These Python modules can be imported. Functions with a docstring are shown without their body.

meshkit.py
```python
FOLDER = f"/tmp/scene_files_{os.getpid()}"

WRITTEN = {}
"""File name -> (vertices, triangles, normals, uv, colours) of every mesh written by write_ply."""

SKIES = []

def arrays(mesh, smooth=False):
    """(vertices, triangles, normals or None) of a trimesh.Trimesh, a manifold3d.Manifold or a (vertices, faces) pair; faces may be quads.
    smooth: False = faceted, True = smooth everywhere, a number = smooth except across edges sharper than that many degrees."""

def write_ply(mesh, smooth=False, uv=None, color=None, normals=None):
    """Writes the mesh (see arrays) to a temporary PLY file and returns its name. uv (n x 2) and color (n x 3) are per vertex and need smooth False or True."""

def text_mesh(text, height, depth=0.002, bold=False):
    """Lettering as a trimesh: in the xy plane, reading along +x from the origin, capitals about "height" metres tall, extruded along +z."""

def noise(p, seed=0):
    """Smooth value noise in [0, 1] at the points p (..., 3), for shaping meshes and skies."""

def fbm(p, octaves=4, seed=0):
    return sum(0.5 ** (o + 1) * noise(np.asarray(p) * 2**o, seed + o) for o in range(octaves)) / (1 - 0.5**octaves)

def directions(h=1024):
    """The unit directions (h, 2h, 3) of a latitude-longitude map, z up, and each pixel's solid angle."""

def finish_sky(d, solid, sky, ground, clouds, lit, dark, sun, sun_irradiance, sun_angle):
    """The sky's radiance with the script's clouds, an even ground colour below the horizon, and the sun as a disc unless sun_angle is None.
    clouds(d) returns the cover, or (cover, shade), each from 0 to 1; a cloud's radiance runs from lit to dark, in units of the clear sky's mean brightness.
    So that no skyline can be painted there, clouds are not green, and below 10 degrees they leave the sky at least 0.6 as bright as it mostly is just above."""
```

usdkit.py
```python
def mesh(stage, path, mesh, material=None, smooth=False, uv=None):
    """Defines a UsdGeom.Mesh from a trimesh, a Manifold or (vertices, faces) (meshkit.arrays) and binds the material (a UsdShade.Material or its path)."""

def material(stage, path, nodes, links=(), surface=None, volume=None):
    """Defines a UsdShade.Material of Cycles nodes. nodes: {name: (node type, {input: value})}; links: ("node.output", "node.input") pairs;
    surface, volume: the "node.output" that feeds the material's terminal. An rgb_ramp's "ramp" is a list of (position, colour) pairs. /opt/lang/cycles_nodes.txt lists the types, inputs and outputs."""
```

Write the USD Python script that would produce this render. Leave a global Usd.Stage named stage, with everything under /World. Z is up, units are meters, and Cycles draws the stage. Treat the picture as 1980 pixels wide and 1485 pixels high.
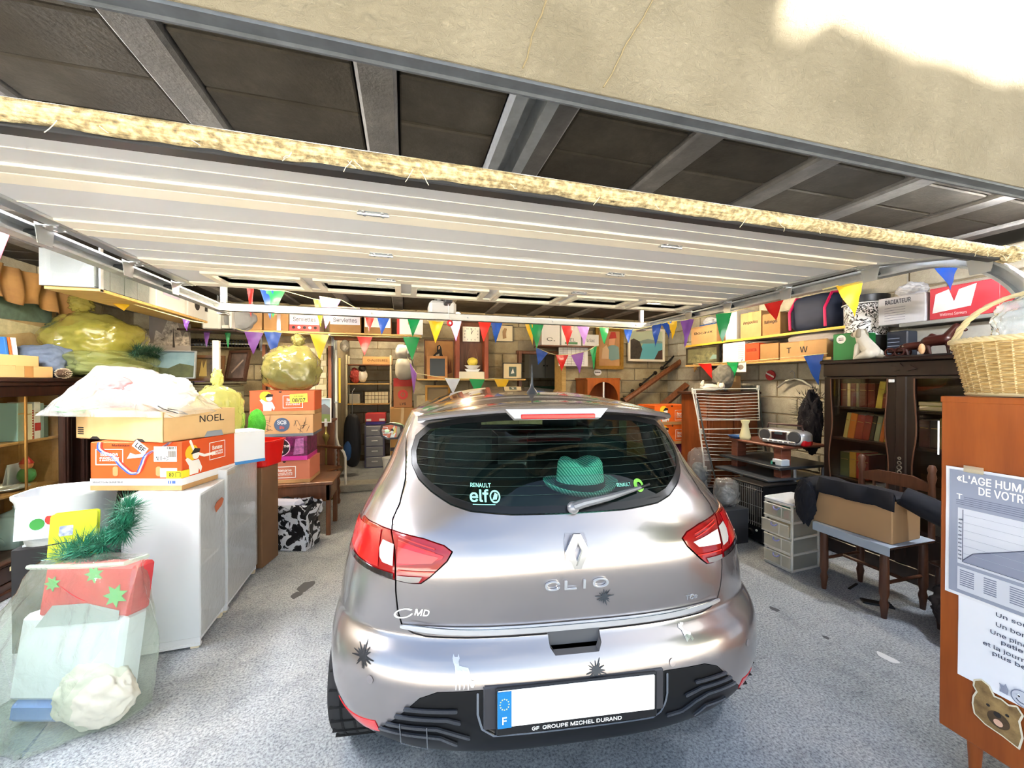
import math, random
import numpy as np, trimesh, manifold3d, usdkit, meshkit
from scipy.interpolate import PchipInterpolator as PC
from shapely.geometry import Polygon
from shapely import affinity
from pxr import Usd, UsdGeom, UsdLux, UsdShade, Gf, Sdf

stage = Usd.Stage.CreateInMemory()
UsdGeom.SetStageUpAxis(stage, UsdGeom.Tokens.z)
UsdGeom.Xform.Define(stage, '/World')
UsdGeom.Scope.Define(stage, '/World/Looks')
rng = random.Random(7)
# ------------------------------------------------------------------ camera, sky, sun, exposure
TH = math.radians(15.5)            # the camera looks 15.5 degrees to the right of the garage's axis
F, HZ, EYE = 745.0, 737.0, 1.49
cam = UsdGeom.Camera.Define(stage, '/World/camera')
cam.CreateFocalLengthAttr(36.0 * F / 1980)
cam.CreateHorizontalApertureAttr(36.0)
cam.CreateFStopAttr(0.0)
cam.CreateExposureAttr(2.8)
cam.CreateClippingRangeAttr((0.02, 500.0))
_c = UsdGeom.XformCommonAPI(cam)
_c.SetTranslate((0, 0, EYE))
_c.SetRotate((90 - math.degrees(math.atan(5.5 / F)), 0, -math.degrees(TH)))
SUN_EL, SUN_AZ = math.radians(27), math.radians(55)      # azimuth measured from -Y towards +X
sun_dir = np.array([math.sin(SUN_AZ) * math.cos(SUN_EL), -math.cos(SUN_AZ) * math.cos(SUN_EL), math.sin(SUN_EL)])
sky_mat = usdkit.material(stage, '/World/Looks/sky', {
    "s": ("sky_texture", {"sky_type": "hosek_wilkie", "sun_direction": tuple(sun_dir), "turbidity": 4.6, "ground_albedo": .3}),
    "tc": ("texture_coordinate", {}), "mp": ("mapping", {"scale": (1.6, 1.6, 4.0)}),
    "n": ("noise_texture", {"scale": 1.7, "detail": 5.0, "roughness": .55}),
    "r": ("rgb_ramp", {"ramp": [(.5, (0, 0, 0)), (.72, (1, 1, 1))]}),
    "m": ("mix", {"mix_type": "mix", "color2": (.13, .13, .135)}),
    "b": ("background_shader", {"strength": 2.3})},
    [("tc.generated", "mp.vector"), ("mp.vector", "n.vector"), ("n.fac", "r.fac"), ("r.color", "m.fac"), ("s.color", "m.color1"), ("m.color", "b.color")],
    surface="b.background")
dome = UsdLux.DomeLight.Define(stage, '/World/sky_light')
UsdShade.MaterialBindingAPI.Apply(dome.GetPrim()).Bind(sky_mat)
sun = UsdLux.DistantLight.Define(stage, '/World/sun')
sun.CreateIntensityAttr(3.6)
sun.CreateNormalizeAttr(True)
sun.CreateAngleAttr(0.6)
sun.CreateColorAttr(Gf.Vec3f(1, .93, .82))
_m = Gf.Matrix4d().SetLookAt(Gf.Vec3d(*map(float, sun_dir)), Gf.Vec3d(0, 0, 0), Gf.Vec3d(0, 0, 1)).GetInverse()
UsdGeom.Xformable(sun).AddTransformOp().Set(_m)

# ------------------------------------------------------------------ helpers
_used = {}
def numbered(path):
    k = _used.get(path, -1) + 1
    _used[path] = k
    return path if k == 0 else '%s_%03d' % (path, k)
def lin(c):
    if isinstance(c, str):
        c = c.lstrip('#'); c = tuple(int(c[i:i + 2], 16) / 255 for i in (0, 2, 4))
        c = tuple(x / 12.92 if x <= .04045 else ((x + .055) / 1.055) ** 2.4 for x in c)
    return tuple(float(x) for x in c)
_mats = {}
def mat(c, r=.6, m=0., n=0., ns=8., c2=None, b=0., bs=None, stretch=None, **kw):
    """Principled look. c: hex colour; c2: second colour mixed in by noise of scale ns (n = share); b: bump strength at scale bs."""
    key = (str(c), r, m, n, ns, str(c2), b, bs, stretch, tuple(sorted(kw.items())))
    if key in _mats: return _mats[key]
    nodes = {"p": ("principled_bsdf", dict(base_color=lin(c), roughness=r, metallic=m, **kw))}
    links = []
    if n or c2 or b:
        nodes["tc"] = ("texture_coordinate", {})
        src = "tc.object"
        if stretch:
            nodes["mp"] = ("mapping", {"scale": stretch}); links.append((src, "mp.vector")); src = "mp.vector"
        if c2 or n:
            d = lin(c2) if c2 else tuple(x * (1 - n) for x in lin(c))
            nodes["n"] = ("noise_texture", {"scale": ns, "detail": 6.0, "roughness": .6})
            nodes["r"] = ("rgb_ramp", {"ramp": [(.32, d), (.68, lin(c))]})
            links += [(src, "n.vector"), ("n.fac", "r.fac"), ("r.color", "p.base_color")]
        if b:
            nodes["nb"] = ("noise_texture", {"scale": bs or ns * 6, "detail": 4.0})
            nodes["bu"] = ("bump", {"strength": b, "distance": .01})
            links += [(src, "nb.vector"), ("nb.fac", "bu.height"), ("bu.normal", "p.normal")]
    _mats[key] = usdkit.material(stage, '/World/Looks/look_%03d' % len(_mats), nodes, links, surface="p.BSDF")
    return _mats[key]
def film(c='#ffffff', opac=.3, r=.12, gl=.35, bump=.35):
    """Thin plastic film: mostly see-through, a little milky, glossy."""
    key = ('film', c, opac, r, gl, bump)
    if key in _mats: return _mats[key]
    _mats[key] = usdkit.material(stage, '/World/Looks/look_%03d' % len(_mats), {
        "t": ("transparent_bsdf", {"color": tuple(.5 + .5 * x for x in lin(c))}), "d": ("diffuse_bsdf", {"color": lin(c)}), "tl": ("translucent_bsdf", {"color": lin(c)}),
        "dd": ("mix_closure", {"fac": .4}), "a": ("mix_closure", {"fac": opac}), "g": ("glossy_bsdf", {"roughness": r, "color": (1, 1, 1)}),
        "ge": ("geometry", {}), "io": ("math", {"math_type": "multiply_add", "value2": -.8333, "value3": 1.5}), "f": ("fresnel", {}), "fm": ("math", {"math_type": "multiply", "value2": gl * 3}), "o": ("mix_closure", {}),
        "tc": ("texture_coordinate", {}), "nb": ("noise_texture", {"scale": 14.0, "detail": 3.0, "distortion": 1.5}), "bu": ("bump", {"strength": bump, "distance": .02})},
        [("ge.backfacing", "io.value1"), ("io.value", "f.IOR"), ("d.BSDF", "dd.closure1"), ("tl.BSDF", "dd.closure2"), ("t.BSDF", "a.closure1"), ("dd.closure", "a.closure2"), ("f.fac", "fm.value1"), ("fm.value", "o.fac"),
         ("a.closure", "o.closure1"), ("g.BSDF", "o.closure2"), ("tc.object", "nb.vector"), ("nb.fac", "bu.height"), ("bu.normal", "g.normal"), ("bu.normal", "f.normal")], surface="o.closure")
    return _mats[key]
def glass(tint=(.9, .95, .93), r=.0, k=1.0):
    key = ('glass', tint, r, k)
    if key in _mats: return _mats[key]
    _mats[key] = usdkit.material(stage, '/World/Looks/look_%03d' % len(_mats), {
        "t": ("transparent_bsdf", {"color": tint}), "g": ("glossy_bsdf", {"roughness": r, "color": (k, k, k)}), "ge": ("geometry", {}), "io": ("math", {"math_type": "multiply_add", "value2": -.8333, "value3": 1.5}), "f": ("fresnel", {}), "o": ("mix_closure", {})},
        [("ge.backfacing", "io.value1"), ("io.value", "f.IOR"), ("f.fac", "o.fac"), ("t.BSDF", "o.closure1"), ("g.BSDF", "o.closure2")], surface="o.closure")
    return _mats[key]
# --- meshes
def bx(x0, x1, y0, y1, z0, z1, b=0.):
    if b <= 0:
        m = trimesh.creation.box((x1 - x0, y1 - y0, z1 - z0)); m.apply_translation(((x0 + x1) / 2, (y0 + y1) / 2, (z0 + z1) / 2)); return m
    h = np.array([x1 - x0, y1 - y0, z1 - z0]) / 2; b = min(b, *(h * .9)); P = []
    for sx in (-1, 1):
        for sy in (-1, 1):
            for sz in (-1, 1):
                s = np.array([sx, sy, sz])
                for k in range(3):
                    q = h - b; q[k] = h[k]; P.append(s * q)
    m = trimesh.convex.convex_hull(np.array(P)); m.apply_translation(((x0 + x1) / 2, (y0 + y1) / 2, (z0 + z1) / 2)); return m
def cat(*ms):
    ms = [m for x in ms for m in (x if isinstance(x, list) else [x])]
    return trimesh.util.concatenate(ms)
def mv(m, x=0, y=0, z=0, rz=0, rx=0, ry=0):
    m = m.copy()
    for a, ax in ((rx, (1, 0, 0)), (ry, (0, 1, 0)), (rz, (0, 0, 1))):
        if a: m.apply_transform(trimesh.transformations.rotation_matrix(math.radians(a), ax))
    m.apply_translation((x, y, z)); return m
def tube(pts, r, n=8, closed=False):
    pts = np.asarray(pts, float); N = len(pts); rr = np.broadcast_to(np.asarray(r, float), (N,))
    T = np.roll(pts, -1, 0) - np.roll(pts, 1, 0) if closed else np.gradient(pts, axis=0)
    T /= np.maximum(np.linalg.norm(T, axis=1, keepdims=True), 1e-9)
    up = np.array([0, 0, 1.]) if abs(T[0][2]) < .9 else np.array([1., 0, 0]); V = []
    for i in range(N):
        s = np.cross(T[i], up); s /= np.linalg.norm(s); up = np.cross(s, T[i])
        a = np.arange(n) * 2 * np.pi / n
        V.append(pts[i] + rr[i] * (np.cos(a)[:, None] * s + np.sin(a)[:, None] * up))
    V = np.vstack(V); Fc = []
    for i in range(N if closed else N - 1):
        j = (i + 1) % N
        for k in range(n):
            a, b, c, d = i * n + k, i * n + (k + 1) % n, j * n + (k + 1) % n, j * n + k
            Fc += [(a, b, c), (a, c, d)]
    if not closed:
        V = np.vstack([V, pts[0], pts[-1]]); e = len(V) - 2
        Fc += [(e, (k + 1) % n, k) for k in range(n)] + [(e + 1, (N - 1) * n + k, (N - 1) * n + (k + 1) % n) for k in range(n)]
    m = trimesh.Trimesh(V, Fc, process=False); 
    return m
def cyl(p0, p1, r, n=12, r2=None):
    p0, p1 = np.asarray(p0, float), np.asarray(p1, float)
    return tube([p0, p1], [r, r if r2 is None else r2], n)
def lathe(prof, n=24, x=0, y=0, z=0):
    m = trimesh.creation.revolve(np.asarray(prof, float), sections=n); m.apply_translation((x, y, z)); return m
def ext(poly, h):
    if not isinstance(poly, Polygon) and not hasattr(poly, 'geoms'): poly = Polygon(poly)
    if not poly.is_valid: poly = poly.buffer(0)
    return cat([trimesh.creation.extrude_polygon(g, h, engine="earcut") for g in getattr(poly, 'geoms', [poly]) if g.area > 1e-9])
def on(m, o, xd, yd):
    """Lays a mesh drawn in the xy plane onto a plane through o with the directions xd, yd."""
    xd, yd = np.asarray(xd, float), np.asarray(yd, float); xd = xd / np.linalg.norm(xd); yd = yd / np.linalg.norm(yd)
    M = np.eye(4); M[:3, 0], M[:3, 1], M[:3, 2], M[:3, 3] = xd, yd, np.cross(xd, yd), o
    m = m.copy(); m.apply_transform(M); return m
_txt = {}
def txt(s, h, bold=True, width=None, centre=False, d=.0012):
    k = (s, bold)
    if k not in _txt:
        _txt[k] = meshkit.text_mesh(s, 1.0, .1, bold)
    m = _txt[k].copy(); V = m.vertices; w = V[:, 0].max() - V[:, 0].min()
    sx = h if width is None else width / w
    m.apply_scale((sx, h, d * 10))
    if centre: m.apply_translation((-(m.bounds[0][0] + m.bounds[1][0]) / 2, 0, 0))
    return m
def blob(rx, ry, rz, amp=.15, fr=2.5, seed=0, flat=None, sub=4, e=2.0):
    m = trimesh.creation.icosphere(sub, 1.0); v = m.vertices.copy()
    if e != 2.0: v = v / (np.abs(v) ** e).sum(1, keepdims=True) ** (1 / e)
    d = meshkit.fbm(v * fr + seed * 7.3 + 50, 4, seed) - .5
    rg = np.abs(meshkit.noise(v * fr * 2.2 + seed * 3 + 90, seed + 5) - .5)
    v = v * (1 + amp * 2 * d[:, None] + amp * .45 * (.25 - rg)[:, None]) * (rx, ry, rz)
    v[:, 2] -= v[:, 2].min()
    if flat: v[:, 2] = np.maximum(v[:, 2], flat * rz) - flat * rz
    m.vertices = v; return m
def roundpoly(w, h, r, n=5):
    return Polygon([(r, r), (w - r, r), (w - r, h - r), (r, h - r)]).buffer(r, quad_segs=n) if r > 0 else Polygon([(0, 0), (w, 0), (w, h), (0, h)])
# --- prims
def _data(p, **kw):
    for k, v in kw.items():
        if v: p.SetCustomDataByKey(k, v)
def thing(name, label, cat_, loc=(0, 0, 0), rz=0, group=None):
    path = numbered('/World/' + name)
    x = UsdGeom.Xform.Define(stage, path)
    x.AddTranslateOp().Set(Gf.Vec3d(*map(float, loc)))
    if rz: x.AddRotateZOp().Set(float(rz))
    _data(x.GetPrim(), label=label, category=cat_, group=group)
    return path
def part(parent, name, m, material, smooth=False, label=None, kind=None):
    path = numbered(parent + '/' + name)
    g = usdkit.mesh(stage, path, m, material, smooth)
    _data(g.GetPrim(), label=label, kind=kind)
    return path
def solo(name, label, cat_, m, material, loc=(0, 0, 0), rz=0, smooth=False, group=None, kind=None):
    path = numbered('/World/' + name)
    g = usdkit.mesh(stage, path, m, material, smooth)
    g.AddTranslateOp().Set(Gf.Vec3d(*map(float, loc)))
    if rz: g.AddRotateZOp().Set(float(rz))
    _data(g.GetPrim(), label=label, category=cat_, group=group, kind=kind)
    return path
def struct(name, m, material, smooth=False):
    path = numbered('/World/' + name)
    g = usdkit.mesh(stage, path, m, material, smooth); _data(g.GetPrim(), kind='structure'); return path
def dup(src, loc, rz, label, group=None, name=None):
    sp = stage.GetPrimAtPath(src); was = sp.GetCustomData()
    import re as _re
    base = name or _re.sub(r'_\d{3}$', '', src.split('/')[-1])
    path = numbered('/World/' + base)
    x = UsdGeom.Xform.Define(stage, path)
    x.GetPrim().GetReferences().AddInternalReference(src)
    x.ClearXformOpOrder()
    x.AddTranslateOp().Set(Gf.Vec3d(*map(float, loc)))
    x.AddRotateZOp().Set(float(rz))
    _data(x.GetPrim(), label=label, category=was['category'], group=group or was.get('group'))
    x.GetPrim().SetInstanceable(True)
    return path
# --- where a direction seen from the camera's standpoint meets a real plane of the garage
_cs, _sn = math.cos(TH), math.sin(TH)
def ray(u, v):
    r, s = (u - 990) / F, (HZ - v) / F
    return np.array([r * _cs + _sn, -r * _sn + _cs, s])
E0 = np.array([0, 0, EYE])
def onY(u, v, Y): d = ray(u, v); return E0 + d * (Y / d[1])
def onX(u, v, X): d = ray(u, v); return E0 + d * (X / d[0])
def onZ(u, v, z): d = ray(u, v); return E0 + d * ((z - EYE) / d[2])
def rectY(u0, v0, u1, v1, Y):
    um, vm = (u0 + u1) / 2, (v0 + v1) / 2
    return onY(u0, vm, Y)[0], onY(u1, vm, Y)[0], onY(um, v1, Y)[2], onY(um, v0, Y)[2]
def rectX(u0, v0, u1, v1, X):
    um, vm = (u0 + u1) / 2, (v0 + v1) / 2
    a, b = onX(u0, vm, X)[1], onX(u1, vm, X)[1]
    return min(a, b), max(a, b), onX(um, v1, X)[2], onX(um, v0, X)[2]
LW, LC_FILL, LS = 66.0, 92.0, 20.0  # strengths of the unseen warm, added cool fill and store room lamps
# ------------------------------------------------------------------ looks of the big surfaces
def M(nodes, links, s, v=None):
    p = '/World/Looks/look_%03d' % len(_mats); _mats[p] = usdkit.material(stage, p, nodes, links, surface=s); return _mats[p]
floor_mat = M({"g": ("geometry", {}), "n1": ("noise_texture", {"scale": 1.3, "detail": 8.0, "roughness": .65}), "n2": ("noise_texture", {"scale": 95.0, "detail": 3.0, "roughness": .7}),
    "n3": ("noise_texture", {"scale": 6.0, "detail": 6.0, "distortion": 1.2}), "r1": ("rgb_ramp", {"ramp": [(.3, lin('#8d949a')), (.55, lin('#a2a7ac')), (.75, lin('#b0b1b1'))]}),
    "r2": ("rgb_ramp", {"ramp": [(.33, (.42, .43, .45)), (.5, (.95, .95, .95)), (.68, (1.35, 1.35, 1.33))]}), "r3": ("rgb_ramp", {"ramp": [(.3, (.72, .73, .75)), (.5, (1, 1, 1))]}),
    "m": ("mix_color", {"blend_type": "multiply", "fac": 1.0, "use_clamp": False}), "m2": ("mix_color", {"blend_type": "multiply", "fac": .8}), "bu": ("bump", {"strength": .35, "distance": .004}),
    "p": ("principled_bsdf", {"roughness": .85, "specular_ior_level": .25})},
    [("g.position", "n1.vector"), ("g.position", "n2.vector"), ("g.position", "n3.vector"), ("n1.fac", "r1.fac"), ("n2.fac", "r2.fac"), ("n3.fac", "r3.fac"), ("r1.color", "m.a"), ("r2.color", "m.b"), ("m.result", "m2.a"), ("r3.color", "m2.b"), ("m2.result", "p.base_color"), ("n2.fac", "bu.height"), ("bu.normal", "p.normal")], "p.BSDF")
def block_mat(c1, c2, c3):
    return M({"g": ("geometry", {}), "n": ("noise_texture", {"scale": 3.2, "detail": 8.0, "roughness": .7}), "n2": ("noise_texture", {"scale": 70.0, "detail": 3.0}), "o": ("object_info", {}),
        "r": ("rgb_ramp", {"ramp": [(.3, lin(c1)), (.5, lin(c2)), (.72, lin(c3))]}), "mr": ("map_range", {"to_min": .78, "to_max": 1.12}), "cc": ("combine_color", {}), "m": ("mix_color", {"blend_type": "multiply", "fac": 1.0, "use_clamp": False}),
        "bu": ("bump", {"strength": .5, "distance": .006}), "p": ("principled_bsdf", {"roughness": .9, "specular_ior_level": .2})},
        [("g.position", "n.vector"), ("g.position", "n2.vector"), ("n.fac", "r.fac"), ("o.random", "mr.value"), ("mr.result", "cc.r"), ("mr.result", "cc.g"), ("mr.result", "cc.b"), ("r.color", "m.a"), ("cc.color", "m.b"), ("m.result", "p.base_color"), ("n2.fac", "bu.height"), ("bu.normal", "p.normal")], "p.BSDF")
wall_block = block_mat('#8d7c5c', '#a89a7a', '#bdb294')
grey_block = block_mat('#8f8a7d', '#aaa493', '#c4bfae')
mortar = mat('#8c8068', .95, n=.3, ns=5, b=.4, bs=60)
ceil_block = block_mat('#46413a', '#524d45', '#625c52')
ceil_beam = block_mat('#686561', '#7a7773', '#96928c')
dark_joint = mat('#1b1a18', .95)
render_mat = M({"g": ("geometry", {}), "n": ("noise_texture", {"scale": 62.0, "detail": 8.0, "roughness": .72, "distortion": .5}), "n2": ("noise_texture", {"scale": 4.0, "detail": 5.0}),
    "r": ("rgb_ramp", {"ramp": [(.3, lin('#a0967f')), (.7, lin('#b5ab94'))]}), "bu": ("bump", {"strength": 1.0, "distance": .035}), "p": ("principled_bsdf", {"roughness": .92, "specular_ior_level": .15})},
    [("g.position", "n.vector"), ("g.position", "n2.vector"), ("n2.fac", "r.fac"), ("r.color", "p.base_color"), ("n.fac", "bu.height"), ("bu.normal", "p.normal")], "p.BSDF")
galv = mat('#ccd0d3', .38, .75, n=.25, ns=12)
galv2 = mat('#c8ccce', .28, .85)
door_white = mat('#f3eddc', .38, n=.05, ns=3)
door_grey = mat('#cfd2d6', .42)
def wood(c, c2, r=.4, sc=(2, 2, 18), **kw): return mat(c, r, c2=c2, ns=3.0, stretch=sc, **kw)
W_dark = wood('#3a2118', '#23130e', .35, (9, 9, 1.2))
W_brown = wood('#a5561f', '#8a4316', .38, (5, 5, .6))
W_mid = wood('#7a4a2c', '#5d351d', .4, (9, 9, 1.2))
W_pine = wood('#d9b56e', '#c39a54', .5, (1.2, 9, 9))
black = mat('#0c0c0e', .4)
black_gloss = mat('#0a0a0c', .12, coat_weight=.6)
chrome = mat('#e8eaec', .08, 1.0)
white = mat('#eeeeec', .5)
paper = mat('#f1f0ee', .7)
carton = mat('#c39a68', .8, c2='#b68c5a', ns=4)
carton2 = mat('#a97f52', .85, c2='#96703f', ns=4)
carton3 = mat('#dcb985', .8, c2='#d0ab76', ns=3)

# ------------------------------------------------------------------ the garage shell
XL, XR, YB, CZ_, YF, ZL = -3.1, 4.3, 5.6, 2.5, .86, 2.17
DX0, DX1 = -.93, .12              # doorway to the store room in the back wall
OX0, OX1 = 1.66, 2.42             # second opening in the back wall
struct('floor', bx(-4.5, 5.5, -1.0, 8.4, -.2, 0), floor_mat)
for k, (u, v, r) in enumerate(((590, 1135, .05), (572, 1152, .03), (1600, 1235, .012), (1500, 1180, .02), (1720, 1275, .03))):
    p_ = onZ(u, v, 0); part('/World/floor', 'oil_stain', ext(Polygon([(p_[0] + r * (1 + .25 * math.sin(a * 2 + k)) * math.cos(a), p_[1] + 1.5 * r * (1 + .18 * math.sin(a * 3 + k)) * math.sin(a)) for a in np.arange(24) * math.pi / 12]).buffer(0), .0006), mat('#4b4f54' if k < 4 else '#d6d8da', .8))
struct('ground', bx(-30, 30, -40, -1.0, -.2, -.002), mat('#d2cdc2', .9, n=.12, ns=.8, b=.3, bs=80))
# back wall: mortar core with real blocks set proud of it
def wall_blocks(path, cells, mt, axis, face, thick=.012):
    for (a0, a1, z0, z1) in cells:
        j = rng.uniform(-.004, .004)
        if axis == 'y': m = bx(a0, a1, face - thick + j, face + .05, z0, z1, .006)
        elif axis == '+x': m = bx(face - .05, face + thick + j, a0, a1, z0, z1, .006)
        else: m = bx(face - thick + j, face + .05, a0, a1, z0, z1, .006)
        part(path, 'concrete_block', m, mt)
def courses(a0, a1, z0, z1, bw=.5, bh=.2, j=.014, holes=(), zmin=0):
    out = []; k = 0; z = z0
    while z < z1 - .03:
        zt = min(z + bh, z1); a = a0 - (bw / 2 if k % 2 else 0)
        while a < a1 - .02:
            s = [(max(a, a0) + j / 2, min(a + bw, a1) - j / 2)]
            for (h0, h1, hz0, hz1) in holes:
                if zt > hz0 + .02 and z < hz1 - .02:
                    s = [q for (b0, b1) in s for q in ((b0, min(b1, h0)), (max(b0, h1), b1))]
            for b0, b1 in s:
                if b1 - b0 > .05 and zt > zmin: out.append((b0, b1, z + j / 2, zt - j / 2))
            a += bw
        z += bh; k += 1
    return out
back = struct('wall_back', cat(bx(XL - .2, DX0, YB, YB + .2, 0, CZ_), bx(DX0, DX1, YB, YB + .2, 2.1, CZ_), bx(DX1, OX0, YB, YB + .2, 0, CZ_), bx(OX0, OX1, YB, YB + .2, 1.93, CZ_),
              bx(OX0, OX1, YB, YB + .2, 0, 1.02), bx(OX1, XR + .2, YB, YB + .2, 0, CZ_)), mortar)
wall_blocks(back, courses(XL, XR, .1, CZ_, holes=[(DX0, DX1, 0, 2.1), (OX0, OX1, 1.02, 1.93)], zmin=.5), wall_block, 'y', YB)
left = struct('wall_left', bx(XL - .2, XL, .8, YB, 0, CZ_), mortar)
wall_blocks(left, courses(2.6, YB, .1, CZ_, zmin=1.4), wall_block, '+x', XL)
right = struct('wall_right', bx(XR, XR + .2, .8, YB, 0, CZ_), mortar)
wall_blocks(right, courses(1.6, YB, .1, CZ_, zmin=.6), grey_block, '-x', XR)
# store room behind the back wall
sr = struct('wall_storeroom', cat(bx(-2.0, 3.4, 7.7, 7.85, 0, CZ_), bx(-1.15, -1.0, YB + .2, 7.7, 0, CZ_), bx(3.2, 3.35, YB + .2, 7.7, 0, CZ_)), mortar)
wall_blocks(sr, courses(-1.0, 3.2, .1, CZ_), grey_block, 'y', 7.7)
struct('trim_1', bx(DX0 - .12, DX1 + .05, YB - .06, YB + .2, 0, .1, .01), mat('#a9a69c', .9, n=.25, ns=9, b=.4))      # raised concrete door sill
# ceiling: hollow floor blocks between precast beams
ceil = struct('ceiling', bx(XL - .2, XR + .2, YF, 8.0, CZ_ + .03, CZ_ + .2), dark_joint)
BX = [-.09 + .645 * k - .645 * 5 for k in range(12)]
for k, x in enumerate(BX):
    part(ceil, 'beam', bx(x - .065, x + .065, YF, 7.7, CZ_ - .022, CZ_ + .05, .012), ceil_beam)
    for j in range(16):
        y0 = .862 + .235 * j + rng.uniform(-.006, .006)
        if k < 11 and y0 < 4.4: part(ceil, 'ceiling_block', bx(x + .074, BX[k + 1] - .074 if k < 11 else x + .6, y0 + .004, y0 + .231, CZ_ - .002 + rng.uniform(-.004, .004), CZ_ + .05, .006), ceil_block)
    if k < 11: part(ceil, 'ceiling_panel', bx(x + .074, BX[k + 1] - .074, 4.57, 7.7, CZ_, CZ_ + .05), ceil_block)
# facade above the opening and its jambs
fac = struct('wall_facade', cat(bx(-4.5, 5.5, YF - .032, YF, ZL, 4.2), bx(-4.5, -1.75, YF - .06, YF + .1, 0, ZL), bx(2.95, 5.5, YF - .06, YF + .1, 0, ZL)), render_mat)
struct('trim_2', cat(bx(-1.75, 2.95, YF - .028, YF + .004, ZL - .008, ZL + .001), bx(-1.75, 2.95, YF - .001, YF + .004, ZL - .016, ZL - .006)), mat('#5f646b', .5, .4, n=.3, ns=20))   # dark grey strip under the lintel
for (u0, v0, u1, v1) in ((1056, 0, 1010, 135), (1262, 0, 1165, 172)):
    a, b_ = onY(u0, v0, YF - .033), onY(u1, v1, YF - .033)
    pts = [a + (b_ - a) * t + np.array([.0025 * math.sin(t * 9) + .001 * math.sin(t * 31), 0, 0]) for t in np.linspace(-.6, 1, 24)]
    part(fac, 'hairline_crack', tube(pts, .0018, 5), mat('#7d6f50', .9))
# unseen, behind the camera: yard wall, and clipped trees placed to shade the facade
struct('wall_yard', cat(bx(-14, 4, -13.2, -13.0, 0, 1.5), bx(-14, 4, -13.25, -12.95, 1.5, 1.56)), mat('#e6dcc4', .9, n=.1, ns=3))
hp = trimesh.creation.box((2.75, 1.7, 4.9))
for _ in range(5): hp = hp.subdivide()
v = hp.vertices; v += (meshkit.fbm(v * 1.3 + 40, 4, 3) - .5)[:, None] * np.array([.5, .8, .6]) + (meshkit.fbm(v * 6 + 40, 3, 5) - .5)[:, None] * np.array([.2, .25, .3]); hp.vertices = v
tr0 = thing('pleached_tree', 'unseen box-clipped tree outside, placed to shade the facade, nearest the drive', 'tree', (7.2, -5.2, 0), 0, 'unseen clipped trees outside')
part(tr0, 'crown', mv(hp, 0, 0, 4.72), mat('#3f5a2a', .9, n=.5, ns=9, b=.8, bs=50), True); part(tr0, 'trunk', lathe([(0, 0), (.14, 0), (.11, .6), (.10, 3.4), (0, 3.4)], 14), mat('#5d5040', .9), True)
for k, wd in ((1, 'middle'), (2, 'farthest from the drive')): dup(tr0, (7.2 + 3.0 * k, -5.2, 0), 180 * (k % 2), 'unseen box-clipped tree outside, placed to shade the facade, %s of the three' % wd)
def unseen_tube_lamp(label, x, y, z, L, axis, col, st):  # lamps out of view: warm ones light the back, aisle ones are added fill
    t = thing('ceiling_lamp', label, 'lamp', (x, y, z)); sx, sy = (L / 2, .05) if axis == 'x' else (.05, L / 2)
    part(t, 'housing', bx(-sx, sx, -sy, sy, 0, .05, .006), mat('#dcdcd8', .5))
    e = M({"e": ("emission", {"color": lin(col), "strength": st})}, [], "e.emission")
    part(t, 'tube', cyl((-sx + .02 if axis == 'x' else 0, -sy + .02 if axis == 'y' else 0, -.02), (sx - .02 if axis == 'x' else 0, sy - .02 if axis == 'y' else 0, -.02), .018, 12), e)
unseen_tube_lamp('unseen tube lamp above the raised door, left of the opener rail, placed to light the back', -1.15, 3.72, 2.44, .8, 'x', '#ffe9c6', LW)
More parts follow.
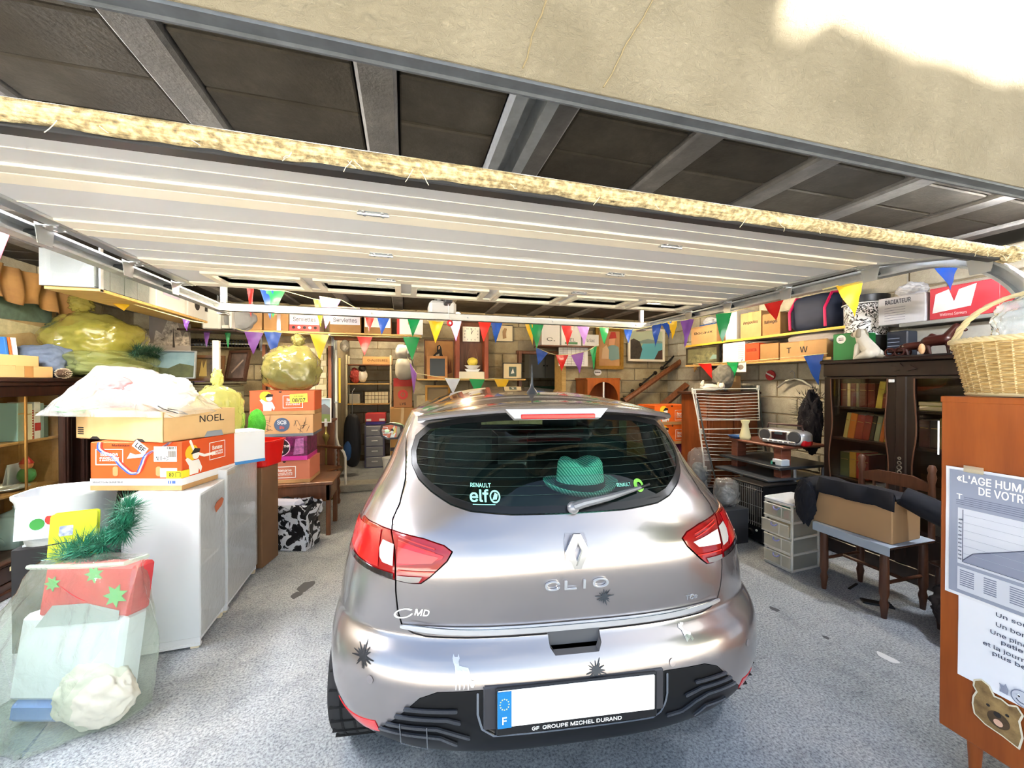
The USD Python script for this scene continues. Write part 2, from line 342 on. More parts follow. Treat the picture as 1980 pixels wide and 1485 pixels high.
unseen_tube_lamp('unseen tube lamp above the raised door, right of the opener rail, placed to light the back', 2.9, 3.8, 2.44, .7, 'y', '#ffe9c6', LW)
unseen_tube_lamp('added fill tube lamp, out of view over the left aisle near the opening', -2.3, 1.45, 2.44, 1.1, 'y', '#f2f6ff', LC_FILL * .55)
unseen_tube_lamp('added fill tube lamp, out of view over the left aisle above the stored goods', -2.3, 2.35, 2.44, 1.0, 'y', '#f6f8ff', LC_FILL * 1.1)
unseen_tube_lamp('added fill tube lamp, out of view over the right aisle near the opening', 3.2, .96, 2.44, .46, 'y', '#f2f6ff', LC_FILL * 1.5)
unseen_tube_lamp('unseen tube lamp on the store room ceiling, placed to light the store room', -.4, 6.7, 2.40, 1.0, 'x', '#ffe6bd', LS)
# ------------------------------------------------------------------ sectional overhead door in its tracks
DY0, DZ0, DZ = 1.10, 2.075, 2.165
door = thing('garage_door', 'white sectional overhead door slid up flat under the ceiling', 'garage door')
DXL, DXR = -1.46, 2.59
edges = [(1.10, 2.075), (1.62, 2.165), (2.14, 2.165), (2.66, 2.165), (3.18, 2.165)]
def section(y0, z0, y1, z1, windows):
    L = math.hypot(y1 - y0, z1 - z0); ang = math.degrees(math.atan2(z1 - z0, y1 - y0))
    def put(m): return mv(m, 0, y0, z0, rx=ang)
    xs = []
    if windows:
        n = 6; w = (DXR - DXL - .3) / n
        xs = [(DXL + .3 + k * w * .995, DXL + .3 + k * w * .995 + .47) for k in range(n)]
        pl = Polygon([(DXL, .004), (DXR, .004), (DXR, L - .004), (DXL, L - .004)])
        for a, b_ in xs: pl = pl.difference(Polygon([(a, .14), (b_, .14), (b_, .40), (a, .40)]))
        sk = ext(pl, .03)
    else: sk = bx(DXL, DXR, .004, L - .004, 0, .03)
    s = part(door, 'door_section', put(sk), door_grey)
    ribs = [bx(DXL, DXR, a, a + w, -h, .001, .002) for a, w, h in ((.004, .085, .010), (L - .095, .09, .010))]
    part(s, 'stiffening_rib', put(ribs[0]), door_white); part(s, 'stiffening_rib', put(ribs[1]), door_white)
    for a in ((.27,) if not windows else ()):
        part(s, 'pressed_line', put(bx(DXL, DXR, a, a + .005, -.0025, .001)), door_white)
    for x in (DXL, DXR - .06): part(s, 'end_cap', put(bx(x, x + .06, .004, L - .004, -.014, .001, .002)), galv2)
    for a, b_ in xs:
        fr = Polygon([(a - .04, .10), (b_ + .04, .10), (b_ + .04, .44), (a - .04, .44)]).difference(Polygon([(a, .14), (b_, .14), (b_, .40), (a, .40)]))
        w = part(s, 'window_frame', put(mv(ext(fr, .05), 0, 0, -.022)), door_white)
        part(s, 'pane', put(bx(a, b_, .14, .40, .012, .016)), glass((.75, .77, .72)))
for k in range(4):
    section(*edges[k], *edges[k + 1], k == 3)
hinge_m = cat(bx(-.055, .055, -.028, .028, -.014, -.006, .002), cyl((-.06, 0, -.016), (.06, 0, -.016), .007, 8), *[lathe([(0, -.02), (.006, -.018), (.007, -.013), (0, -.012)], 8, sx * .035, sy * .018) for sx in (-1, 1) for sy in (-1, 1)])
for k, us in enumerate(((-.25, 1.42), (.0, 1.6), (-.25, .9, 1.9))):
    for x in (-.12, 1.26) if k == 0 else ((-.12, 1.26) if k == 1 else (-.12, 1.26)):
        part(door, 'hinge', mv(hinge_m, x, edges[k + 1][0], edges[k + 1][1]), galv2, 30)
for y, z in [(1.17, 2.09)] + edges[1:-1] + [(3.12, 2.165)]:
    for x, s in ((DXL - .045, -1), (DXR + .045, 1)):
        pl = Polygon([(-.05, 0), (.05, 0), (.035, -.085), (-.035, -.085)])
        br = cat(on(ext(pl, .003), (x - s * .01, y, z - .005), (0, 1, 0), (0, 0, 1)), bx(min(x - s * .01, x - s * .09), max(x - s * .01, x - s * .09), y - .045, y + .045, z - .018, z - .014), *[lathe([(0, -.022), (.008, -.02), (.008, -.014), (0, -.013)], 8, x - s * (.03 + .035 * i), y + dy, z) for i in (0, 1) for dy in (-.025, .025)])
        q = part(door, 'roller_bracket', br, galv2)
        part(q, 'roller', cyl((x - s * .0, y, z - .045), (x + s * .05, y, z - .045), .02, 10), mat('#3c3f42', .5))
# bottom seal: dirty rubber strip full of cobweb, with a metal carrier
pr_ = [(-.0, -.026), (.0, .010), (-.018, .016), (-.036, .010), (-.042, -.006), (-.034, -.022), (-.015, -.030)]
n_ = 160; V = []; xs_ = np.linspace(DXL - .03, DXR + .07, n_)
for i, x in enumerate(xs_):
    for j, (y, z) in enumerate(pr_):
        q = np.array([x, DY0 + y, DZ0 + z]); V.append(q + (meshkit.noise(q * np.array([18, 40, 40]) + 9, 2) - .5) * .016 * np.array([0, 1, 1]))
V = np.array(V); k7 = len(pr_); Fc = []
for i in range(n_ - 1):
    for j in range(k7):
        a, b_, c, d = i * k7 + j, i * k7 + (j + 1) % k7, (i + 1) * k7 + (j + 1) % k7, (i + 1) * k7 + j
        Fc += [(a, b_, c), (a, c, d)]
seal_mat = M({"g": ("geometry", {}), "mp": ("mapping", {"scale": (1.6, 70, 70)}), "n": ("noise_texture", {"scale": 1.6, "detail": 8.0, "roughness": .75}), "n2": ("noise_texture", {"scale": 60.0, "detail": 6.0}), "a": ("math", {"math_type": "multiply", "value2": .5}), "ad": ("math", {"math_type": "multiply_add", "value2": .5}),
    "r": ("rgb_ramp", {"ramp": [(.34, lin('#5a503f')), (.46, lin('#9c8b66')), (.58, lin('#cfc199')), (.72, lin('#e6dfc6'))]}), "bu": ("bump", {"strength": 1.0, "distance": .01}), "p": ("principled_bsdf", {"roughness": .9})},
    [("g.position", "mp.vector"), ("mp.vector", "n.vector"), ("g.position", "n2.vector"), ("n.fac", "a.value1"), ("n2.fac", "ad.value1"), ("a.value", "ad.value3"), ("ad.value", "r.fac"), ("r.color", "p.base_color"), ("n2.fac", "bu.height"), ("bu.normal", "p.normal")], "p.BSDF")
part(door, 'bottom_seal', trimesh.Trimesh(V, Fc), seal_mat, True, 'dirty rubber bottom seal caked in dust and cobweb')
part(door, 'frayed_end', blob(.07, .045, .035, .35, 3, 4).apply_translation((DXR + .05, DY0 - .01, DZ0 - .05)), seal_mat, True)
part(door, 'seal_carrier', cat(bx(DXL, DXR, DY0 - .012, DY0 + .03, DZ0 - .038, DZ0 - .018, .003), bx(DXL, DXR, DY0 + .0, DY0 + .012, DZ0 - .02, DZ0 + .03)), mat('#2d2e31', .4, .3))
part(door, 'edge_strip', bx(DXL, DXR, DY0 + .012, DY0 + .03, DZ0 - .03, DZ0 + .02, .002), mat('#e9eaea', .3, .2))
for k in range(26):
    x = rng.uniform(DXL, DXR); L = rng.uniform(.01, .035)
    p0 = np.array([x, DY0 - .05, DZ0 - .03]); pts = [p0 + np.array([(t - .3) * .02 * (1 if k % 2 else -1), rng.uniform(-.006, .006), -L * t]) for t in (0, .35, .7, 1)]
    part(door, 'cobweb', tube(pts, .0011, 4), mat('#e6dcb8', .9))
# tracks
for nm, x, s in (('left', -1.535, -1), ('right', 2.665, 1)):
    tr = thing('door_track', 'galvanised steel door track along the %s edge of the raised door' % nm, 'door track', group=None)
    zc = 2.12; R = .42
    path = [np.array([x, 4.0, zc]), np.array([x, 2.5, zc]), np.array([x, 1.42, zc])] + [np.array([x, 1.42 - R * math.sin(a), zc - R * (1 - math.cos(a))]) for a in np.linspace(.1, math.pi / 2, 14)] + [np.array([x, 1.0, 1.2]), np.array([x, 1.0, .0])]
    prof = [(-.03, -.03), (.03, -.03), (.03, -.018), (-.018, -.018), (-.018, .022), (.03, .022), (.03, .034), (-.03, .034)]
    V = []; 
    T = np.gradient(np.array(path), axis=0); T /= np.linalg.norm(T, axis=1, keepdims=True)
    for p, t in zip(path, T):
        nrm = np.array([0, -t[2], t[1]]); nrm = -nrm if nrm[2] < -.01 or (abs(nrm[2]) < .01 and nrm[1] > 0) else nrm
        for a, b_ in prof: V.append(p + np.array([-s * a, 0, 0]) + nrm * b_)
    V = np.array(V); k8 = len(prof); Fc = []
    for i in range(len(path) - 1):
        for j in range(k8):
            a, b_, c, d = i * k8 + j, i * k8 + (j + 1) % k8, (i + 1) * k8 + (j + 1) % k8, (i + 1) * k8 + j
            Fc += [(a, b_, c), (a, c, d)] if s > 0 else [(a, c, b_), (a, d, c)]
    part(tr, 'channel', trimesh.Trimesh(V, Fc, process=False), galv, 25)
    part(tr, 'hanger', bx(x - .02, x + .02, 3.93, 3.97, 2.15, 2.5), galv)
    part(tr, 'end_plate', cat(bx(x - .05, x + .05, 3.88, 4.02, 2.155, 2.162), bx(x - .03, x + .03, 3.9, 4.0, 2.075, 2.085)), galv2)
tb = thing('track_tie_bar', 'pale steel tie bar joining the inner ends of both door tracks', 'bar')
part(tb, 'channel', cat(bx(-1.55, 2.68, 3.80, 3.805, 2.085, 2.155), bx(-1.55, 2.68, 3.80, 3.83, 2.15, 2.155), bx(-1.55, 2.68, 3.80, 3.83, 2.085, 2.09)), mat('#dddcd6', .35, .3))
for x in (-1.4, -.3, .6, 1.5, 2.5): part(tb, 'screw', lathe([(0, 0), (.008, 0), (.006, .004), (0, .005)], 8), galv2) if False else part(tb, 'screw', on(lathe([(0, 0), (.009, 0), (.007, .004), (0, .005)], 8), (x, 3.80, 2.12), (1, 0, 0), (0, 0, 1)), galv)
# centre rail of the opener, seen between the ceiling beams, and its motor head
op = thing('door_opener', 'grey door opener rail with motor hung under the ceiling', 'door opener')
part(op, 'rail', cat(bx(.34, .355, .95, 4.9, 2.36, 2.47), bx(.435, .45, .95, 4.9, 2.36, 2.47), bx(.34, .45, .95, 4.9, 2.455, 2.47)), galv)
part(op, 'rail_flange', cat(bx(.325, .365, .95, 4.9, 2.352, 2.36), bx(.425, .465, .95, 4.9, 2.352, 2.36)), galv)
part(op, 'motor_housing', bx(.25, .54, 4.2, 4.55, 2.2, 2.36, .03), mat('#c9c9c5', .5))
part(op, 'trolley', bx(.36, .43, 3.62, 3.78, 2.22, 2.36, .01), mat('#35373a', .5))
part(op, 'release_cord', tube([(.395, 3.7, 2.23), (.4, 3.69, 2.13), (.41, 3.68, 2.07)], .004, 6), mat('#d8d8d8', .6))
part(op, 'release_knob', mv(trimesh.creation.torus(.022, .009, 16, 8), .41, 3.68, 2.04, rx=90), mat('#d8262a', .4), True, 'red release knob')
bulb = part(op, 'bulb', mv(trimesh.creation.icosphere(3, .035), .58, 4.4, 2.24), M({"e": ("emission", {"color": lin('#ffd9a0'), "strength": 60.0})}, [], "e.emission"), True)  # glowing bulb, placed to warm the back of the garage
# ------------------------------------------------------------------ the car (own axes: x to the right, y forward from the rear bumper, z up)
CAR_RZ = -math.degrees(TH) + 7.8
_cx, _cz = .222, 1.25
from shapely.geometry.polygon import orient as _orient
car = thing('car', 'silver grey hatchback parked nose in, seen from behind', 'car', (_cx * _cs + _cz * _sn, -_cx * _sn + _cz * _cs, 0), CAR_RZ)
Zk = [.225, .28, .34, .42, .50, .55, .585, .61, .63, .66, .75, .84, .90, .95, 1.0, 1.1, 1.2, 1.3, 1.36]
Y0 = PC(Zk, [.09, .04, .015, .0, .0, .010, .030, .055, .07, .068, .053, .044, .052, .072, .105, .185, .268, .35, .40])
W0 = PC(Zk, [.74, .835, .875, .89, .893, .892, .888, .884, .88, .877, .862, .842, .826, .805, .78, .73, .69, .65, .62])
LR = PC(Zk, [.55] * 10 + [.56, .58, .6, .6, .6, .6, .55, .5, .45])
NR = PC([.2, .6, .8, 1.0, 1.2, 1.36], [3.0, 2.95, 2.8, 2.7, 2.6, 2.6])
Y1 = PC([.25, .4, .6, .8, .93, .98, 1.1, 1.25, 1.36], [3.98, 4.05, 4.06, 3.98, 3.72, 3.1, 2.85, 2.5, 2.22])
def yrear(x, z):
    a = np.clip(np.abs(x) / W0(z), 0, 1); return Y0(z) + LR(z) * (1 - (1 - a ** NR(z)) ** (1 / NR(z)))
def contour(z, off=0.):
    W, ya, L, n, yb = W0(z) - off, Y0(z) + off, LR(z), NR(z), Y1(z) - off
    t = np.linspace(-np.pi / 2, np.pi / 2, 1201); s_, c_ = np.sin(t), np.abs(np.cos(t))
    P = np.c_[W * np.sign(s_) * np.abs(s_) ** (2 / n), ya + L * (1 - c_ ** (2 / n))]
    Lf, nf = min(.9, (yb - ya) * .35), 3.2
    Q = np.c_[-W * np.sign(s_) * np.abs(s_) ** (2 / nf), yb - Lf * (1 - c_ ** (2 / nf))]
    def rs(p, m):
        d = np.r_[0, np.cumsum(np.linalg.norm(np.diff(p, axis=0), axis=1))]; q = np.linspace(0, d[-1], m); return np.c_[np.interp(q, d, p[:, 0]), np.interp(q, d, p[:, 1])]
    a = rs(P, 131); b = rs(Q, 61)
    s1 = np.c_[np.full(24, W), np.linspace(a[-1, 1], b[0, 1], 26)[1:-1]]; s2 = np.c_[np.full(24, -W), np.linspace(b[-1, 1], a[0, 1], 26)[1:-1]]
    C = np.vstack([a, s1, b, s2])
    if z < 1.05:                                          # flanks pinched between the wheel arches, hood narrowing
        k = np.clip((C[:, 1] - .9) / .5, 0, 1) * np.clip((3.0 - C[:, 1]) / .5, 0, 1); C[:, 0] *= 1 - .035 * k
    return C
def body(off=0.):
    zs = np.r_[np.linspace(.225 + off * 3, .625, 46), np.linspace(.633, .95, 40), np.linspace(.96, 1.345 - off * .6, 32)]
    R = [np.c_[contour(z, off), np.full(240, z)] for z in zs]
    top = R[-1]; ya, yb = top[:, 1].min(), top[:, 1].max(); hz = .105 - off * .4
    hy = PC([-5, ya, ya + .25, 1.9, yb, 9], [.55, .55, .75, 1.0, .62, .62])
    for k in range(1, 21):
        t = k / 20; sp = np.c_[np.zeros(240), np.clip(top[:, 1], ya + .62, yb - .62)]
        q = top[:, :2] * (1 - t) + sp * t
        R.append(np.c_[q, top[:, 2] + hz * hy(q[:, 1]) * (1 - (1 - t) ** 2.3)])
    V = np.vstack(R); n = 240; Fc = []
    for i in range(len(R) - 1):
        a = i * n + np.arange(n); b = i * n + (np.arange(n) + 1) % n
        Fc += [np.c_[a, b, b + n], np.c_[a, b + n, a + n]]
    Fc = np.vstack(Fc); V = np.vstack([V, [0, 2, R[0][0, 2]]]); c0 = len(V) - 1
    a = np.arange(n); Fc = np.vstack([Fc, np.c_[np.full(n, c0), (a + 1) % n, a]])
    l = (len(R) - 1) * n; mid = n // 2
    V = np.vstack([V, V[l:l + n].mean(0)]); c1 = len(V) - 1
    Fc = np.vstack([Fc, np.c_[l + a, l + (a + 1) % n, np.full(n, c1)]])
    return V, Fc
def man(V, Fc):
    m = manifold3d.Manifold(manifold3d.Mesh(np.asarray(V, np.float32), np.asarray(Fc, np.uint32)))
    return m
bV, bF = body()
if np.sum(np.cross(bV[bF[:, 1]] - bV[bF[:, 0]], bV[bF[:, 2]] - bV[bF[:, 0]]) * (bV[bF[:, 0]] - bV.mean(0))) < 0: bF = bF[:, ::-1]
iV, iF = body(.03)
if np.sum(np.cross(iV[iF[:, 1]] - iV[iF[:, 0]], iV[iF[:, 2]] - iV[iF[:, 0]]) * (iV[iF[:, 0]] - iV.mean(0))) < 0: iF = iF[:, ::-1]
outer, inner = man(bV, bF), man(iV, iF)
shell = outer - inner
bm = trimesh.Trimesh(bV, bF, process=False); bN = bm.vertex_normals
from scipy.spatial import cKDTree
_bt = cKDTree(bV)
def skin(m, grow=0.):
    """Mesh of a piece of the shell; points on the outer skin take the skin's own smooth normals."""
    if hasattr(m, 'to_mesh'):
        mm = m.to_mesh(); v, f = np.array(mm.vert_properties[:, :3], float), np.array(mm.tri_verts)
    else: v, f = m
    if grow:
        d, i = _bt.query(v, k=3); w = 1 / (d + 1e-6); n = (bN[i] * w[..., None]).sum(1); n /= np.linalg.norm(n, axis=1, keepdims=True); v = v + n * grow
    return trimesh.Trimesh(v, f, process=False)
def carpart(parent, name, m, material, grow=0., label=None):
    """Shell piece with normals taken from the body's skin so that reflections run smoothly over the joints."""
    t = skin(m, grow); v, f, n = meshkit.arrays(t, 28)
    d, i = _bt.query(v - (0 if not grow else 0), k=4); w = 1 / (d + 1e-5) ** 2; sn = (bN[i] * w[..., None]).sum(1); sn /= np.linalg.norm(sn, axis=1, keepdims=True)
    ok = ((sn * n).sum(1) > .86) & (d[:, 0] < .03)
    n = np.where(ok[:, None], sn, n)
    path = numbered(parent + '/' + name)
    g = usdkit.mesh(stage, path, trimesh.Trimesh(v, f, process=False), material)
    g.CreateNormalsAttr([Gf.Vec3f(*map(float, q)) for q in n]); g.SetNormalsInterpolation('vertex')
    _data(g.GetPrim(), label=label); return path
def prism(P, y0=-.2, y1=.6, sym=False):
    """Prism along y over a polygon in (x, z)."""
    P = np.asarray(P, float)
    if sym: P = np.vstack([P, (P * (-1, 1))[::-1]])
    pg = Polygon(P).buffer(0)
    if pg.area < 1e-9: return manifold3d.Manifold()
    cs = manifold3d.CrossSection([np.array(_orient(pg).exterior.coords)[:-1]])
    m = manifold3d.Manifold.extrude(cs, y1 - y0)            # extruded in z from xy = (x, z)
    return m.rotate((90, 0, 0)).translate((0, y1, 0))        # (x, z', y') -> y runs back
def grow_poly(P, d, sym=False):
    P = np.asarray(P, float)
    if sym: P = np.vstack([P, (P * (-1, 1))[::-1]])
    return np.array(Polygon(P).buffer(0).buffer(d, join_style=1).exterior.coords)[:-1]
GLASS = [(0, 1.352), (.20, 1.348), (.38, 1.335), (.52, 1.305), (.575, 1.255), (.588, 1.20), (.578, 1.15), (.545, 1.11), (.495, 1.08), (.42, 1.047), (.35, 1.031), (.21, 1.022), (0, 1.02)]
GATE = [(0, 1.40), (.40, 1.40), (.60, 1.345), (.625, 1.25), (.612, 1.17), (.602, 1.10), (.612, 1.03), (.632, .985), (.630, .955), (.610, .905), (.604, .85), (.604, .78), (.597, .71), (.582, .66), (.545, .640), (.5, .632), (.35, .631), (0, .630)]
LAMP = [(.413, .918), (.44, .934), (.51, .948), (.62, .956), (.69, .957), (.77, .953), (.95, .95), (.95, .84), (.83, .838), (.79, .835), (.755, .828), (.67, .818), (.60, .814), (.546, .812), (.517, .815), (.487, .838), (.43, .890)]
TRIM = [(0, .507), (.32, .509), (.46, .503), (.515, .481), (.583, .415), (.645, .352), (.68, .30), (.75, .272), (1.0, .272), (1.0, .1), (0, .1)]
REFL = [(.650, .332), (.664, .374), (.72, .360), (.78, .348), (.95, .348), (.95, .306), (.78, .300), (.72, .310)]
paint = mat('#aea8a8', .24, .86, coat_weight=1.0, coat_roughness=.03)
rear_box = man(*[np.array(x) for x in (trimesh.creation.box((2.4, 1.25, 1.4)).apply_translation((0, .425, .8)).vertices, trimesh.creation.box((2.4, 1.25, 1.4)).faces)])
def near(m, y1): return m
gG = prism(grow_poly(GLASS, 0, True), y1=.78)
gGh = prism(grow_poly(GLASS, .003, True), y1=.78)
gate = prism(grow_poly(GATE, -.0028, True), y1=.60)
gateh = prism(grow_poly(GATE, .0028, True), y1=.60)
mir = lambda P: np.asarray(P, float) * (-1, 1)
lamps = [(s, prism(grow_poly(mir(LAMP) if s < 0 else LAMP, -.002), y1=.40), prism(grow_poly(mir(LAMP) if s < 0 else LAMP, .002), y1=.40)) for s in (-1, 1)]
trimP, trimH = prism(grow_poly(TRIM, -.001, True), y1=.5), prism(grow_poly(TRIM, .001, True), y1=.5)
refl = [prism(mir(REFL) if s < 0 else REFL, y1=.42) for s in (-1, 1)]
handle_cut = man(*[np.array(x) for x in (lambda t: (t.vertices, t.faces))(trimesh.convex.convex_hull(np.array([(sx * a, y, z) for sx in (-1, 1) for a, z in ((.092, .64), (.09, .60), (.075, .582)) for y in (-.05, .10)])))])
def cylm(p0, p1, r, n=64):
    m = trimesh.creation.cylinder(r, segment=(p0, p1), sections=n); return man(m.vertices, m.faces)
arches = sum([cylm((s * .60, y, .305), (s * 1.1, y, .305), .345) for s in (-1, 1) for y in (.60, 3.18)], manifold3d.Manifold())
SIDEW = [(.98, 1.02), (2.9, .985), (2.72, 1.10), (2.1, 1.33), (1.2, 1.335), (.92, 1.22)]
def prism_x(P):
    cs = manifold3d.CrossSection([np.asarray(P, float)]); cs = cs if cs.area() > 0 else manifold3d.CrossSection([np.asarray(P, float)[::-1]])
    m = manifold3d.Manifold.extrude(cs, 2.4).rotate((90, 0, 0)).rotate((0, 0, 90)); b_ = m.bounding_box()
    return m.translate((-1.2 - b_[0], 0, 0))
sidew = prism_x(SIDEW)
scr_box = man(*(lambda t: (t.vertices, t.faces))(trimesh.creation.box((1.16, 1.4, .33)).apply_translation((0, 3.0, 1.185))))
plain = shell - arches
rest = plain - gateh - gGh - lamps[0][2] - lamps[1][2] - trimH - refl[0] - refl[1] - handle_cut - sidew - scr_box
zcut = man(*(lambda t: (t.vertices, t.faces))(trimesh.creation.box((3, 1.2, .63)).apply_translation((0, -.0, .32))))
carpart(car, 'body_shell', rest - zcut, paint, label='silver grey painted bodywork')
carpart(car, 'rear_bumper', rest ^ zcut, paint)
gt = (plain ^ gate) - gGh - lamps[0][2] - lamps[1][2] - handle_cut
tg = carpart(car, 'tailgate', gt, paint)
pocket = (outer ^ handle_cut) - inner
carpart(car, 'rear_diffuser', (plain ^ trimP), mat('#0c0d10', .38, specular_ior_level=.35), label='gloss black lower bumper panel')
for s in (0, 1): carpart(car, 'reflector', refl[s] ^ plain, mat('#e0202c', .25, coat_weight=1.0), .002, 'red reflector strip at the bumper corner')
gl_ = skin(plain ^ gG); keep = (gl_.face_normals * bN[_bt.query(gl_.triangles_center)[1]]).sum(1) > .7
dG = _bt.query(gl_.triangles_center)[0]
gl_.update_faces(keep & (dG < .018)); gl_.remove_unreferenced_vertices()
rw = carpart(car, 'rear_window', (np.array(gl_.vertices), np.array(gl_.faces)), glass((.42, .66, .61), 0, .8), label='dark green tinted rear window')
def openskin(m):
    g_ = skin(m); k_ = (g_.face_normals * bN[_bt.query(g_.triangles_center)[1]]).sum(1) > .7; g_.update_faces(k_ & (_bt.query(g_.triangles_center)[0] < .03)); g_.remove_unreferenced_vertices(); return np.array(g_.vertices), np.array(g_.faces)
sw = openskin(plain ^ sidew); m_ = trimesh.Trimesh(*sw, process=False)
for s in (-1, 1):
    t_ = m_.copy(); t_.update_faces(m_.triangles_center[:, 0] * s > 0); t_.remove_unreferenced_vertices(); carpart(car, 'side_window', (np.array(t_.vertices), np.array(t_.faces)), glass((.30, .40, .38)))
carpart(car, 'windscreen', openskin((plain ^ scr_box) - sidew), glass((.75, .85, .82)))
# black ceramic band around the rear glass, spoiler lip, brake light
band = Polygon(grow_poly(GLASS, -.001, True)).difference(Polygon(grow_poly(GLASS, -.022, True)))
def onskin(pg, h=.0012, grow=.0015, y1=.5, seg=.025):
    """A thin figure drawn in (x, z), laid on the car's skin."""
    m = ext(pg, h); m = m.subdivide_to_size(seg, max_iter=12) if seg else m
    v = m.vertices.copy(); x, z, k = v[:, 0], v[:, 1], v[:, 2]
    d = .002; y = yrear(x, z); ny = -np.ones_like(y); nx = (yrear(x + d, z) - yrear(x - d, z)) / (2 * d); nz = (yrear(x, z + d) - yrear(x, z - d)) / (2 * d)
    N = np.c_[nx, ny, nz]; N /= np.linalg.norm(N, axis=1, keepdims=True)
    V = np.c_[x, y, z] + N * (grow + .0008 + k)[:, None]
    f = m.faces
    return trimesh.Trimesh(V, f, process=False)
def onskin_txt(s, h, x, z, width=None, bold=True, d=.0012, grow=.0012, slant=0, centre=True):
    m = txt(s, h, bold, width, False, d); 
    if centre: m.apply_translation((-(m.bounds[0][0] + m.bounds[1][0]) / 2, 0, 0))
    v = m.vertices; q = np.c_[v[:, 0] + x + slant * v[:, 1], v[:, 1] + z]; k = v[:, 2]
    dd = .002; X, Zz = q[:, 0], q[:, 1]; y = yrear(X, Zz); N = np.c_[(yrear(X + dd, Zz) - yrear(X - dd, Zz)) / (2 * dd), -np.ones_like(y), (yrear(X, Zz + dd) - yrear(X, Zz - dd)) / (2 * dd)]
    N /= np.linalg.norm(N, axis=1, keepdims=True)
    return trimesh.Trimesh(np.c_[X, y, Zz] + N * (grow + .0008 + k)[:, None], m.faces, process=False)
part(rw, 'ceramic_band', onskin(band, .001, .0006), mat('#0b0d0f', .25), 25)
for k in range(9):
    z = 1.075 + .027 * k; w = .44 + .05 * min(k, 3)
    part(rw, 'heating_wire', onskin(Polygon([(-w, z), (w, z), (w, z + .0008), (-w, z + .0008)]), .0004, .0003, seg=.04), mat('#2c4743', .5))
# spoiler lip over the glass
xs = np.linspace(-.56, .56, 57); V = []; 
for x in xs:
    q = abs(x) / .56; y = .325 + .10 * q ** 2.6; z = 1.368 - .045 * q ** 2.2; yb = y + .20; zb = z + .034 * (1 - .55 * q ** 2)
    V += [(x, y, z), (x, y - .004, z + .010), (x, y + .010, z + .021), (x, yb * .55 + y * .45, zb + .004), (x, yb, zb - .004), (x, yb, z - .03), (x, y + .05, z - .012)]
k7 = 7; Fc = []
for i in range(len(xs) - 1):
    for j in range(k7):
        a, b, c, d = i * k7 + j, i * k7 + (j + 1) % k7, (i + 1) * k7 + (j + 1) % k7, (i + 1) * k7 + j
        Fc += [(a, c, b), (a, d, c)]
Fc += [(0, j, j + 1) for j in range(1, 6)] + [((len(xs) - 1) * 7, (len(xs) - 1) * 7 + j + 1, (len(xs) - 1) * 7 + j) for j in range(1, 6)]
spm = trimesh.Trimesh(V, Fc, process=False)
sp = part(car, 'roof_spoiler', spm, paint, 40)
part(sp, 'lamp_housing', cat(on(ext([(-.21, .004), (.21, .004), (.175, -.034), (-.175, -.034)], .03), (0, .300, 1.366), (1, 0, 0), (0, .35, 1)).apply_translation((0, .02, 0))), mat('#c9c9cc', .3, .5))
bl = part(sp, 'brake_light', bx(-.15, .15, .272, .33, 1.342, 1.360, .003), mat('#e3131b', .25, coat_weight=1.0), False, 'red high brake light')
# tail lamps: outer lamp on the body, inner lamp on the tailgate
red = mat('#8f0a10', .12, coat_weight=1.0); red2 = mat('#c01018', .2, coat_weight=1.0); redd = mat('#70080e', .12, coat_weight=1.0)
clear = mat('#d9d6d2', .2, .3, coat_weight=1.0); smoke = mat('#1a1416', .15, coat_weight=1.0)
gp = Polygon(grow_poly(GATE, 0, True))
for s, lp, lh in lamps:
    L = mir(LAMP) if s < 0 else np.array(LAMP)
    side = 'left' if s < 0 else 'right'
    o = carpart(car, 'tail_lamp', (plain ^ lp) - gateh, red, .003, 'red outer half of the %s tail lamp' % side)
    i_ = carpart(tg, 'tail_lamp', plain ^ lp ^ gate, red, .003, 'red inner half of the %s tail lamp' % side)
    def fig(P, mt, nm, g=.0045, par=o):
        P = np.array(P, float) * (s, 1); part(par, nm, onskin(Polygon(P).buffer(0), .0012, g, seg=.02), mt, 30)
    fig([(.668, .948), (.735, .943), (.80, .935), (.80, .865), (.75, .85), (.668, .845)], red2, 'lens')
    fig([(.612, .92), (.655, .925), (.665, .90), (.662, .875), (.65, .862), (.612, .858)], clear, 'reversing_lens', .006)
    fig([(.61, .836), (.69, .840), (.75, .848), (.79, .852), (.785, .838), (.755, .831), (.67, .822), (.61, .818)], smoke, 'smoked_edge', .006)
    if s < 0:
        fig([(.597, .93), (.50, .918), (.44, .905), (.445, .897), (.50, .88), (.597, .862)], red2, 'lens', .0045, i_)
    fig([(.597, .915), (.56, .913), (.455, .901), (.478, .881), (.597, .868)], mat('#f0ded8', .25, coat_weight=1.0) if s > 0 else mat('#a8403a', .25, coat_weight=1.0), 'reversing_lens', .0065, i_)
    for z0, z1 in ((.935, .925), (.945, .936), (.849, .853)):
        fig([(.597, z0), (.47, z1 - (.012 if z0 > .9 else -.004)), (.47, z1 - (.012 if z0 > .9 else -.004) - .003), (.597, z0 - .003)], mat('#e0352c', .2), 'light_guide', .0055, i_)
    fig([(.597, .832), (.51, .838), (.522, .820), (.55, .816), (.597, .818)], mat('#8d8a8a', .3, .4), 'smoked_edge', .0055, i_)
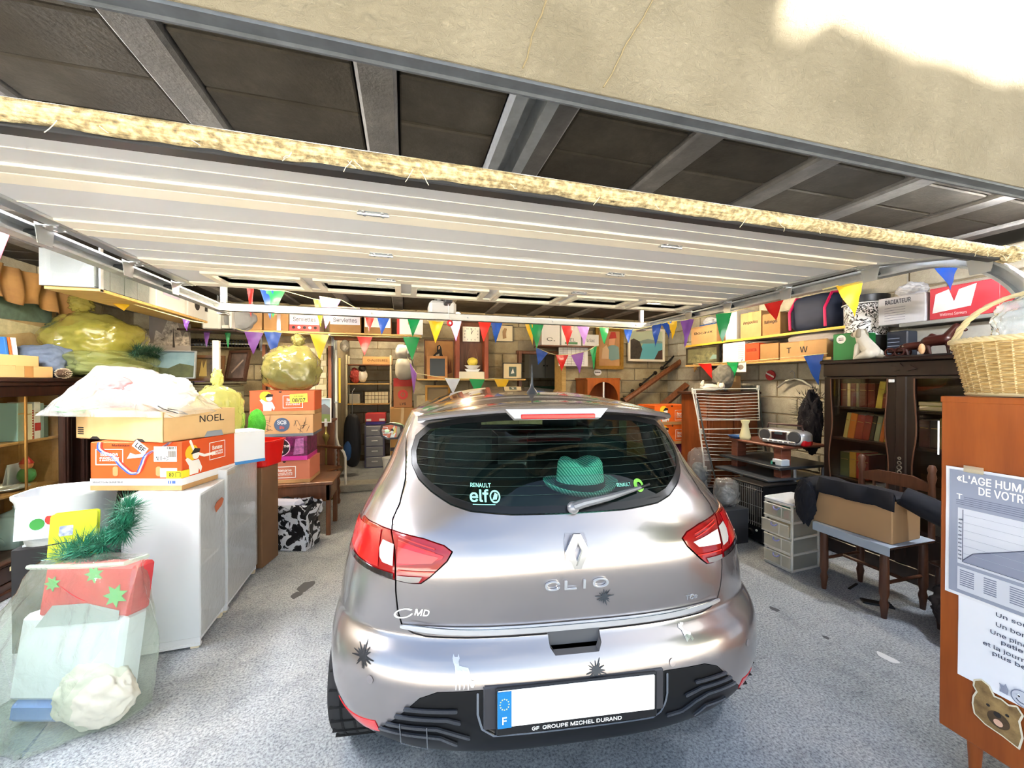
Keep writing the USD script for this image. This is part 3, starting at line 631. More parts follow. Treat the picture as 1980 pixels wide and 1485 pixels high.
# chrome strip along the tailgate's foot
xs = np.linspace(-.585, .585, 80); hh = lambda x: .017 * np.clip((1 - (np.abs(x) / .6) ** 6), .1, 1)
up_ = [(x, .652 + hh(x) + .012 * (abs(x) / .585) ** 4) for x in xs]; dn_ = [(x, .646 - .2 * hh(x) + .012 * (abs(x) / .585) ** 4) for x in xs[::-1]]
part(tg, 'chrome_strip', onskin(Polygon(up_ + dn_), .006, .003, seg=.03), mat('#eff1f4', .22, .75), 40)
up_ = [(x, .6655 + .012 * (abs(x) / .56) ** 4) for x in xs * .95]; dn_ = [(x, .6625 + .012 * (abs(x) / .56) ** 4) for x in xs[::-1] * .95]
part(tg, 'strip_groove', onskin(Polygon(up_ + dn_), .0015, .0085, seg=.03), mat('#8f959c', .15, 1.0), 40)
part(tg, 'handle_pocket', bx(-.094, .094, .075, .10, .585, .64), mat('#4c5058', .5))
# badge: chrome rhombus ring standing out from the tailgate
def rhomb(w, h, t): return Polygon([(-w + t, 0), (-t, h), (t, h), (w - t, 0), (t, -h), (-t, -h)]) if False else Polygon([(-w, 0), (-.012 * h / .055, h), (.012 * h / .055, h), (w, 0), (.012 * h / .055, -h), (-.012 * h / .055, -h)])
ring = rhomb(.041, .056, 0).difference(Polygon([(-.013, -.003), (.003, .031), (.0135, .003), (-.003, -.031)]))
bg = on(ext(ring, .012), (.004, .052, .916), (1, 0, 0), (0, .10, 1))
part(tg, 'badge', bg, mat('#d7dade', .07, 1.0), label='chrome diamond badge')
part(tg, 'badge_facet', on(ext([(-.004, .040), (.014, .004), (-.006, -.044), (-.002, -.044), (.0185, .004), (-.001, .040)], .0025), (.004, .0405, .9155), (1, 0, 0), (0, .10, 1)), mat('#6d7278', .2, 1.0))
part(tg, 'badge_recess', onskin(Polygon([(-.03, .965), (.038, .965), (.045, .94), (.045, .88), (-.037, .88), (-.037, .94)]), .0006, .0006), mat('#a39fa3', .35, .7))
cl = mat('#e3e6ea', .15, .8)
for ch, x, w in (('C', -.082, .05), ('L', -.020, .042), ('O', .085, .056)): part(tg, 'letter', onskin_txt(ch, .03, x, .792, w, False, .006), cl)
part(tg, 'letter', onskin(Polygon([(.024, .792), (.032, .792), (.032, .822), (.024, .822)]), .006, .0012, seg=.02), cl)
part(tg, 'trim_lettering', onskin_txt('TCe', .018, .447, .697, .052, False, .003), cl)
part(tg, 'dealer_lettering', onskin_txt('MD', .022, -.515, .706, .048, True, .002, slant=.25), mat('#f2f2f2', .3))
part(tg, 'dealer_emblem', onskin(Polygon([(-.575 + .034 * math.cos(a) * k, .707 + .017 * math.sin(a) * k + .01 * math.cos(a) * k) for k, rng_ in ((1, np.linspace(.5, 5.9, 30)), (.78, np.linspace(5.9, .5, 30))) for a in rng_]).buffer(0), .002, .0012), mat('#f2f2f2', .3))
# number plate, holder and frame groove
holder = part(car, 'plate_holder', bx(-.315, .292, .0, .02, .385, .522, .004), mat('#3b3b40', .3))
part(holder, 'plate_frame', bx(-.276, .262, -.012, .002, .372, .522, .004), mat('#141518', .35))
npl = part(car, 'number_plate', bx(-.272, .252, -.017, -.008, .402, .517, .003), mat('#f8f9fa', .35), label='blank white number plate')
part(npl, 'country_band', bx(-.272, -.228, -.0185, -.012, .403, .516), mat('#1c7cc0', .35), label='blue country band with F and ring of stars')
part(npl, 'country_letter', on(txt('F', .022, True, centre=True, d=.001), (-.250, -.0185, .416), (1, 0, 0), (0, 0, 1)), mat('#ffffff', .4))
star = [(math.cos(a) * r, math.sin(a) * r) for k in range(5) for a, r in ((math.pi / 2 + k * 1.2566, .0028), (math.pi / 2 + k * 1.2566 + .6283, .0012))]
part(npl, 'stars', cat([on(ext([(x + .014 * math.cos(t), y + .017 * math.sin(t)) for x, y in star], .0008), (-.250, -.0185, .478), (1, 0, 0), (0, 0, 1)) for t in np.arange(12) * math.pi / 6]), mat('#f4e6a0', .4))
part(holder, 'dealer_name', on(txt('GROUPE MICHEL DURAND', .0115, True, .265, True, .001), (.005, -.0125, .381), (1, 0, 0), (0, 0, 1)), mat('#f4f4f4', .4))
part(holder, 'dealer_mark', on(txt('GF', .011, True, .024, True, .001), (-.150, -.0125, .381), (1, 0, 0), (0, 0, 1)), mat('#f4f4f4', .4))
bright = mat('#c8ccd2', .12, 1.0)
gro = [(-.332, .50), (-.332, .435), (-.318, .385), (-.28, .355), (.26, .352), (.285, .37), (.298, .40), (.306, .435), (.306, .50)]
def line(P, w=.006): 
    from shapely.geometry import LineString
    return LineString(P).buffer(w / 2, join_style=1, cap_style=1)
dif = stage.GetPrimAtPath(car + '/rear_diffuser').GetPath().pathString
part(dif, 'groove', onskin(line(gro, .007), .003, .001, seg=.02), bright, 30)
for P in ([(-.56, .445), (-.40, .447)], [(-.59, .418), (-.43, .42), (-.39, .41)], [(-.62, .385), (-.46, .388), (-.42, .375), (-.36, .352)], [(-.645, .357), (-.50, .355), (-.45, .352), (-.40, .325)],
          [(.55, .45), (.42, .452)], [(.575, .425), (.44, .428), (.38, .415)], [(.60, .395), (.47, .40), (.42, .385), (.37, .355), (.315, .35)], [(.56, .345), (.47, .348), (.43, .32)]):
    Q = np.array(P); part(dif, 'fin', onskin(line(Q, .010), .006, .002, seg=.02), mat('#2c2f36', .1, coat_weight=1.0), 30)  # lighter colour on the fins stands in for their bright highlight lines
part(dif, 'tow_eye_cover', onskin(line([(-.575, .40), (-.575, .318), (-.49, .305), (-.49, .395)], .003), .0012, .0095, seg=.02), mat('#7d828a', .3, .6))
# parking sensors, splashes, animal stickers
for x, z in ((-.68, .512), (-.33, .545), (.33, .53), (.685, .505)): 
    if x != -.33: part(car, 'parking_sensor', onskin(Polygon([(x + .011 * math.cos(a), z + .012 * math.sin(a)) for a in np.linspace(0, 6.28, 20)]), .0012, .001), mat('#a6a0a3', .25, .7))
def splat(x, z, r, seed):
    g = random.Random(seed); from shapely.geometry import Point, LineString
    s = Point(x, z).buffer(r * .36, quad_segs=5)
    for k in range(15):
        a = k * 6.283 / 15 + g.uniform(-.15, .15); l = r * g.uniform(.65, 1.15); s = s.union(Polygon([(x + r * .3 * math.cos(a - .22), z + r * .3 * math.sin(a - .22)), (x + l * math.cos(a), z + l * math.sin(a)), (x + r * .3 * math.cos(a + .22), z + r * .3 * math.sin(a + .22))]).buffer(r * .025))
    return s
for x, z, r, par, sd in ((-.71, .567, .036, car, 1), (.103, .751, .030, tg, 2), (.057, .537, .032, car, 3)):
    part(par, 'splash_sticker', onskin(splat(x, z, r, sd), .0006, .001, seg=.02), mat('#10131a', .5) if sd == 1 else mat('#2f3740', .5), label='black splash sticker')
bull = [(0, .9), (.06, 1), (.12, .93), (.3, .93), (.36, 1), (.42, .9), (.36, .82), (.40, .72), (.55, .70), (.92, .66), (1.0, .55), (1.0, .42), (1.1, .30), (1.25, .28), (1.28, .16), (1.2, .06), (1.06, .08), (1.0, .22), (.95, .2), (.94, 0), (.88, 0), (.86, .22), (.74, .26), (.70, .05), (.62, 0), (.66, .22), (.48, .24), (.46, 0), (.38, 0), (.38, .26), (.28, .26), (.24, 0), (.17, 0), (.20, .45), (.14, .70), (.05, .8)]
part(car, 'animal_sticker', onskin(Polygon([(-.412 + .055 * x, .512 + .085 * z) for x, z in bull]).buffer(0), .0008, .001, seg=.02), mat('#c4c6cb', .3, .6), label='silver sticker of a standing horned animal')
dk = [(.0, .8), (.1, 1.0), (.22, .95), (.3, 1.05), (.55, 1.0), (.5, .9), (.3, .85), (.42, .6), (.9, .45), (1, .1), (.85, 0), (.75, .2), (.5, .1), (.35, 0), (.28, .3), (.2, .65)]
part(car, 'animal_sticker', onskin(Polygon([(.385 + .045 * x, .575 + .042 * z) for x, z in dk]).buffer(0), .0008, .001, seg=.02), mat('#e6e8ea', .15, .8), label='small white donkey sticker at the right')
# window stickers and wiper
tq = mat('#8fe6cf', .5)
part(rw, 'sticker_lettering', onskin_txt('elf', .034, -.318, 1.057, .068, True, .0006, .0012), tq)
part(rw, 'sticker_lettering', onskin_txt('RENAULT', .012, -.312, 1.099, .075, True, .0006, .0012), tq)
part(rw, 'sticker_lettering', onskin_txt('RENAULT', .011, .232, 1.088, .058, True, .0006, .0012), tq)
from shapely.geometry import Point
part(rw, 'sticker', onskin(Point(-.262, 1.072).buffer(.019).difference(Point(-.262, 1.072).buffer(.014)).union(Polygon([(-.272, 1.062), (-.262, 1.084), (-.252, 1.078), (-.256, 1.064)])), .0006, .0012, seg=.01), tq)
part(rw, 'sticker', onskin(Polygon([(-.342, 1.048), (-.262, 1.048), (-.262, 1.0498), (-.342, 1.0498)]), .0006, .0012), tq)
part(rw, 'sticker', onskin(Point(.295, 1.088).buffer(.021).difference(Point(.297, 1.089).buffer(.009)), .0006, .0012, seg=.01), mat('#7fd04a', .5), label='lime green round sticker')
def gpt(x, z, o): return np.array([x, float(yrear(x, z)) - o, z])
wp = part(car, 'wiper_arm', cat(tube([gpt(.01, 1.045, .03), gpt(.05, 1.055, .035), gpt(.15, 1.068, .034), gpt(.29, 1.088, .028)], [.016, .015, .012, .006], 10), mv(trimesh.creation.icosphere(3, .022), *gpt(.012, 1.04, .018))), mat('#85888f', .35, .5), 35, 'silver grey rear wiper arm')
part(wp, 'wiper_blade', tube([gpt(.10, 1.045, .010), gpt(.22, 1.068, .010), gpt(.34, 1.09, .010)], .006, 6), mat('#0d0d0e', .5))
# aerial, mirror, wheels
part(car, 'aerial', cat(lathe([(0, 0), (.034, 0), (.030, .012), (.013, .035), (.007, .06), (.0035, .13), (.002, .16), (0, .16)], 16, 0, .84, 1.418)), mat('#4c4f55', .3, .4), 40)
for s in (-1, 1):
    mh = blob(.115, .075, .075, .03, 1.5, 3); mh = mv(mh, s * .985, 2.43, .965)
    q = part(car, 'door_mirror', mh, mat('#9bbf95', .3, .2, coat_weight=1.0) if s < 0 else paint, True, 'door mirror with black frame')
    pl = Polygon([(-.098, .01), (-.085, .055), (.0, .066), (.085, .05), (.095, .0), (.06, -.05), (-.03, -.058), (-.085, -.035)])
    part(q, 'mirror_glass', on(ext(pl, .004), (s * .985, 2.353, 1.035), (1, s * .3, 0), (0, .08, 1)), mat('#c9d4d6', .02, 1.0))
    part(q, 'mirror_frame', on(ext(pl.buffer(.013).difference(pl.buffer(-.004)), .03), (s * .985, 2.375, 1.035), (1, s * .3, 0), (0, .08, 1)), mat('#0d0d0f', .3))
    part(q, 'mirror_arm', tube([(s * .90, 2.44, .99), (s * .80, 2.47, .98)], .03, 8), mat('#0d0d0f', .4))
tp = [(.20, -.09), (.26, -.1025), (.295, -.095), (.306, -.07), (.308, 0), (.306, .07), (.295, .095), (.26, .1025), (.20, .09)]
tyre = lathe(tp + [tp[0]], 72)
gr = []
for k in range(30):
    a = k * 2 * math.pi / 30
    gr.append(mv(mv(bx(-.006, .006, -.002, .002, -.085, .085), .3075, 0, 0), rz=math.degrees(a)))
grv = cat([lathe([(.3065, z - .005), (.3092, z - .004), (.3092, z + .004), (.3065, z + .005)], 60) for z in (-.045, .0, .045)], gr)
rim = cat(lathe([(.19, -.085), (.205, -.08), (.20, .0), (.205, .08), (.195, .085), (.185, .0), (.19, -.085)], 40), *[mv(bx(.03, .195, -.022, .022, .045, .07, .01), rz=72 * k) for k in range(5)], lathe([(0, .03), (.05, .03), (.05, .075), (.03, .08), (0, .08)], 20))
for y in (.60, 3.18):
    for s in (-1, 1):
        R = trimesh.transformations.rotation_matrix(math.pi / 2 * s, (0, 1, 0)); Tm = trimesh.transformations.translation_matrix((s * .785, y, .308)); A = Tm @ R
        w = part(car, 'wheel', tyre.copy().apply_transform(A), mat('#2a2b2e', .8, n=.2, ns=30), 35)
        part(w, 'tread_grooves', grv.copy().apply_transform(A), mat('#0e0e10', .9)); part(w, 'rim', rim.copy().apply_transform(A), mat('#b5b8bc', .3, .8), 30)
part(car, 'wheel_housing', cat(*[bx(s * .56 - .02, s * .56 + .02, y - .36, y + .36, .25, .68) for s in (-1, 1) for y in (.60, 3.18)], bx(-.62, .62, .5, 3.8, .22, .27)), mat('#101113', .9))
# cabin: parcel shelf, seats, head restraints
dk_ = mat('#1b1f21', .8); dk2 = mat('#24292b', .85)
part(car, 'parcel_shelf', ext([(-.44, .19), (.44, .19), (.56, .30), (.60, .45), (.60, .72), (-.60, .72), (-.60, .45), (-.56, .30)], .017).apply_translation((0, 0, .995)), mat('#2a2622', .85))
part(car, 'cabin_lining', cat(bx(-.40, .40, .175, .20, .66, .97), bx(-.72, .72, .7, 3.0, .4, .45)), dk_)
for x in (-.36, .36):
    st = part(car, 'rear_seat', mv(bx(-.34, .34, 0, .16, 0, .58, .05), x, .72, .48, rx=10), dk2)
    part(st, 'head_restraint', bx(x - .13, x + .13, .70, .78, 1.06, 1.2, .03), dk2)
    st = part(car, 'front_seat', mv(bx(-.25, .25, 0, .14, 0, .66, .05), x, 1.62, .48, rx=10), dk2)
    part(st, 'head_restraint', bx(x - .13, x + .13, 1.58, 1.67, 1.12, 1.3, .035), dk2)
part(car, 'steering_wheel', mv(trimesh.creation.torus(.17, .018, 24, 8), -.36, 2.25, .95, rx=65), dk_, True)
# hat lying on the parcel shelf
cr = PC([0, .4, .75, 1.0], [.105, .099, .088, .0]); prof = [(.0, .0), (.108, .0)] + [(.108 - .012 * t - .0 * t, .005 + .105 * t) for t in np.linspace(0, 1, 6)][1:] + [(.085, .128), (.05, .128), (.0, .118)]
hat = thing('hat', 'mint green woven straw hat with dark band behind the car window', 'hat', (0, 0, 0))
A = np.eye(4); a_ = math.radians(CAR_RZ); A[:2, :2] = [[math.cos(a_), -math.sin(a_)], [math.sin(a_), math.cos(a_)]]; A[:3, 3] = (_cx * _cs + _cz * _sn, -_cx * _sn + _cz * _cs, 0)
def incar(m): m = m.copy(); m.apply_transform(A); return m
straw = M({"tc": ("texture_coordinate", {}), "mp": ("mapping", {"rotation": (0, 0, .9)}), "w": ("wave_texture", {"scale": 38.0, "bands_direction": "diagonal", "distortion": .6}), "r": ("rgb_ramp", {"ramp": [(.35, lin('#3fae96')), (.6, lin('#c2ffec'))]}), "bu": ("bump", {"strength": .4, "distance": .004}), "p": ("principled_bsdf", {"roughness": .8})},
    [("tc.object", "mp.vector"), ("mp.vector", "w.vector"), ("w.fac", "r.fac"), ("r.color", "p.base_color"), ("w.fac", "bu.height"), ("bu.normal", "p.normal")], "p.BSDF")
hx, hy_, hz_ = .13, .41, 1.016
hc = lathe(prof, 40); v = hc.vertices; v[:, 2] -= np.where(v[:, 2] > .09, .022 * np.exp(-(v[:, 0] / .03) ** 2) * (v[:, 2] - .09) / .038, 0); v[:, 1] *= .9
part(hat, 'crown', incar(mv(hc, hx, hy_, hz_ + .012)), straw, 40)
br_ = lathe([(.10, .0), (.15, -.004), (.162, .016), (.158, .02), (.148, .004), (.10, .006)], 48); v = br_.vertices; v[:, 1] *= .9; v[:, 2] += .02 * (np.abs(v[:, 0]) / .16) ** 2
part(hat, 'brim', incar(mv(br_, hx, hy_, hz_ + .012)), straw, True)
bd = lathe([(.108, .004), (.1105, .004), (.1085, .034), (.106, .034)], 40); v = bd.vertices; v[:, 1] *= .9
part(hat, 'band', incar(mv(bd, hx, hy_, hz_ + .012)), mat('#10302c', .7), True)
# ------------------------------------------------------------------ builders shared by the stored goods
Z3 = (0, 0, 0)
def front(m, x, z, y=0.): return on(m, (x, y - .0012, z), (1, 0, 0), (0, 0, 1))
def sideR(m, x, y, z): return on(m, (x + .0012, y, z), (0, 1, 0), (0, 0, 1))
def sideL(m, x, y, z): return on(m, (x - .0012, y, z), (0, -1, 0), (0, 0, 1))
def rect(x0, z0, x1, z1, d=.0008): return ext([(x0, z0), (x1, z0), (x1, z1), (x0, z1)], d)
def disc(x, z, r, d=.0008, n=24, sx=1.): return ext([(x + r * sx * math.cos(a), z + r * math.sin(a)) for a in np.arange(n) * 2 * math.pi / n], d)
def ringp(x0, z0, x1, z1, t, d=.0008): return ext(Polygon([(x0, z0), (x1, z0), (x1, z1), (x0, z1)]).difference(Polygon([(x0 + t, z0 + t), (x1 - t, z0 + t), (x1 - t, z1 - t), (x0 + t, z1 - t)])), d)
ink = mat('#26211f', .7); white_ink = mat('#f6f3ee', .6); yel_ink = mat('#f2c62c', .5); tape = mat('#c7a36a', .25); blue_ink = mat('#3d5fb5', .5); red_ink = mat('#d9342b', .5)
def carton_box(name, label, loc, rz, w, d, h, m, group=None, tapes=True, lid=None, cat_='box'):
    """Closed carton: body, two top flaps with the gap between them, tape over the front. Front face at y = 0, base at z = 0."""
    t = thing(name, label, cat_, loc, rz, group)
    part(t, 'body', bx(-w / 2, w / 2, 0, d, 0, h - .004, .004), m)
    part(t, 'flap', bx(-w / 2 + .002, w / 2 - .002, .002, d / 2 - .002, h - .004, h, .001), m); part(t, 'flap', bx(-w / 2 + .002, w / 2 - .002, d / 2 + .002, d - .002, h - .004, h, .001), m)
    if tapes: part(t, 'tape', cat(bx(-.025, .025, -.0008, .0, h * .62, h, 0), bx(-.025, .025, -.0008, d, h, h + .0008)), tape)
    return t
def woman(t, put, x, z, s):
    """Printed figure carrying a yellow basket, as on the fruit cartons."""
    part(t, 'printed_basket', put(disc(x - .022 * s, z + .135 * s, .048 * s), x * 0, 0), yel_ink)
    part(t, 'printed_figure', put(cat(ext([(x - .04 * s, z), (x - .045 * s, z + .06 * s), (x - .07 * s, z + .10 * s), (x - .055 * s, z + .11 * s), (x - .02 * s, z + .085 * s), (x + .03 * s, z + .085 * s), (x + .055 * s, z + .03 * s), (x + .045 * s, z), (x + .03 * s, z + .03 * s), (x + .025 * s, z)], .0012), disc(x + .008 * s, z + .115 * s, .026 * s, .0014)), 0, 0), white_ink)
    part(t, 'printed_hair', put(ext([(x - .03 * s, z + .125 * s), (x + .0 * s, z + .16 * s), (x + .04 * s, z + .15 * s), (x + .035 * s, z + .13 * s)], .0018), 0, 0), ink)
def fruit_label(t, put, x, z, w, h, mtb):
    part(t, 'printed_frame', put(ringp(x, z, x + w, z + h, w * .035), 0, 0), white_ink)
    part(t, 'lettering', put(mv(txt('Banane', h * .22, True, w * .62, True, .001), x + w / 2, z + h * .56), 0, 0), white_ink)
    part(t, 'small_lettering', put(cat(mv(txt('GUADELOUPE', h * .10, True, w * .7, True, .001), x + w / 2, z + h * .38), mv(txt('& MARTINIQUE', h * .10, True, w * .7, True, .001), x + w / 2, z + h * .24)), 0, 0), white_ink)
fputs = lambda m, a, b: front(m, 0, 0)
orange = mat('#e2581f', .55, n=.06, ns=3); orange2 = mat('#e86a3a', .6, n=.06, ns=3); salmon = mat('#d98163', .65, n=.08, ns=3)
def banana_box(label, loc, rz, w=.5, d=.39, h=.235, m=orange, wom=True, fr=(.06, .07, .15, .13), group=None, base=True):
    t = thing('fruit_carton', label, 'box', loc, rz, group)
    part(t, 'body', bx(-w / 2, w / 2, 0, d, 0, h, .004), m)
    part(t, 'lid_edge', cat(bx(-w / 2 - .002, w / 2 + .002, -.003, d + .003, h - .006, h + .001, .001)), m)
    if base: part(t, 'bare_foot', bx(-w / 2 - .001, w / 2 + .001, -.0015, d + .001, 0, h * .16, .002), carton)
    if wom: woman(t, fputs, -w * .22, h * .17, h / .235 * 1.05)
    fruit_label(t, fputs, *fr, m)
    part(t, 'vent_slot', front(disc(-.02, h * .97, .014), 0, 0), ink)
    return t
def blobbag(name, label, loc, r, film_, inner=(), seed=1, amp=.18, fr=2.2, rz=0, flat=.12, cat_='bag', tie=True, e=2.6, sub=4, group=None):
    t = thing(name, label, cat_, loc, rz, group)
    b = blob(r[0], r[1], r[2], amp, fr, seed, flat, sub, e)
    part(t, 'bag_skin', b, film_, True)
    for k, (nm, m, mt) in enumerate(inner): part(t, nm, m, mt, True)
    if tie:
        top = b.vertices[b.vertices[:, 2].argmax()]
        part(t, 'gathered_neck', blob(r[0] * .22, r[1] * .3, r[2] * .28, .5, 3.5, seed + 3, None, 3).apply_translation(top - (0, 0, .03)), film_, True)
    return t
def pic(name, label, cat_, o, xd, w, h, fw, fm, cm, shapes=(), depth=.025, group=None, lean=0):
    """Framed picture: o is its lower left corner, xd the direction along its lower edge, seen from the front."""
    xd = np.array([xd[0], xd[1], 0.]); xd /= np.linalg.norm(xd)
    t = thing(name, label, cat_, o, math.degrees(math.atan2(xd[1], xd[0])), group)
    ln = lambda m: mv(m, rx=lean)
    f = Polygon([(0, 0), (w, 0), (w, h), (0, h)]).difference(Polygon([(fw, fw), (w - fw, fw), (w - fw, h - fw), (fw, h - fw)]))
    if fw: 
        part(t, 'frame', ln(on(ext(f, depth), (0, 0, 0), (1, 0, 0), (0, 0, 1))), fm)
        g = Polygon([(fw * .55, fw * .55), (w - fw * .55, fw * .55), (w - fw * .55, h - fw * .55), (fw * .55, h - fw * .55)]).difference(Polygon([(fw * .8, fw * .8), (w - fw * .8, fw * .8), (w - fw * .8, h - fw * .8), (fw * .8, h - fw * .8)]))
        part(t, 'frame_moulding', ln(on(ext(g, .006), (0, -depth, 0), (1, 0, 0), (0, 0, 1))), fm)
    c = part(t, 'canvas' if fw else 'sheet', ln(on(rect(fw * .9, fw * .9, w - fw * .9, h - fw * .9, .006), (0, -.004, 0), (1, 0, 0), (0, 0, 1))), cm)
    iw, ih = w - 2 * fw, h - 2 * fw
    for k, (nm, P, mt) in enumerate(shapes):
        pg = Polygon([(fw + x * iw, fw + y * ih) for x, y in P]).buffer(0)
        part(c, nm, ln(on(ext(pg, .0012 + .0006 * k), (0, -.0101, 0), (1, 0, 0), (0, 0, 1))), mt)
    return t
def books(base, xd, items, z, group=None, up=.0):
    """A row of books standing with their spines outwards. items: (width, height, depth, colour, label, lean)."""
    xd = np.array([xd[0], xd[1], 0.]); p = np.array(base, float)
    for w, h, d, c, lab, lean in items:
        t = thing('book', lab, 'book', (p[0], p[1], z), math.degrees(math.atan2(xd[1], xd[0])), group)
        L = lambda m: mv(m, ry=lean)
        part(t, 'cover', L(bx(0, w, 0, d, 0, h, .003)), mat(c, .55)); part(t, 'pages', L(bx(.003, w - .003, .006, d + .001, .003, h + .0008)), mat('#e6dcc0', .8))
        part(t, 'spine_band', L(on(rect(w * .12, h * .70, w * .88, h * .725), (0, -.0003, 0), (1, 0, 0), (0, 0, 1))), mat('#b9985a', .5))
        p = p + xd * (w + .003)
# ------------------------------------------------------------------ left side: glazed display cabinet and what is in it
CXF, CXB = -2.65, -3.06
W_d2 = wood('#452a1d', '#2c1810', .32, (1.2, 1.2, 12)); W_in = wood('#b98c54', '#a0763f', .45, (6, 1.2, 6))
dc = thing('display_cabinet', 'dark wood display cabinet with glass doors against the left wall', 'cabinet', (CXF, 3.0, 0))
def dcb(x0, x1, y0, y1, z0, z1, b=.004): return bx(x0 - CXF, x1 - CXF, y0 - 3.0, y1 - 3.0, z0, z1, b)
part(dc, 'back_panel', dcb(CXB, CXB + .02, 2.6, 4.85, .06, 1.49), W_in)
part(dc, 'side_panel', dcb(CXB, CXF, 4.82, 4.85, .0, 1.49), W_dark); part(dc, 'partition', dcb(CXB, CXF - .02, 3.98, 4.01, .06, 1.49), W_in)
part(dc, 'cornice', cat(dcb(CXB - .02, CXF + .05, 2.6, 4.9, 1.485, 1.515, .006), dcb(CXB, CXF + .03, 2.6, 4.88, 1.455, 1.487, .005), dcb(CXB, CXF + .012, 2.6, 4.86, 1.38, 1.456, .004)), W_dark)
part(dc, 'plinth', cat(dcb(CXB, CXF + .012, 2.6, 4.86, .04, .10), dcb(CXB, CXF + .03, 2.6, 4.87, .0, .05, .008), dcb(CXB, CXF + .03, 2.6, 4.87, .225, .25, .006)), W_d2)
part(dc, 'shelf', dcb(CXB + .02, CXF - .05, 2.6, 3.98, 1.03, 1.05), W_in); part(dc, 'shelf', dcb(CXB + .02, CXF - .05, 2.6, 3.98, .665, .685), W_in); part(dc, 'shelf', dcb(CXB, CXF - .02, 2.6, 4.85, .22, .24), W_in)
for y in (3.97, 4.16, 4.46): part(dc, 'pilaster', cat(dcb(CXF - .03, CXF + .015, y - .035, y + .035, .24, 1.39, .008), dcb(CXF + .012, CXF + .022, y - .012, y + .012, .28, 1.36, .004)), W_dark)
for y0, y1 in ((4.03, 4.12), (4.20, 4.42), (4.5, 4.82)): part(dc, 'door', dcb(CXF - .02, CXF - .002, y0, y1, .25, 1.385, .004), W_dark)
g_ = part(dc, 'glass_door', dcb(CXF - .022, CXF - .016, 2.6, 3.66, .255, 1.38, 0), glass((.93, .95, .93)))
part(g_, 'brass_edge', dcb(CXF - .022, CXF - .010, 3.645, 3.66, .255, 1.38, .002), mat('#b98a4b', .25, .8))
part(dc, 'glass_door', dcb(CXF - .034, CXF - .028, 3.62, 3.935, .255, 1.38, 0), glass((.93, .95, .93)))
for y0, y1 in ((2.62, 3.30), (3.32, 3.96), (4.03, 4.82)):
    q = part(dc, 'drawer', dcb(CXF - .01, CXF + .012, y0, y1, .105, .22, .005), W_dark)
    part(q, 'drawer_knob', lathe([(0, 0), (.008, .004), (.016, .016), (.012, .026), (0, .028)], 14).apply_transform(trimesh.transformations.rotation_matrix(math.pi / 2, (0, 1, 0))).apply_translation((.012, (y0 + y1) / 2 - 3.0, .15)), mat('#c9ccd2', .12, 1.0))
    if y0 == 3.32: part(q, 'paper_tag', on(txt('NAPPE 97 CM', .014, True, .11, True, .0008), (.0145, .56, .183), (0, 1, 0), (0, 0, 1)), ink); part(q, 'paper_tag', on(rect(-.075, 0, .075, .03), (.0125, .56, .175), (0, 1, 0), (0, 0, 1)), mat('#efe3b5', .7))
# contents of the cabinet
books((-2.72, 3.66, 0), (0, 1), [(.055, .28, .17, '#8fb0a8', 'pale turquoise book at the left edge of the cabinet shelf', 0), (.062, .27, .17, '#efe3bd', 'cream ring bound album in the display cabinet', 0), (.012, .22, .16, '#b9563e', 'narrow brick red booklet in the display cabinet', 0), (.05, .28, .16, '#e9e4da', 'white and red spined book in the display cabinet', 0), (.028, .27, .16, '#8fa39a', 'pale green book beside the white and red spined one', 0), (.035, .25, .16, '#5d6a5a', 'thin grey green book at the right end of the cabinet shelf', 0)], 1.05, 'books in the display cabinet')
part('/World/book_003', 'red_band', bx(.0, .05, -.0012, 0, .06, .12), mat('#c8403c', .5)); part('/World/book_001', 'ring_binding', cat(*[cyl((.062, -.004, .03 + .02 * k), (.062, .012, .03 + .02 * k), .004, 6) for k in range(11)]), mat('#e6e0c8', .4))
tea = thing('teapot', 'large pale blue porcelain coffee pot on the lowest cabinet shelf', 'teapot', (-2.83, 3.79, .24))
pb = mat('#bcd8dc', .12, coat_weight=.6)
part(tea, 'body', lathe([(0, 0), (.08, 0), (.10, .02), (.125, .09), (.12, .16), (.09, .235), (.075, .25), (.0, .25)], 32), pb, True)
part(tea, 'lid', lathe([(.078, .25), (.07, .265), (.02, .285), (.012, .30), (.018, .312), (0, .32)], 28), pb, True)
part(tea, 'handle', tube([(.03, .09, .22), (.04, .16, .24), (.04, .19, .2), (.03, .17, .12), (.02, .11, .06)], .012, 10), pb, True)
part(tea, 'spout', tube([(0, -.1, .06), (0, -.16, .12), (0, -.19, .22)], [.03, .02, .014], 10), pb, True)
for k, (y, r, lab) in enumerate(((3.70, .10, 'stacked white plates on the middle cabinet shelf'), (3.76, .085, 'white dish with silver rim on the middle cabinet shelf'))):
    t = thing('plate', lab, 'plate', (-2.80 - .12 * k, y, .685)); part(t, 'dish', lathe([(0, .004), (r * .6, .004), (r, .022), (r + .004, .026), (r * .98, .028), (r * .6, .012), (0, .010)], 28), mat('#dcdad2', .2), True); part(t, 'rim', mv(trimesh.creation.torus(r, .003, 28, 6), 0, 0, .026), galv2)
t = thing('figurine', 'small painted gnome figurine with red hat in the cabinet', 'figurine', (-2.82, 3.865, .685)); part(t, 'base', lathe([(0, 0), (.055, 0), (.05, .02), (0, .022)], 18), mat('#8a6b3c', .5)); part(t, 'body', mv(blob(.05, .045, .06, .12, 2, 3), 0, 0, .02), mat('#4d9150', .4), True); part(t, 'head', mv(blob(.035, .035, .04, .06, 2, 5), 0, 0, .12), mat('#e08a58', .4), True); part(t, 'hat', lathe([(.04, .17), (.03, .19), (.012, .22), (0, .235)], 16), mat('#c8332b', .4), True)
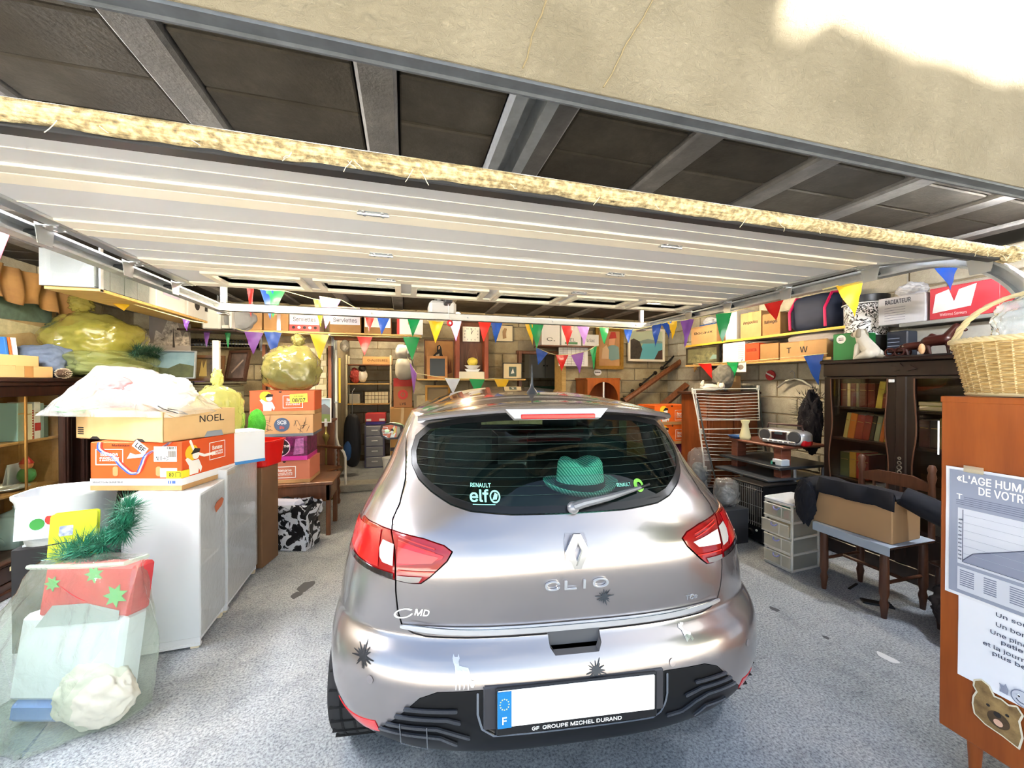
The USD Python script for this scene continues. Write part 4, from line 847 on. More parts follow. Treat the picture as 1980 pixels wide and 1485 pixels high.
solo('menu_card', 'white folded card standing behind the gnome figurine', 'card', cat(bx(-.002, .002, -.11, .11, 0, .17), mv(bx(-.002, .002, -.11, .11, 0, .17), -.03, 0, 0, ry=10)), mat('#e3e9ea', .6), (-2.90, 3.93, .685))
t = thing('rolling_pin', 'brown turned wooden pestle on the lowest cabinet shelf', 'kitchen tool', (-2.80, 3.93, .24)); part(t, 'handle', cyl((0, 0, .0), (0, 0, .30), .02, 14), W_mid); part(t, 'knob', mv(trimesh.creation.icosphere(2, .03), 0, 0, .32), W_mid, True)
# things lying on the cabinet (z 1.515)
def onshelfX(name, label, u, z, X, w, d, h, m, rz=90, **k):
    p = onX(u, HZ, X); return carton_box(name, label, (X, p[1], z), rz, w, d, h, m, **k)
cb = carton_box('cardboard_box', 'long open cardboard box on the display cabinet at the left edge', (-2.66, 3.60, 1.515), 90 - 8, .46, .24, .085, mat('#c9a168', .8), tapes=True)
part(cb, 'tape', front(rect(-.03, 0, .03, .085), .06, 0), mat('#a97b45', .3))
cb = thing('cardboard_box', 'upper open cardboard tray stacked on the long box at the left edge', 'box', (-2.70, 3.58, 1.60), 84)
part(cb, 'body', cat(bx(-.2, .2, 0, .004, 0, .075), bx(-.2, -.196, 0, .2, 0, .075), bx(.196, .2, 0, .2, 0, .075), bx(-.2, .2, .196, .2, 0, .075), bx(-.2, .2, 0, .2, 0, .004)), mat('#d0a970', .8)); part(cb, 'flap', mv(bx(-.2, .2, 0, .1, 0, .004), 0, 0, .075, rx=-25), mat('#d0a970', .8))
for k, (y, c, lab, w) in enumerate(((3.73, '#2f6db0', 'blue and orange booklet standing on the cabinet', .02), (3.76, '#e06a2a', 'orange booklet leaning beside the blue one', .016), (3.79, '#eef0f2', 'white booklet leaning on the cabinet top', .03))):
    solo('booklet', lab, 'book', mv(bx(-.09, .09, 0, w, 0, .30, .002), rx=8), mat(c, .4), (-2.9, y, 1.60 if k < 0 else 1.515))
blobbag('denim_bag', 'grey blue crumpled denim bag beside the cardboard boxes', (-2.8, 3.98, 1.515), (.17, .13, .13), mat('#5f6b7d', .85, n=.25, ns=14), seed=4, amp=.25, tie=False)
yel_film = film('#e0d569', .40, .1, .6); grn_film = film('#c8d28a', .4, .1, .5); clr = film('#eef3f4', .20, .1, .4); clr2 = film('#dfe8dc', .34, .12, .4)
blobbag('plastic_bag', 'bulging translucent yellow plastic bag on the display cabinet', (-2.72, 4.45, 1.60), (.30, .36, .25), yel_film, [('green_filling', mv(blob(.24, .30, .20, .3, 3, 8, .1), 0, 0, .03), mat('#8a9650', .8, n=.35, ns=12))], 6, .2)
blobbag('plastic_bag', 'flat pale green plastic bag lying under the yellow bag', (-2.60, 4.40, 1.515), (.26, .46, .13), grn_film, [('white_filling', mv(blob(.2, .38, .07, .25, 3, 9, .1), 0, 0, .01), mat('#dfe3c4', .8))], 7, .2, tie=False)
t = thing('pine_cone', 'brown pine cone with pale scale tips on the cabinet edge', 'pine cone', (-2.60, 3.88, 1.515), 20)
core = blob(.035, .085, .035, .05, 2, 1); part(t, 'core', core, mat('#4b3524', .8), True)
sc = []; 
for i in range(12):
    for j in range(9):
        a = j * .698 + i * .35; f = (i + .5) / 12; r = .036 * math.sin(math.pi * min(f * 1.05, 1)) + .004; p = (r * math.cos(a), -.08 + .16 * f, .036 + r * math.sin(a))
        sc.append(mv(bx(-.009, .009, -.004, .004, -.003, .003, .002), *p))
part(t, 'scales', cat(sc), mat('#b9a68c', .7), kind='stuff')
def tufts(n, r, seed, L=.05, w=.0022, flat=1.):
    g = random.Random(seed); ms = []
    for k in range(n):
        d = np.array([g.gauss(0, 1), g.gauss(0, 1), g.gauss(0, 1)]); d /= np.linalg.norm(d); p = d * r * g.uniform(.3, 1.) * np.array([1, 1, flat]); q = p + (d + np.array([g.uniform(-.5, .5) for _ in range(3)])) * L
        s = np.cross(d, (.3, .2, .9)); s /= np.linalg.norm(s) + 1e-9
        ms.append(((p + s * w, p - s * w, q), 0))
    V = np.array([x for t_, _ in ms for x in t_]); Fc = np.arange(len(V)).reshape(-1, 3)
    return trimesh.Trimesh(V, Fc, process=False)
t = thing('garland', 'dark green christmas garland spilling from the yellow bag', 'garland', (-2.36, 4.45, 1.69)); part(t, 'wire', tube([(0, -.18, .06), (0, 0, .08), (0, .18, .04)], .02, 8), mat('#20402a', .9)); part(t, 'needles', cat(*[mv(tufts(420, .06, 40 + k, .05), 0, -.15 + .1 * k, .07) for k in range(4)]), mat('#27503a', .8), kind='stuff')
# tapestry and draped brown cloth on the left wall
tp_ = thing('tapestry', 'woven landscape tapestry hanging high on the left wall', 'tapestry', (-3.03, 3.3, 1.62))
part(tp_, 'cloth', bx(-.01, 0, 0, 1.15, 0, .62), mat('#b79a63', .95, c2='#8d6f3f', ns=5))
for nm, P, c in (('woven_sky', [(.0, .45), (.5, .35), (1.1, .38), (1.1, .60), (0, .6)], '#5e6e55'), ('woven_trees', [(.1, .3), (.5, .2), (.9, .28), (1.1, .2), (1.1, .33), (.6, .36), (.1, .38)], '#c7b784'), ('woven_field', [(0, 0), (1.1, 0), (1.1, .12), (.6, .16), (0, .1)], '#8a4f28'), ('woven_cart', [(.3, .02), (.6, .02), (.64, .14), (.45, .2), (.3, .12)], '#5a2d1c')):
    part(tp_, nm, on(ext(P, .003), (.0005, 0, 0), (0, 1, 0), (0, 0, 1)), mat(c, .95, n=.3, ns=20))
nx_, nz_ = 70, 10; V = np.array([(.022 * math.sin(i * .75) + .015 * math.sin(i * .31 + j * .4), i / nx_ * 1.35, .52 - j / nz_ * ((.27 if i < 52 else .27 + (i - 52) * .035) + .02 * math.sin(i * .4))) for i in range(nx_ + 1) for j in range(nz_ + 1)]); Fc = [(i * (nz_ + 1) + j, i * (nz_ + 1) + j + 1, (i + 1) * (nz_ + 1) + j + 1, (i + 1) * (nz_ + 1) + j) for i in range(nx_) for j in range(nz_)]
clo = trimesh.Trimesh(*meshkit.arrays((V, Fc))[:2], process=False); clo2 = clo.copy(); clo2.vertices += (-.006, 0, 0)
solo('brown_cloth', 'golden brown cloth draped in folds above the tapestry', 'cloth', cat(clo, clo2), mat('#a8783a', .8, c2='#7d5526', ns=4), (-2.95, 3.3, 1.86), smooth=True)
# hanging plank with clear drawers and white boxes beside the left track
hp_ = thing('hanging_shelf', 'rough wooden plank hung under the ceiling beside the left track', 'shelf', (-2.1, 3.5, 2.13)); part(hp_, 'plank', bx(-.31, 0, -.06, 1.9, 0, .022, .003), W_pine)
for y in (-.05, 1.75): part(hp_, 'hanger', cat(bx(-.01, .0, y, y + .03, .0, .37), bx(-.31, -.30, y, y + .03, 0, .37)), galv)
t = thing('storage_box', 'low clear plastic drawer box on the hanging plank', 'storage box', (-2.12, 3.42, 2.152)); part(t, 'shell', cat(bx(-.3, 0, 0, .62, 0, .006), bx(-.3, 0, 0, .62, .25, .256), bx(-.3, 0, 0, .006, 0, .25), bx(-.3, 0, .614, .62, 0, .25)), film('#dfe6e6', .45, .15))
for k in range(4): part(t, 'drawer', bx(-.004, .002, .01 + .152 * k, .152 * (k + 1), .01, .245, .002), film('#cfd8d8', .35, .15)); part(t, 'contents', bx(-.25, -.02, .02 + .152 * k, .145 + .152 * k, .01, .1 + .03 * (k % 3), .01), mat(('#3f4a46', '#7d8076', '#5a6a5a', '#8c8c86')[k], .8))
carton_box('white_box', 'white carton with paper label beside the clear drawers', (-2.1, 4.32, 2.152), 90, .46, .3, .24, mat('#d6d6d4', .6), tapes=False)
part('/World/white_box', 'paper_label', front(rect(-.13, .12, .13, .2), 0, 0), mat('#b9b4cf', .6))
t = carton_box('white_box', 'white printer carton with round hand hole at the plank end', (-2.1, 4.88, 2.152), 90, .56, .3, .22, mat('#cfcfcb', .6), tapes=False); part(t, 'hand_hole', front(disc(-.1, .13, .05), 0, 0), ink); part(t, 'hand_hole', front(rect(.06, .10, .16, .15), 0, 0), ink)
# black cabinet and the pictures standing on it
bc = thing('black_cabinet', 'tall gloss black cabinet standing behind the boxes on the left', 'cabinet', (-1.75, 3.9, 0))
part(bc, 'carcass', bx(-.6, -.02, 0, 1.1, .0, 1.46, .005), black_gloss); part(bc, 'top', bx(-.62, .02, -.02, 1.12, 1.46, 1.49, .006), black_gloss)
for y0, y1 in ((.01, .54), (.56, 1.09)):
    d_ = part(bc, 'door', bx(-.02, .0, y0, y1, .05, 1.44, .004), black_gloss); part(d_, 'handle', tube([(.0, y0 + (.47 if y0 < .2 else .06), .8), (.03, y0 + (.47 if y0 < .2 else .06), .8), (.03, y0 + (.47 if y0 < .2 else .06), 1.0), (.0, y0 + (.47 if y0 < .2 else .06), 1.0)], .006, 8), chrome)
o = onY(360, 733, 4.75); pic('framed_picture', 'small gilt framed dark picture of a fountain on the black cabinet', 'picture', (o[0], 4.75, 1.49), (1, 0), .34, .27, .03, mat('#5b3d20', .4), mat('#6b5527', .6, c2='#2e2410', ns=6), [('painted_tree', [(.3, .1), (.36, .9), (.42, .5), (.5, .95), (.55, .1)], mat('#a08a4c', .6))], lean=-8)
o = onY(436, 735, 4.9); pic('framed_picture', 'dark brown framed etching leaning crooked on the black cabinet', 'picture', (o[0], 4.9, 1.49), (1, -.5), .27, .34, .03, mat('#3a2318', .4), mat('#5c4c42', .6, c2='#332a26', ns=8), [('etched_lines', [(.2, .2), (.8, .7), (.75, .76), (.15, .26)], mat('#7d6c5d', .6))], lean=-12)
solo('white_post', 'white painted wooden post standing between the two small pictures', 'post', bx(-.03, .03, -.02, .02, 0, .42, .003), mat('#dedbd3', .6), (onY(424, 735, 4.72)[0], 4.66, 1.49))
o = onY(300, 726, 4.6); pic('framed_picture', 'blue landscape print leaning behind the plastic bag', 'picture', (o[0], 4.6, 1.515), (1, 0), .34, .28, .012, mat('#8a8f90', .5), mat('#53707c', .6, c2='#7f9aa0', ns=3), [('painted_hill', [(0, 0), (1, 0), (1, .45), (.6, .55), (.3, .35), (0, .4)], mat('#4d5430', .7, n=.5, ns=12))], lean=-6)
o = onY(290, 687, 5.15); w_ = onY(370, 687, 5.15)[0] - o[0]
pic('poster', 'grey winter poster of frosted trees hanging at the back left', 'poster', (o[0], 5.15, o[2]), (1, 0), w_, .56, 0, None, mat('#8d8279', .7, c2='#6f665f', ns=2), [('printed_snow', [(0, 0), (1, 0), (1, .2), (0, .24)], mat('#a9a099', .7)), ('printed_tree', [(.1, .2), (.16, .5), (.3, .42), (.42, .65), (.5, .95), (.62, .97), (.7, .6), (.8, .38), (.92, .55), (.98, .2)], mat('#d4c8b8', .7, c2='#5d534b', ns=26)), ('printed_trunk', [(.56, .16), (.58, .6), (.62, .16)], mat('#3b332d', .7))])
# white wrapped shelf units
wm = mat('#e9edf2', .35)
wrap = film('#f8fbfd', .46, .08, .4, .12)
for k, (y0, y1, h, lab) in enumerate(((2.53, 2.845, .845, 'white shelf unit wrapped in stretch film, nearer the camera'), (2.87, 3.42, .90, 'white shelf unit wrapped in stretch film, standing behind the first'))):
    w = thing('wrapped_shelf_unit', lab, 'shelf unit', (-1.28, y0, 0), 1.5); d = y1 - y0
    part(w, 'side_panel', bx(-.17, .17, 0, .018, .025, h, .002), wm); part(w, 'side_panel', bx(-.17, .17, d - .018, d, .025, h, .002), wm)
    part(w, 'back_panel', bx(-.17, -.16, .018, d - .018, .03, h - .02), wm)
    part(w, 'top_panel', bx(-.17, .17, .0, d, h, h + .016, .002), wm); part(w, 'bottom_panel', bx(-.17, .165, .018, d - .018, .03, .048, .001), wm)
    part(w, 'plinth_strip', bx(-.172, .172, -.002, .02, .012, .026), wm)
    part(w, 'shelf', bx(-.16, .15, .018, d - .018, h * .5, h * .5 + .016), wm)
    part(w, 'foot', cat(*[bx(x, x + .04, y, y + .03, 0, .026) for x in (-.165, .125) for y in (.0, d - .03)]), mat('#e9dfc4', .5))
    f_ = bx(-.178, .178, -.006, d + .006, .06, h + .022, .004)
    for _ in range(5): f_ = f_.subdivide()
    v = f_.vertices; v += (np.c_[meshkit.fbm(v * np.array([6, 6, 30]) + k * 9, 4, 1), meshkit.fbm(v * np.array([6, 6, 30]) + 30 + k, 4, 2), meshkit.fbm(v * np.array([9, 9, 9]) + 60, 3, 3)] - .5) * np.array([.0025, .0025, .001]); f_.vertices = v
    part(w, 'stretch_film', f_, wrap, True)
    if k == 0: part(w, 'parcel_sticker', on(ext([(.02, 0), (.10, .02), (.13, .05), (.10, .07), (.03, .06), (0, .04)], .001), (.186, .15, .70), (0, 1, 0), (0, 0, 1)), mat('#c9714f', .6))
# orange fruit carton with tricolour ribbon, tray and bag on top
oc = np.array([-1.226, 2.61]); ax = np.array([math.cos(math.radians(-15.5)), math.sin(math.radians(-15.5))]); mid = oc - ax * .26
t = thing('fruit_carton', 'orange fruit carton with tricolour ribbon on the wrapped shelf unit', 'box', (mid[0], mid[1], .868), -15.5); w, d, h = .52, .42, .275
part(t, 'body', bx(-w / 2, w / 2, 0, d, 0, h, .004), orange); part(t, 'white_band', bx(-w / 2 - .0012, w / 2 + .0012, -.0012, d + .001, .028, .068, .001), mat('#e9e9ea', .6)); part(t, 'bare_foot', bx(-w / 2 - .001, w / 2 + .001, -.001, d + .001, 0, .028, .001), carton)
fruit_label(t, fputs, -.228, .145, .158, .092, orange)
rib = [(-.20, .275), (-.205, .245), (-.18, .22), (-.13, .20), (-.075, .14), (-.02, .10), (.01, .10), (.035, .14), (.055, .19), (.09, .22), (.16, .25), (.20, .275)]
from shapely.geometry import LineString
clip = Polygon([(-w / 2, .07), (w / 2, .07), (w / 2, h), (-w / 2, h)])
lp = np.array(rib); tt = np.linspace(0, len(lp) - 1, 60); sm = np.c_[PC(range(len(lp)), lp[:, 0])(tt), PC(range(len(lp)), lp[:, 1])(tt)]
for off, c in ((-.010, blue_ink), (0, white_ink), (.010, red_ink)): 
    L_ = LineString(sm).buffer(.0155 if c is white_ink else .0155).intersection(clip) if False else LineString(sm + np.array([off, off * .4])).buffer(.0055).intersection(clip)
    part(t, 'ribbon_stripe', front(ext(L_, .0009), 0, 0), c)
part(t, 'paper_label', front(rect(.105, .165, .235, .252, .0012), 0, 0), white_ink); part(t, 'lettering', front(mv(txt('Class I', .013, True, .05, False, .0018), .18, .236), 0, 0), ink); part(t, 'lettering', front(mv(txt('N!THO', .022, False, .07, False, .0018), .115, .172), 0, 0), ink)
part(t, 'barcode', front(cat(*[rect(.187 + .004 * k, .19, .187 + .004 * k + .002, .225, .0018) for k in range(11)]), 0, 0), ink)
lb = mv(rect(0, 0, .085, .045, .0016), -.02, .255, 0, rz=-38); part(t, 'sticker', front(lb, 0, 0), white_ink); part(t, 'lettering', front(mv(mv(txt('LBF', .026, True, .06, False, .0024), .012, .010), -.02, .255, 0, rz=-38), 0, 0), ink)
part(t, 'lettering', front(mv(txt('Martinique', .012, False, .1, False, .001), -.135, .252), 0, 0), ink); part(t, 'sticker_rest', front(ext([(-.05, .18), (.04, .19), (.06, .215), (.0, .205), (-.03, .215)], .0014), 0, 0), mat('#aeb5b8', .5))
part(t, 'paper_label', front(rect(.14, .075, .235, .128, .0011), 0, 0), white_ink); part(t, 'yellow_tape', cat(front(rect(.175, .07, w / 2, .112, .002), 0, 0), sideR(rect(0, .07, .05, .112, .002), w / 2, 0, 0)), mat('#f4dd2f', .4)); part(t, 'lettering', front(mv(txt('80', .022, True, .026, False, .0026), .19, .08), 0, 0), ink); part(t, 'tape_print', front(ringp(.228, .078, .256, .104, .002, .0026), 0, 0), ink)
part(t, 'lettering', front(mv(txt('SELECTION QUARTIER', .009, True, .17, False, .0012), -.245, .043), 0, 0), mat('#77797f', .6)); part(t, 'social_mark', front(cat(rect(.185, .040, .202, .056, .0012), rect(.208, .040, .225, .056, .0012)), 0, 0), blue_ink); part(t, 'lettering', front(mv(txt('f', .012, True, .006, False, .0018), .191, .042), 0, 0), white_ink)
part(t, 'hand_hole', front(cat(*[ext(roundpoly(.03, .055, .013), .001).apply_translation((x, .082, 0)) for x in (-.13, .115)]), 0, 0), carton)
sput = lambda m, a, b: sideR(m, w / 2, 0, 0)
woman(t, sput, .09, .075, .95); fruit_label(t, sput, .20, .13, .13, .11, orange)
part(t, 'ribbon_stripe', sput(ext(LineString([(.06, .27), (.09, .20), (.16, .17), (.24, .17)]).buffer(.008), .0009), 0, 0), white_ink)
# tray
t = thing('cardboard_tray', 'wide shallow tan cardboard tray marked in pen, on the orange carton', 'box', (-1.30, 2.585, 1.146), -30.5); w, d, h = .72, .42, .17
for a in (bx(-w, 0, 0, .005, 0, h), bx(-.005, 0, 0, d, 0, h), bx(-w, -w + .005, 0, d, 0, h), bx(-w, 0, d - .005, d, 0, h)): part(t, 'wall', a, carton3)
part(t, 'base', bx(-w, 0, 0, d, 0, .005), carton3); part(t, 'notch', cat(*[front(ext([(x - .045, 0), (x + .045, 0), (x + .02, .016), (x - .02, .016)], .001), 0, 0) for x in (-.55, -.18)]), ink, kind='stuff')
part(t, 'lettering', sideR(mv(txt('NOEL', .04, False, .15, False, .001), .19, .095), 0, 0, 0), ink); part(t, 'sticker', sideR(ext([(.22, 0), (.34, 0), (.33, .035), (.24, .035)], .001), 0, 0, 0), mat('#8f969c', .4)); part(t, 'barcode', front(cat(*[rect(-.70, .025 + .012 * k, -.65, .032 + .012 * k) for k in range(4)]), 0, 0), ink)
t = thing('plastic_bag', 'clear plastic bag of pink and white decorations on the cardboard tray', 'bag', (-1.60, 2.90, 1.285), -22)
Hh = [(-.46, -.16, .0), (.46, -.17, .0), (.44, .2, .02), (-.42, .22, .02), (-.24, -.02, .30), (-.14, .1, .30), (.06, .05, .27), (.2, .0, .2), (.40, .0, .10), (-.36, -.08, .14), (.0, -.16, .13), (.25, -.17, .08)]
fb = trimesh.convex.convex_hull(np.array(Hh)).subdivide_to_size(.028, max_iter=20); v = fb.vertices; v += (meshkit.fbm(v * 6 + 11, 4, 5) - .5)[:, None] * fb.vertex_normals * .05 + ((np.abs(meshkit.noise(v * np.array([9, 14, 14]) + 7, 2) - .5)))[:, None] * fb.vertex_normals * .03; v[:, 2] = np.maximum(v[:, 2], .001); fb.vertices = v
part(t, 'bag_skin', fb, film('#eef0ee', .34, .1, .5), True)
for nm, m, c in (('pink_filling', mv(blob(.12, .08, .09, .2, 3, 2, .1), -.02, -.06, .05), '#d96a68'), ('pink_filling', mv(blob(.07, .08, .06, .2, 3, 7, .1), -.30, -.05, .03), '#d98a88'), ('green_filling', mv(blob(.08, .09, .04, .2, 3, 3, .1), -.30, -.08, .005), '#8fc79a'), ('white_filling', mv(blob(.22, .12, .11, .25, 3, 4, .1), .12, .03, .02), '#e9e4df')): part(t, nm, m, mat(c, .7), True)
t = thing('cable_tie', 'black cord loop hanging from the clear plastic bag', 'cord', (-1.28, 2.62, 1.30)); part(t, 'loop', tube([(-.06, 0, .05), (-.02, -.03, .035), (.04, -.02, .01), (.07, .02, .0), (.04, .01, .02), (-.01, -.01, .035)], .003, 6), black)
blobbag('plastic_bag', 'pale yellow plastic bag hanging behind the cardboard tray', (-1.34, 3.35, 1.0), (.16, .14, .23), film('#e2e58e', .5, .12, .5), [], 15, .2, flat=.05)
# white printed carton, red crate, stacked boxes
t = carton_box('printed_carton', 'white and blue printed carton next to the orange carton', (-1.20, 3.10, .92), -50, .24, .2, .22, mat('#e6eaee', .5), tapes=False)
part(t, 'blue_band', bx(-.121, .121, -.001, .2, .0, .02), mat('#3a86c8', .5)); part(t, 'printed_patch', front(ext([(-.1, .12), (.02, .13), (.03, .19), (-.09, .2)], .001), 0, 0), mat('#8fd032', .5)); part(t, 'printed_disc', front(disc(-.01, .07, .028), 0, 0), mat('#3a8fb8', .5)); part(t, 'small_print', front(cat(*[rect(.05, .08 + .012 * k, .1, .085 + .012 * k) for k in range(9)]), 0, 0), mat('#8b9299', .6))
solo('green_net', 'bright green mesh bag behind the white carton', 'bag', blob(.06, .05, .12, .15, 3, 2), mat('#52c83f', .6, b=.6, bs=120), (-1.14, 3.5, 1.02), smooth=True)
t = thing('red_crate', 'red plastic tub lying beside the stacked cartons', 'tub', (-1.17, 3.60, .80), -20); sh = [(.13, 0), (.16, .015), (.185, .20), (.195, .205), (.195, .212), (.178, .212), (.15, .02), (0, .02), (0, 0), (.13, 0)]
tb_ = lathe(sh, 40); v = tb_.vertices; rr_ = np.linalg.norm(v[:, :2], axis=1, keepdims=True); e4 = (np.abs(v[:, :2] / np.maximum(rr_, 1e-6)) ** 5).sum(1, keepdims=True) ** (-1 / 5); v[:, :2] *= e4 * np.array([.95, .72]); tb_.vertices = v
part(t, 'tub', mv(tb_, 0, 0, 0), mat('#df1712', .3), 35); part(t, 'handle', bx(-.07, .07, -.155, -.14, .15, .19, .006), mat('#7d0a08', .4))
solo('brown_carton', 'plain brown carton supporting the red tub', 'box', bx(-.15, .15, -.12, .12, 0, .8, .004), mat('#7d5c3f', .8, n=.15, ns=4), (-1.22, 3.62, 0), rz=-12)
tbl = thing('low_table', 'low dark wooden table carrying the carton stack', 'table', (-.97, 4.08, 0)); part(tbl, 'table_top', bx(-.3, .3, -.05, .42, .49, .525, .006), W_mid); part(tbl, 'apron', bx(-.27, .27, -.03, .40, .34, .49), W_mid)
for x in (-.25, .25): 
    for y in (-.01, .37): part(tbl, 'leg', bx(x - .02, x + .02, y - .02, y + .02, 0, .49, .004), W_mid)
bx0 = onY(546, 900, 4.05)[0]
banana_box('faded salmon fruit carton at the bottom of the stack', (bx0 + .03, 4.06, .527), -3, .40, .36, .215, salmon, False, (-.12, .05, .2, .11), 'fruit cartons stacked at the back left')
t = thing('wine_carton', 'black and magenta printed carton in the middle of the stack', 'box', (bx0 - .02, 4.05, .744), -2, 'fruit cartons stacked at the back left'); w, h = .46, .225
part(t, 'body', bx(-w / 2, w / 2, 0, .36, 0, h, .004), mat('#2a0d22', .4, c2='#8a1d66', ns=22)); part(t, 'lower_band', bx(-w / 2 - .001, w / 2 + .001, -.001, .361, 0, .04), mat('#c22a92', .5)); part(t, 'printed_disc', front(disc(.0, .125, .085, .0012), 0, 0), mat('#e9b9d8', .5)); part(t, 'printed_disc', front(disc(.0, .125, .078, .0018), 0, 0), mat('#1a0814', .5)); part(t, 'lettering', front(mv(txt('Sublime', .03, True, .15, True, .0024), 0, .125), 0, 0), white_ink); part(t, 'lettering', front(mv(txt('SCB', .024, True, .05, True, .0024), 0, .072), 0, 0), white_ink); part(t, 'printed_patch', front(ext([(.11, .05), (.2, .06), (.2, .21), (.13, .2)], .001), 0, 0), mat('#7a4a78', .5, c2='#c06aa8', ns=30))
t = thing('fruit_carton', 'brown printed carton with round blue seal in the stack', 'box', (bx0 - .005, 4.05, .972), 0, 'fruit cartons stacked at the back left'); w, h = .53, .20
part(t, 'body', bx(-w / 2, w / 2, 0, .39, 0, h, .004), mat('#c79a6b', .75)); part(t, 'lower_band', bx(-w / 2 - .001, w / 2 + .001, -.001, .391, 0, .025), mat('#69707a', .6)); part(t, 'printed_disc', front(disc(0, .11, .065), 0, 0), mat('#4b5f7e', .5)); part(t, 'lettering', front(mv(txt('SCB', .034, True, .075, True, .0016), 0, .115), 0, 0), white_ink); part(t, 'lettering', front(mv(txt('life', .028, True, .04, True, .0016), 0, .07), 0, 0), mat('#d8572c', .5))
part(t, 'printed_lines', front(cat(*[mv(rect(-.03, -.002, .03, .002), rng.choice((-1, 1)) * rng.uniform(.10, .23), rng.uniform(.05, .17), 0, rz=rng.uniform(0, 180)) for _ in range(26)]), 0, 0), mat('#6d5a48', .7), kind='stuff')
t = banana_box('orange fruit carton with yellow 08/07 note, topmost of the stack', (bx0 - .0, 4.06, 1.175), 2, .54, .39, .225, orange2, True, (.0, .06, .17, .12), 'fruit cartons stacked at the back left')
part(t, 'note', front(mv(rect(-.075, -.04, .075, .045, .003), .135, .15, 0, rz=3), 0, 0), mat('#f4de4e', .5)); part(t, 'lettering', front(mv(txt('08/07', .034, True, .11, True, .004), .135, .118), 0, 0), ink); part(t, 'lettering', front(mv(txt('QUAI DEPART', .010, True, .08, True, .004), .135, .167), 0, 0), ink)
blobbag('plastic_bag', 'knotted grey green rubbish bag on the topmost fruit carton', (bx0 + .03, 4.25, 1.402), (.25, .2, .22), film('#b5b06a', .55, .1, .6), [('dark_filling', mv(blob(.20, .16, .15, .25, 3, 2, .1), 0, 0, .02), mat('#5a5a44', .9, n=.4, ns=10))], 21, .2)
# checkered shopping bag, armchair at the back
sb = thing('shopping_bag', 'black and white printed shopping bag standing on the floor', 'bag', (*onZ(560, 1056, 0)[:2], 0), -20)
P_ = [(-.21, -.10), (.21, -.10), (.21, .10), (-.21, .10)]; rows = []
for k, z in enumerate(np.linspace(0, .40, 14)):
    for i in range(48):
        a = i / 48 * 4; e = int(a); f = a - e; p = np.array(P_[e]) * (1 - f) + np.array(P_[(e + 1) % 4]) * f
        q = np.array([p[0] * (1 + .12 * z / .4), p[1] * (1 + .15 * z / .4), z]); rows.append(q + (meshkit.fbm(q * 9 + 5, 3, 4) - .5) * .07 * np.array([1, 1, .6 if k in (13,) else .0]) * min(1, k / 3))
V = np.array(rows); Fc = [(k * 48 + i, k * 48 + (i + 1) % 48, (k + 1) * 48 + (i + 1) % 48, (k + 1) * 48 + i) for k in range(13) for i in range(48)]
m1 = trimesh.Trimesh(*meshkit.arrays((V, Fc))[:2], process=False); m2 = m1.copy(); m2.vertices = m2.vertices * (.985, .97, 1); m2.invert()
bwm = M({"tc": ("texture_coordinate", {}), "n": ("noise_texture", {"scale": 9.0, "detail": 3.0, "distortion": 1.5}), "r": ("rgb_ramp", {"ramp": [(.49, lin('#15171c')), (.52, lin('#dfe2e8'))], "interpolate": True}), "p": ("principled_bsdf", {"roughness": .35})}, [("tc.object", "n.vector"), ("n.fac", "r.fac"), ("r.color", "p.base_color")], "p.BSDF")
part(sb, 'bag_body', cat(m1, m2), bwm, 50); part(sb, 'handle', tube([(-.1, -.115, .4), (-.09, -.13, .36), (0, -.14, .33), (.09, -.13, .36), (.1, -.115, .4)], .008, 6), black); part(sb, 'lining', mv(bx(-.2, .1, -.06, .08, .3, .41, .03), 0, 0, 0), mat('#b9c2e0', .6))
ac = thing('wooden_chair', 'turned wooden armchair beside the carton stack at the back', 'chair', (-1.05, 5.0, 0), 62)
def turned(x, y, z0, z1, r=.02):
    n = 12; pr_ = [(0, z0)] + [(r * (1 + .35 * math.sin(k * 1.9)), z0 + (z1 - z0) * k / n) for k in range(n + 1)] + [(0, z1)]; return lathe(pr_, 14, x, y, 0)
part(ac, 'seat', bx(-.24, .24, -.22, .22, .42, .455, .012), W_mid)
for x in (-.2, .2): 
    part(ac, 'leg', turned(x, -.19, 0, .42), W_mid, True); part(ac, 'leg', turned(x, .19, 0, .42), W_mid, True); part(ac, 'arm_post', turned(x * 1.15, -.17, .455, .66, .016), W_mid, True); part(ac, 'armrest', tube([(x * 1.15, -.22, .67), (x * 1.2, 0, .68), (x * 1.05, .22, .70)], .02, 8), W_mid, True)
part(ac, 'back_rail', tube([(-.24, .22, .70), (0, .27, .72), (.24, .22, .70)], .028, 8), W_mid, True); part(ac, 'back_rail', tube([(-.22, .25, .98), (0, .30, 1.0), (.22, .25, .98)], .03, 8), W_mid, True)
for x in np.linspace(-.19, .19, 6): part(ac, 'spindle', turned(x, .24, .455, .98, .012), W_mid, True)
# lamp foot / brass bell stand
t = thing('brass_lamp', 'small brass lamp foot by the door jamb', 'lamp', (*onY(630, 900, 5.3)[:2], 0)); part(t, 'stem', lathe([(0, 0), (.08, 0), (.08, .02), (.015, .04), (.012, .72), (.03, .76), (.045, .8), (.03, .83), (.012, .86), (.012, .92), (0, .92)], 20), mat('#9c8a4a', .3, .8), True); part(t, 'candle', cyl((0, 0, .92), (0, 0, 1.02), .02, 12), white)
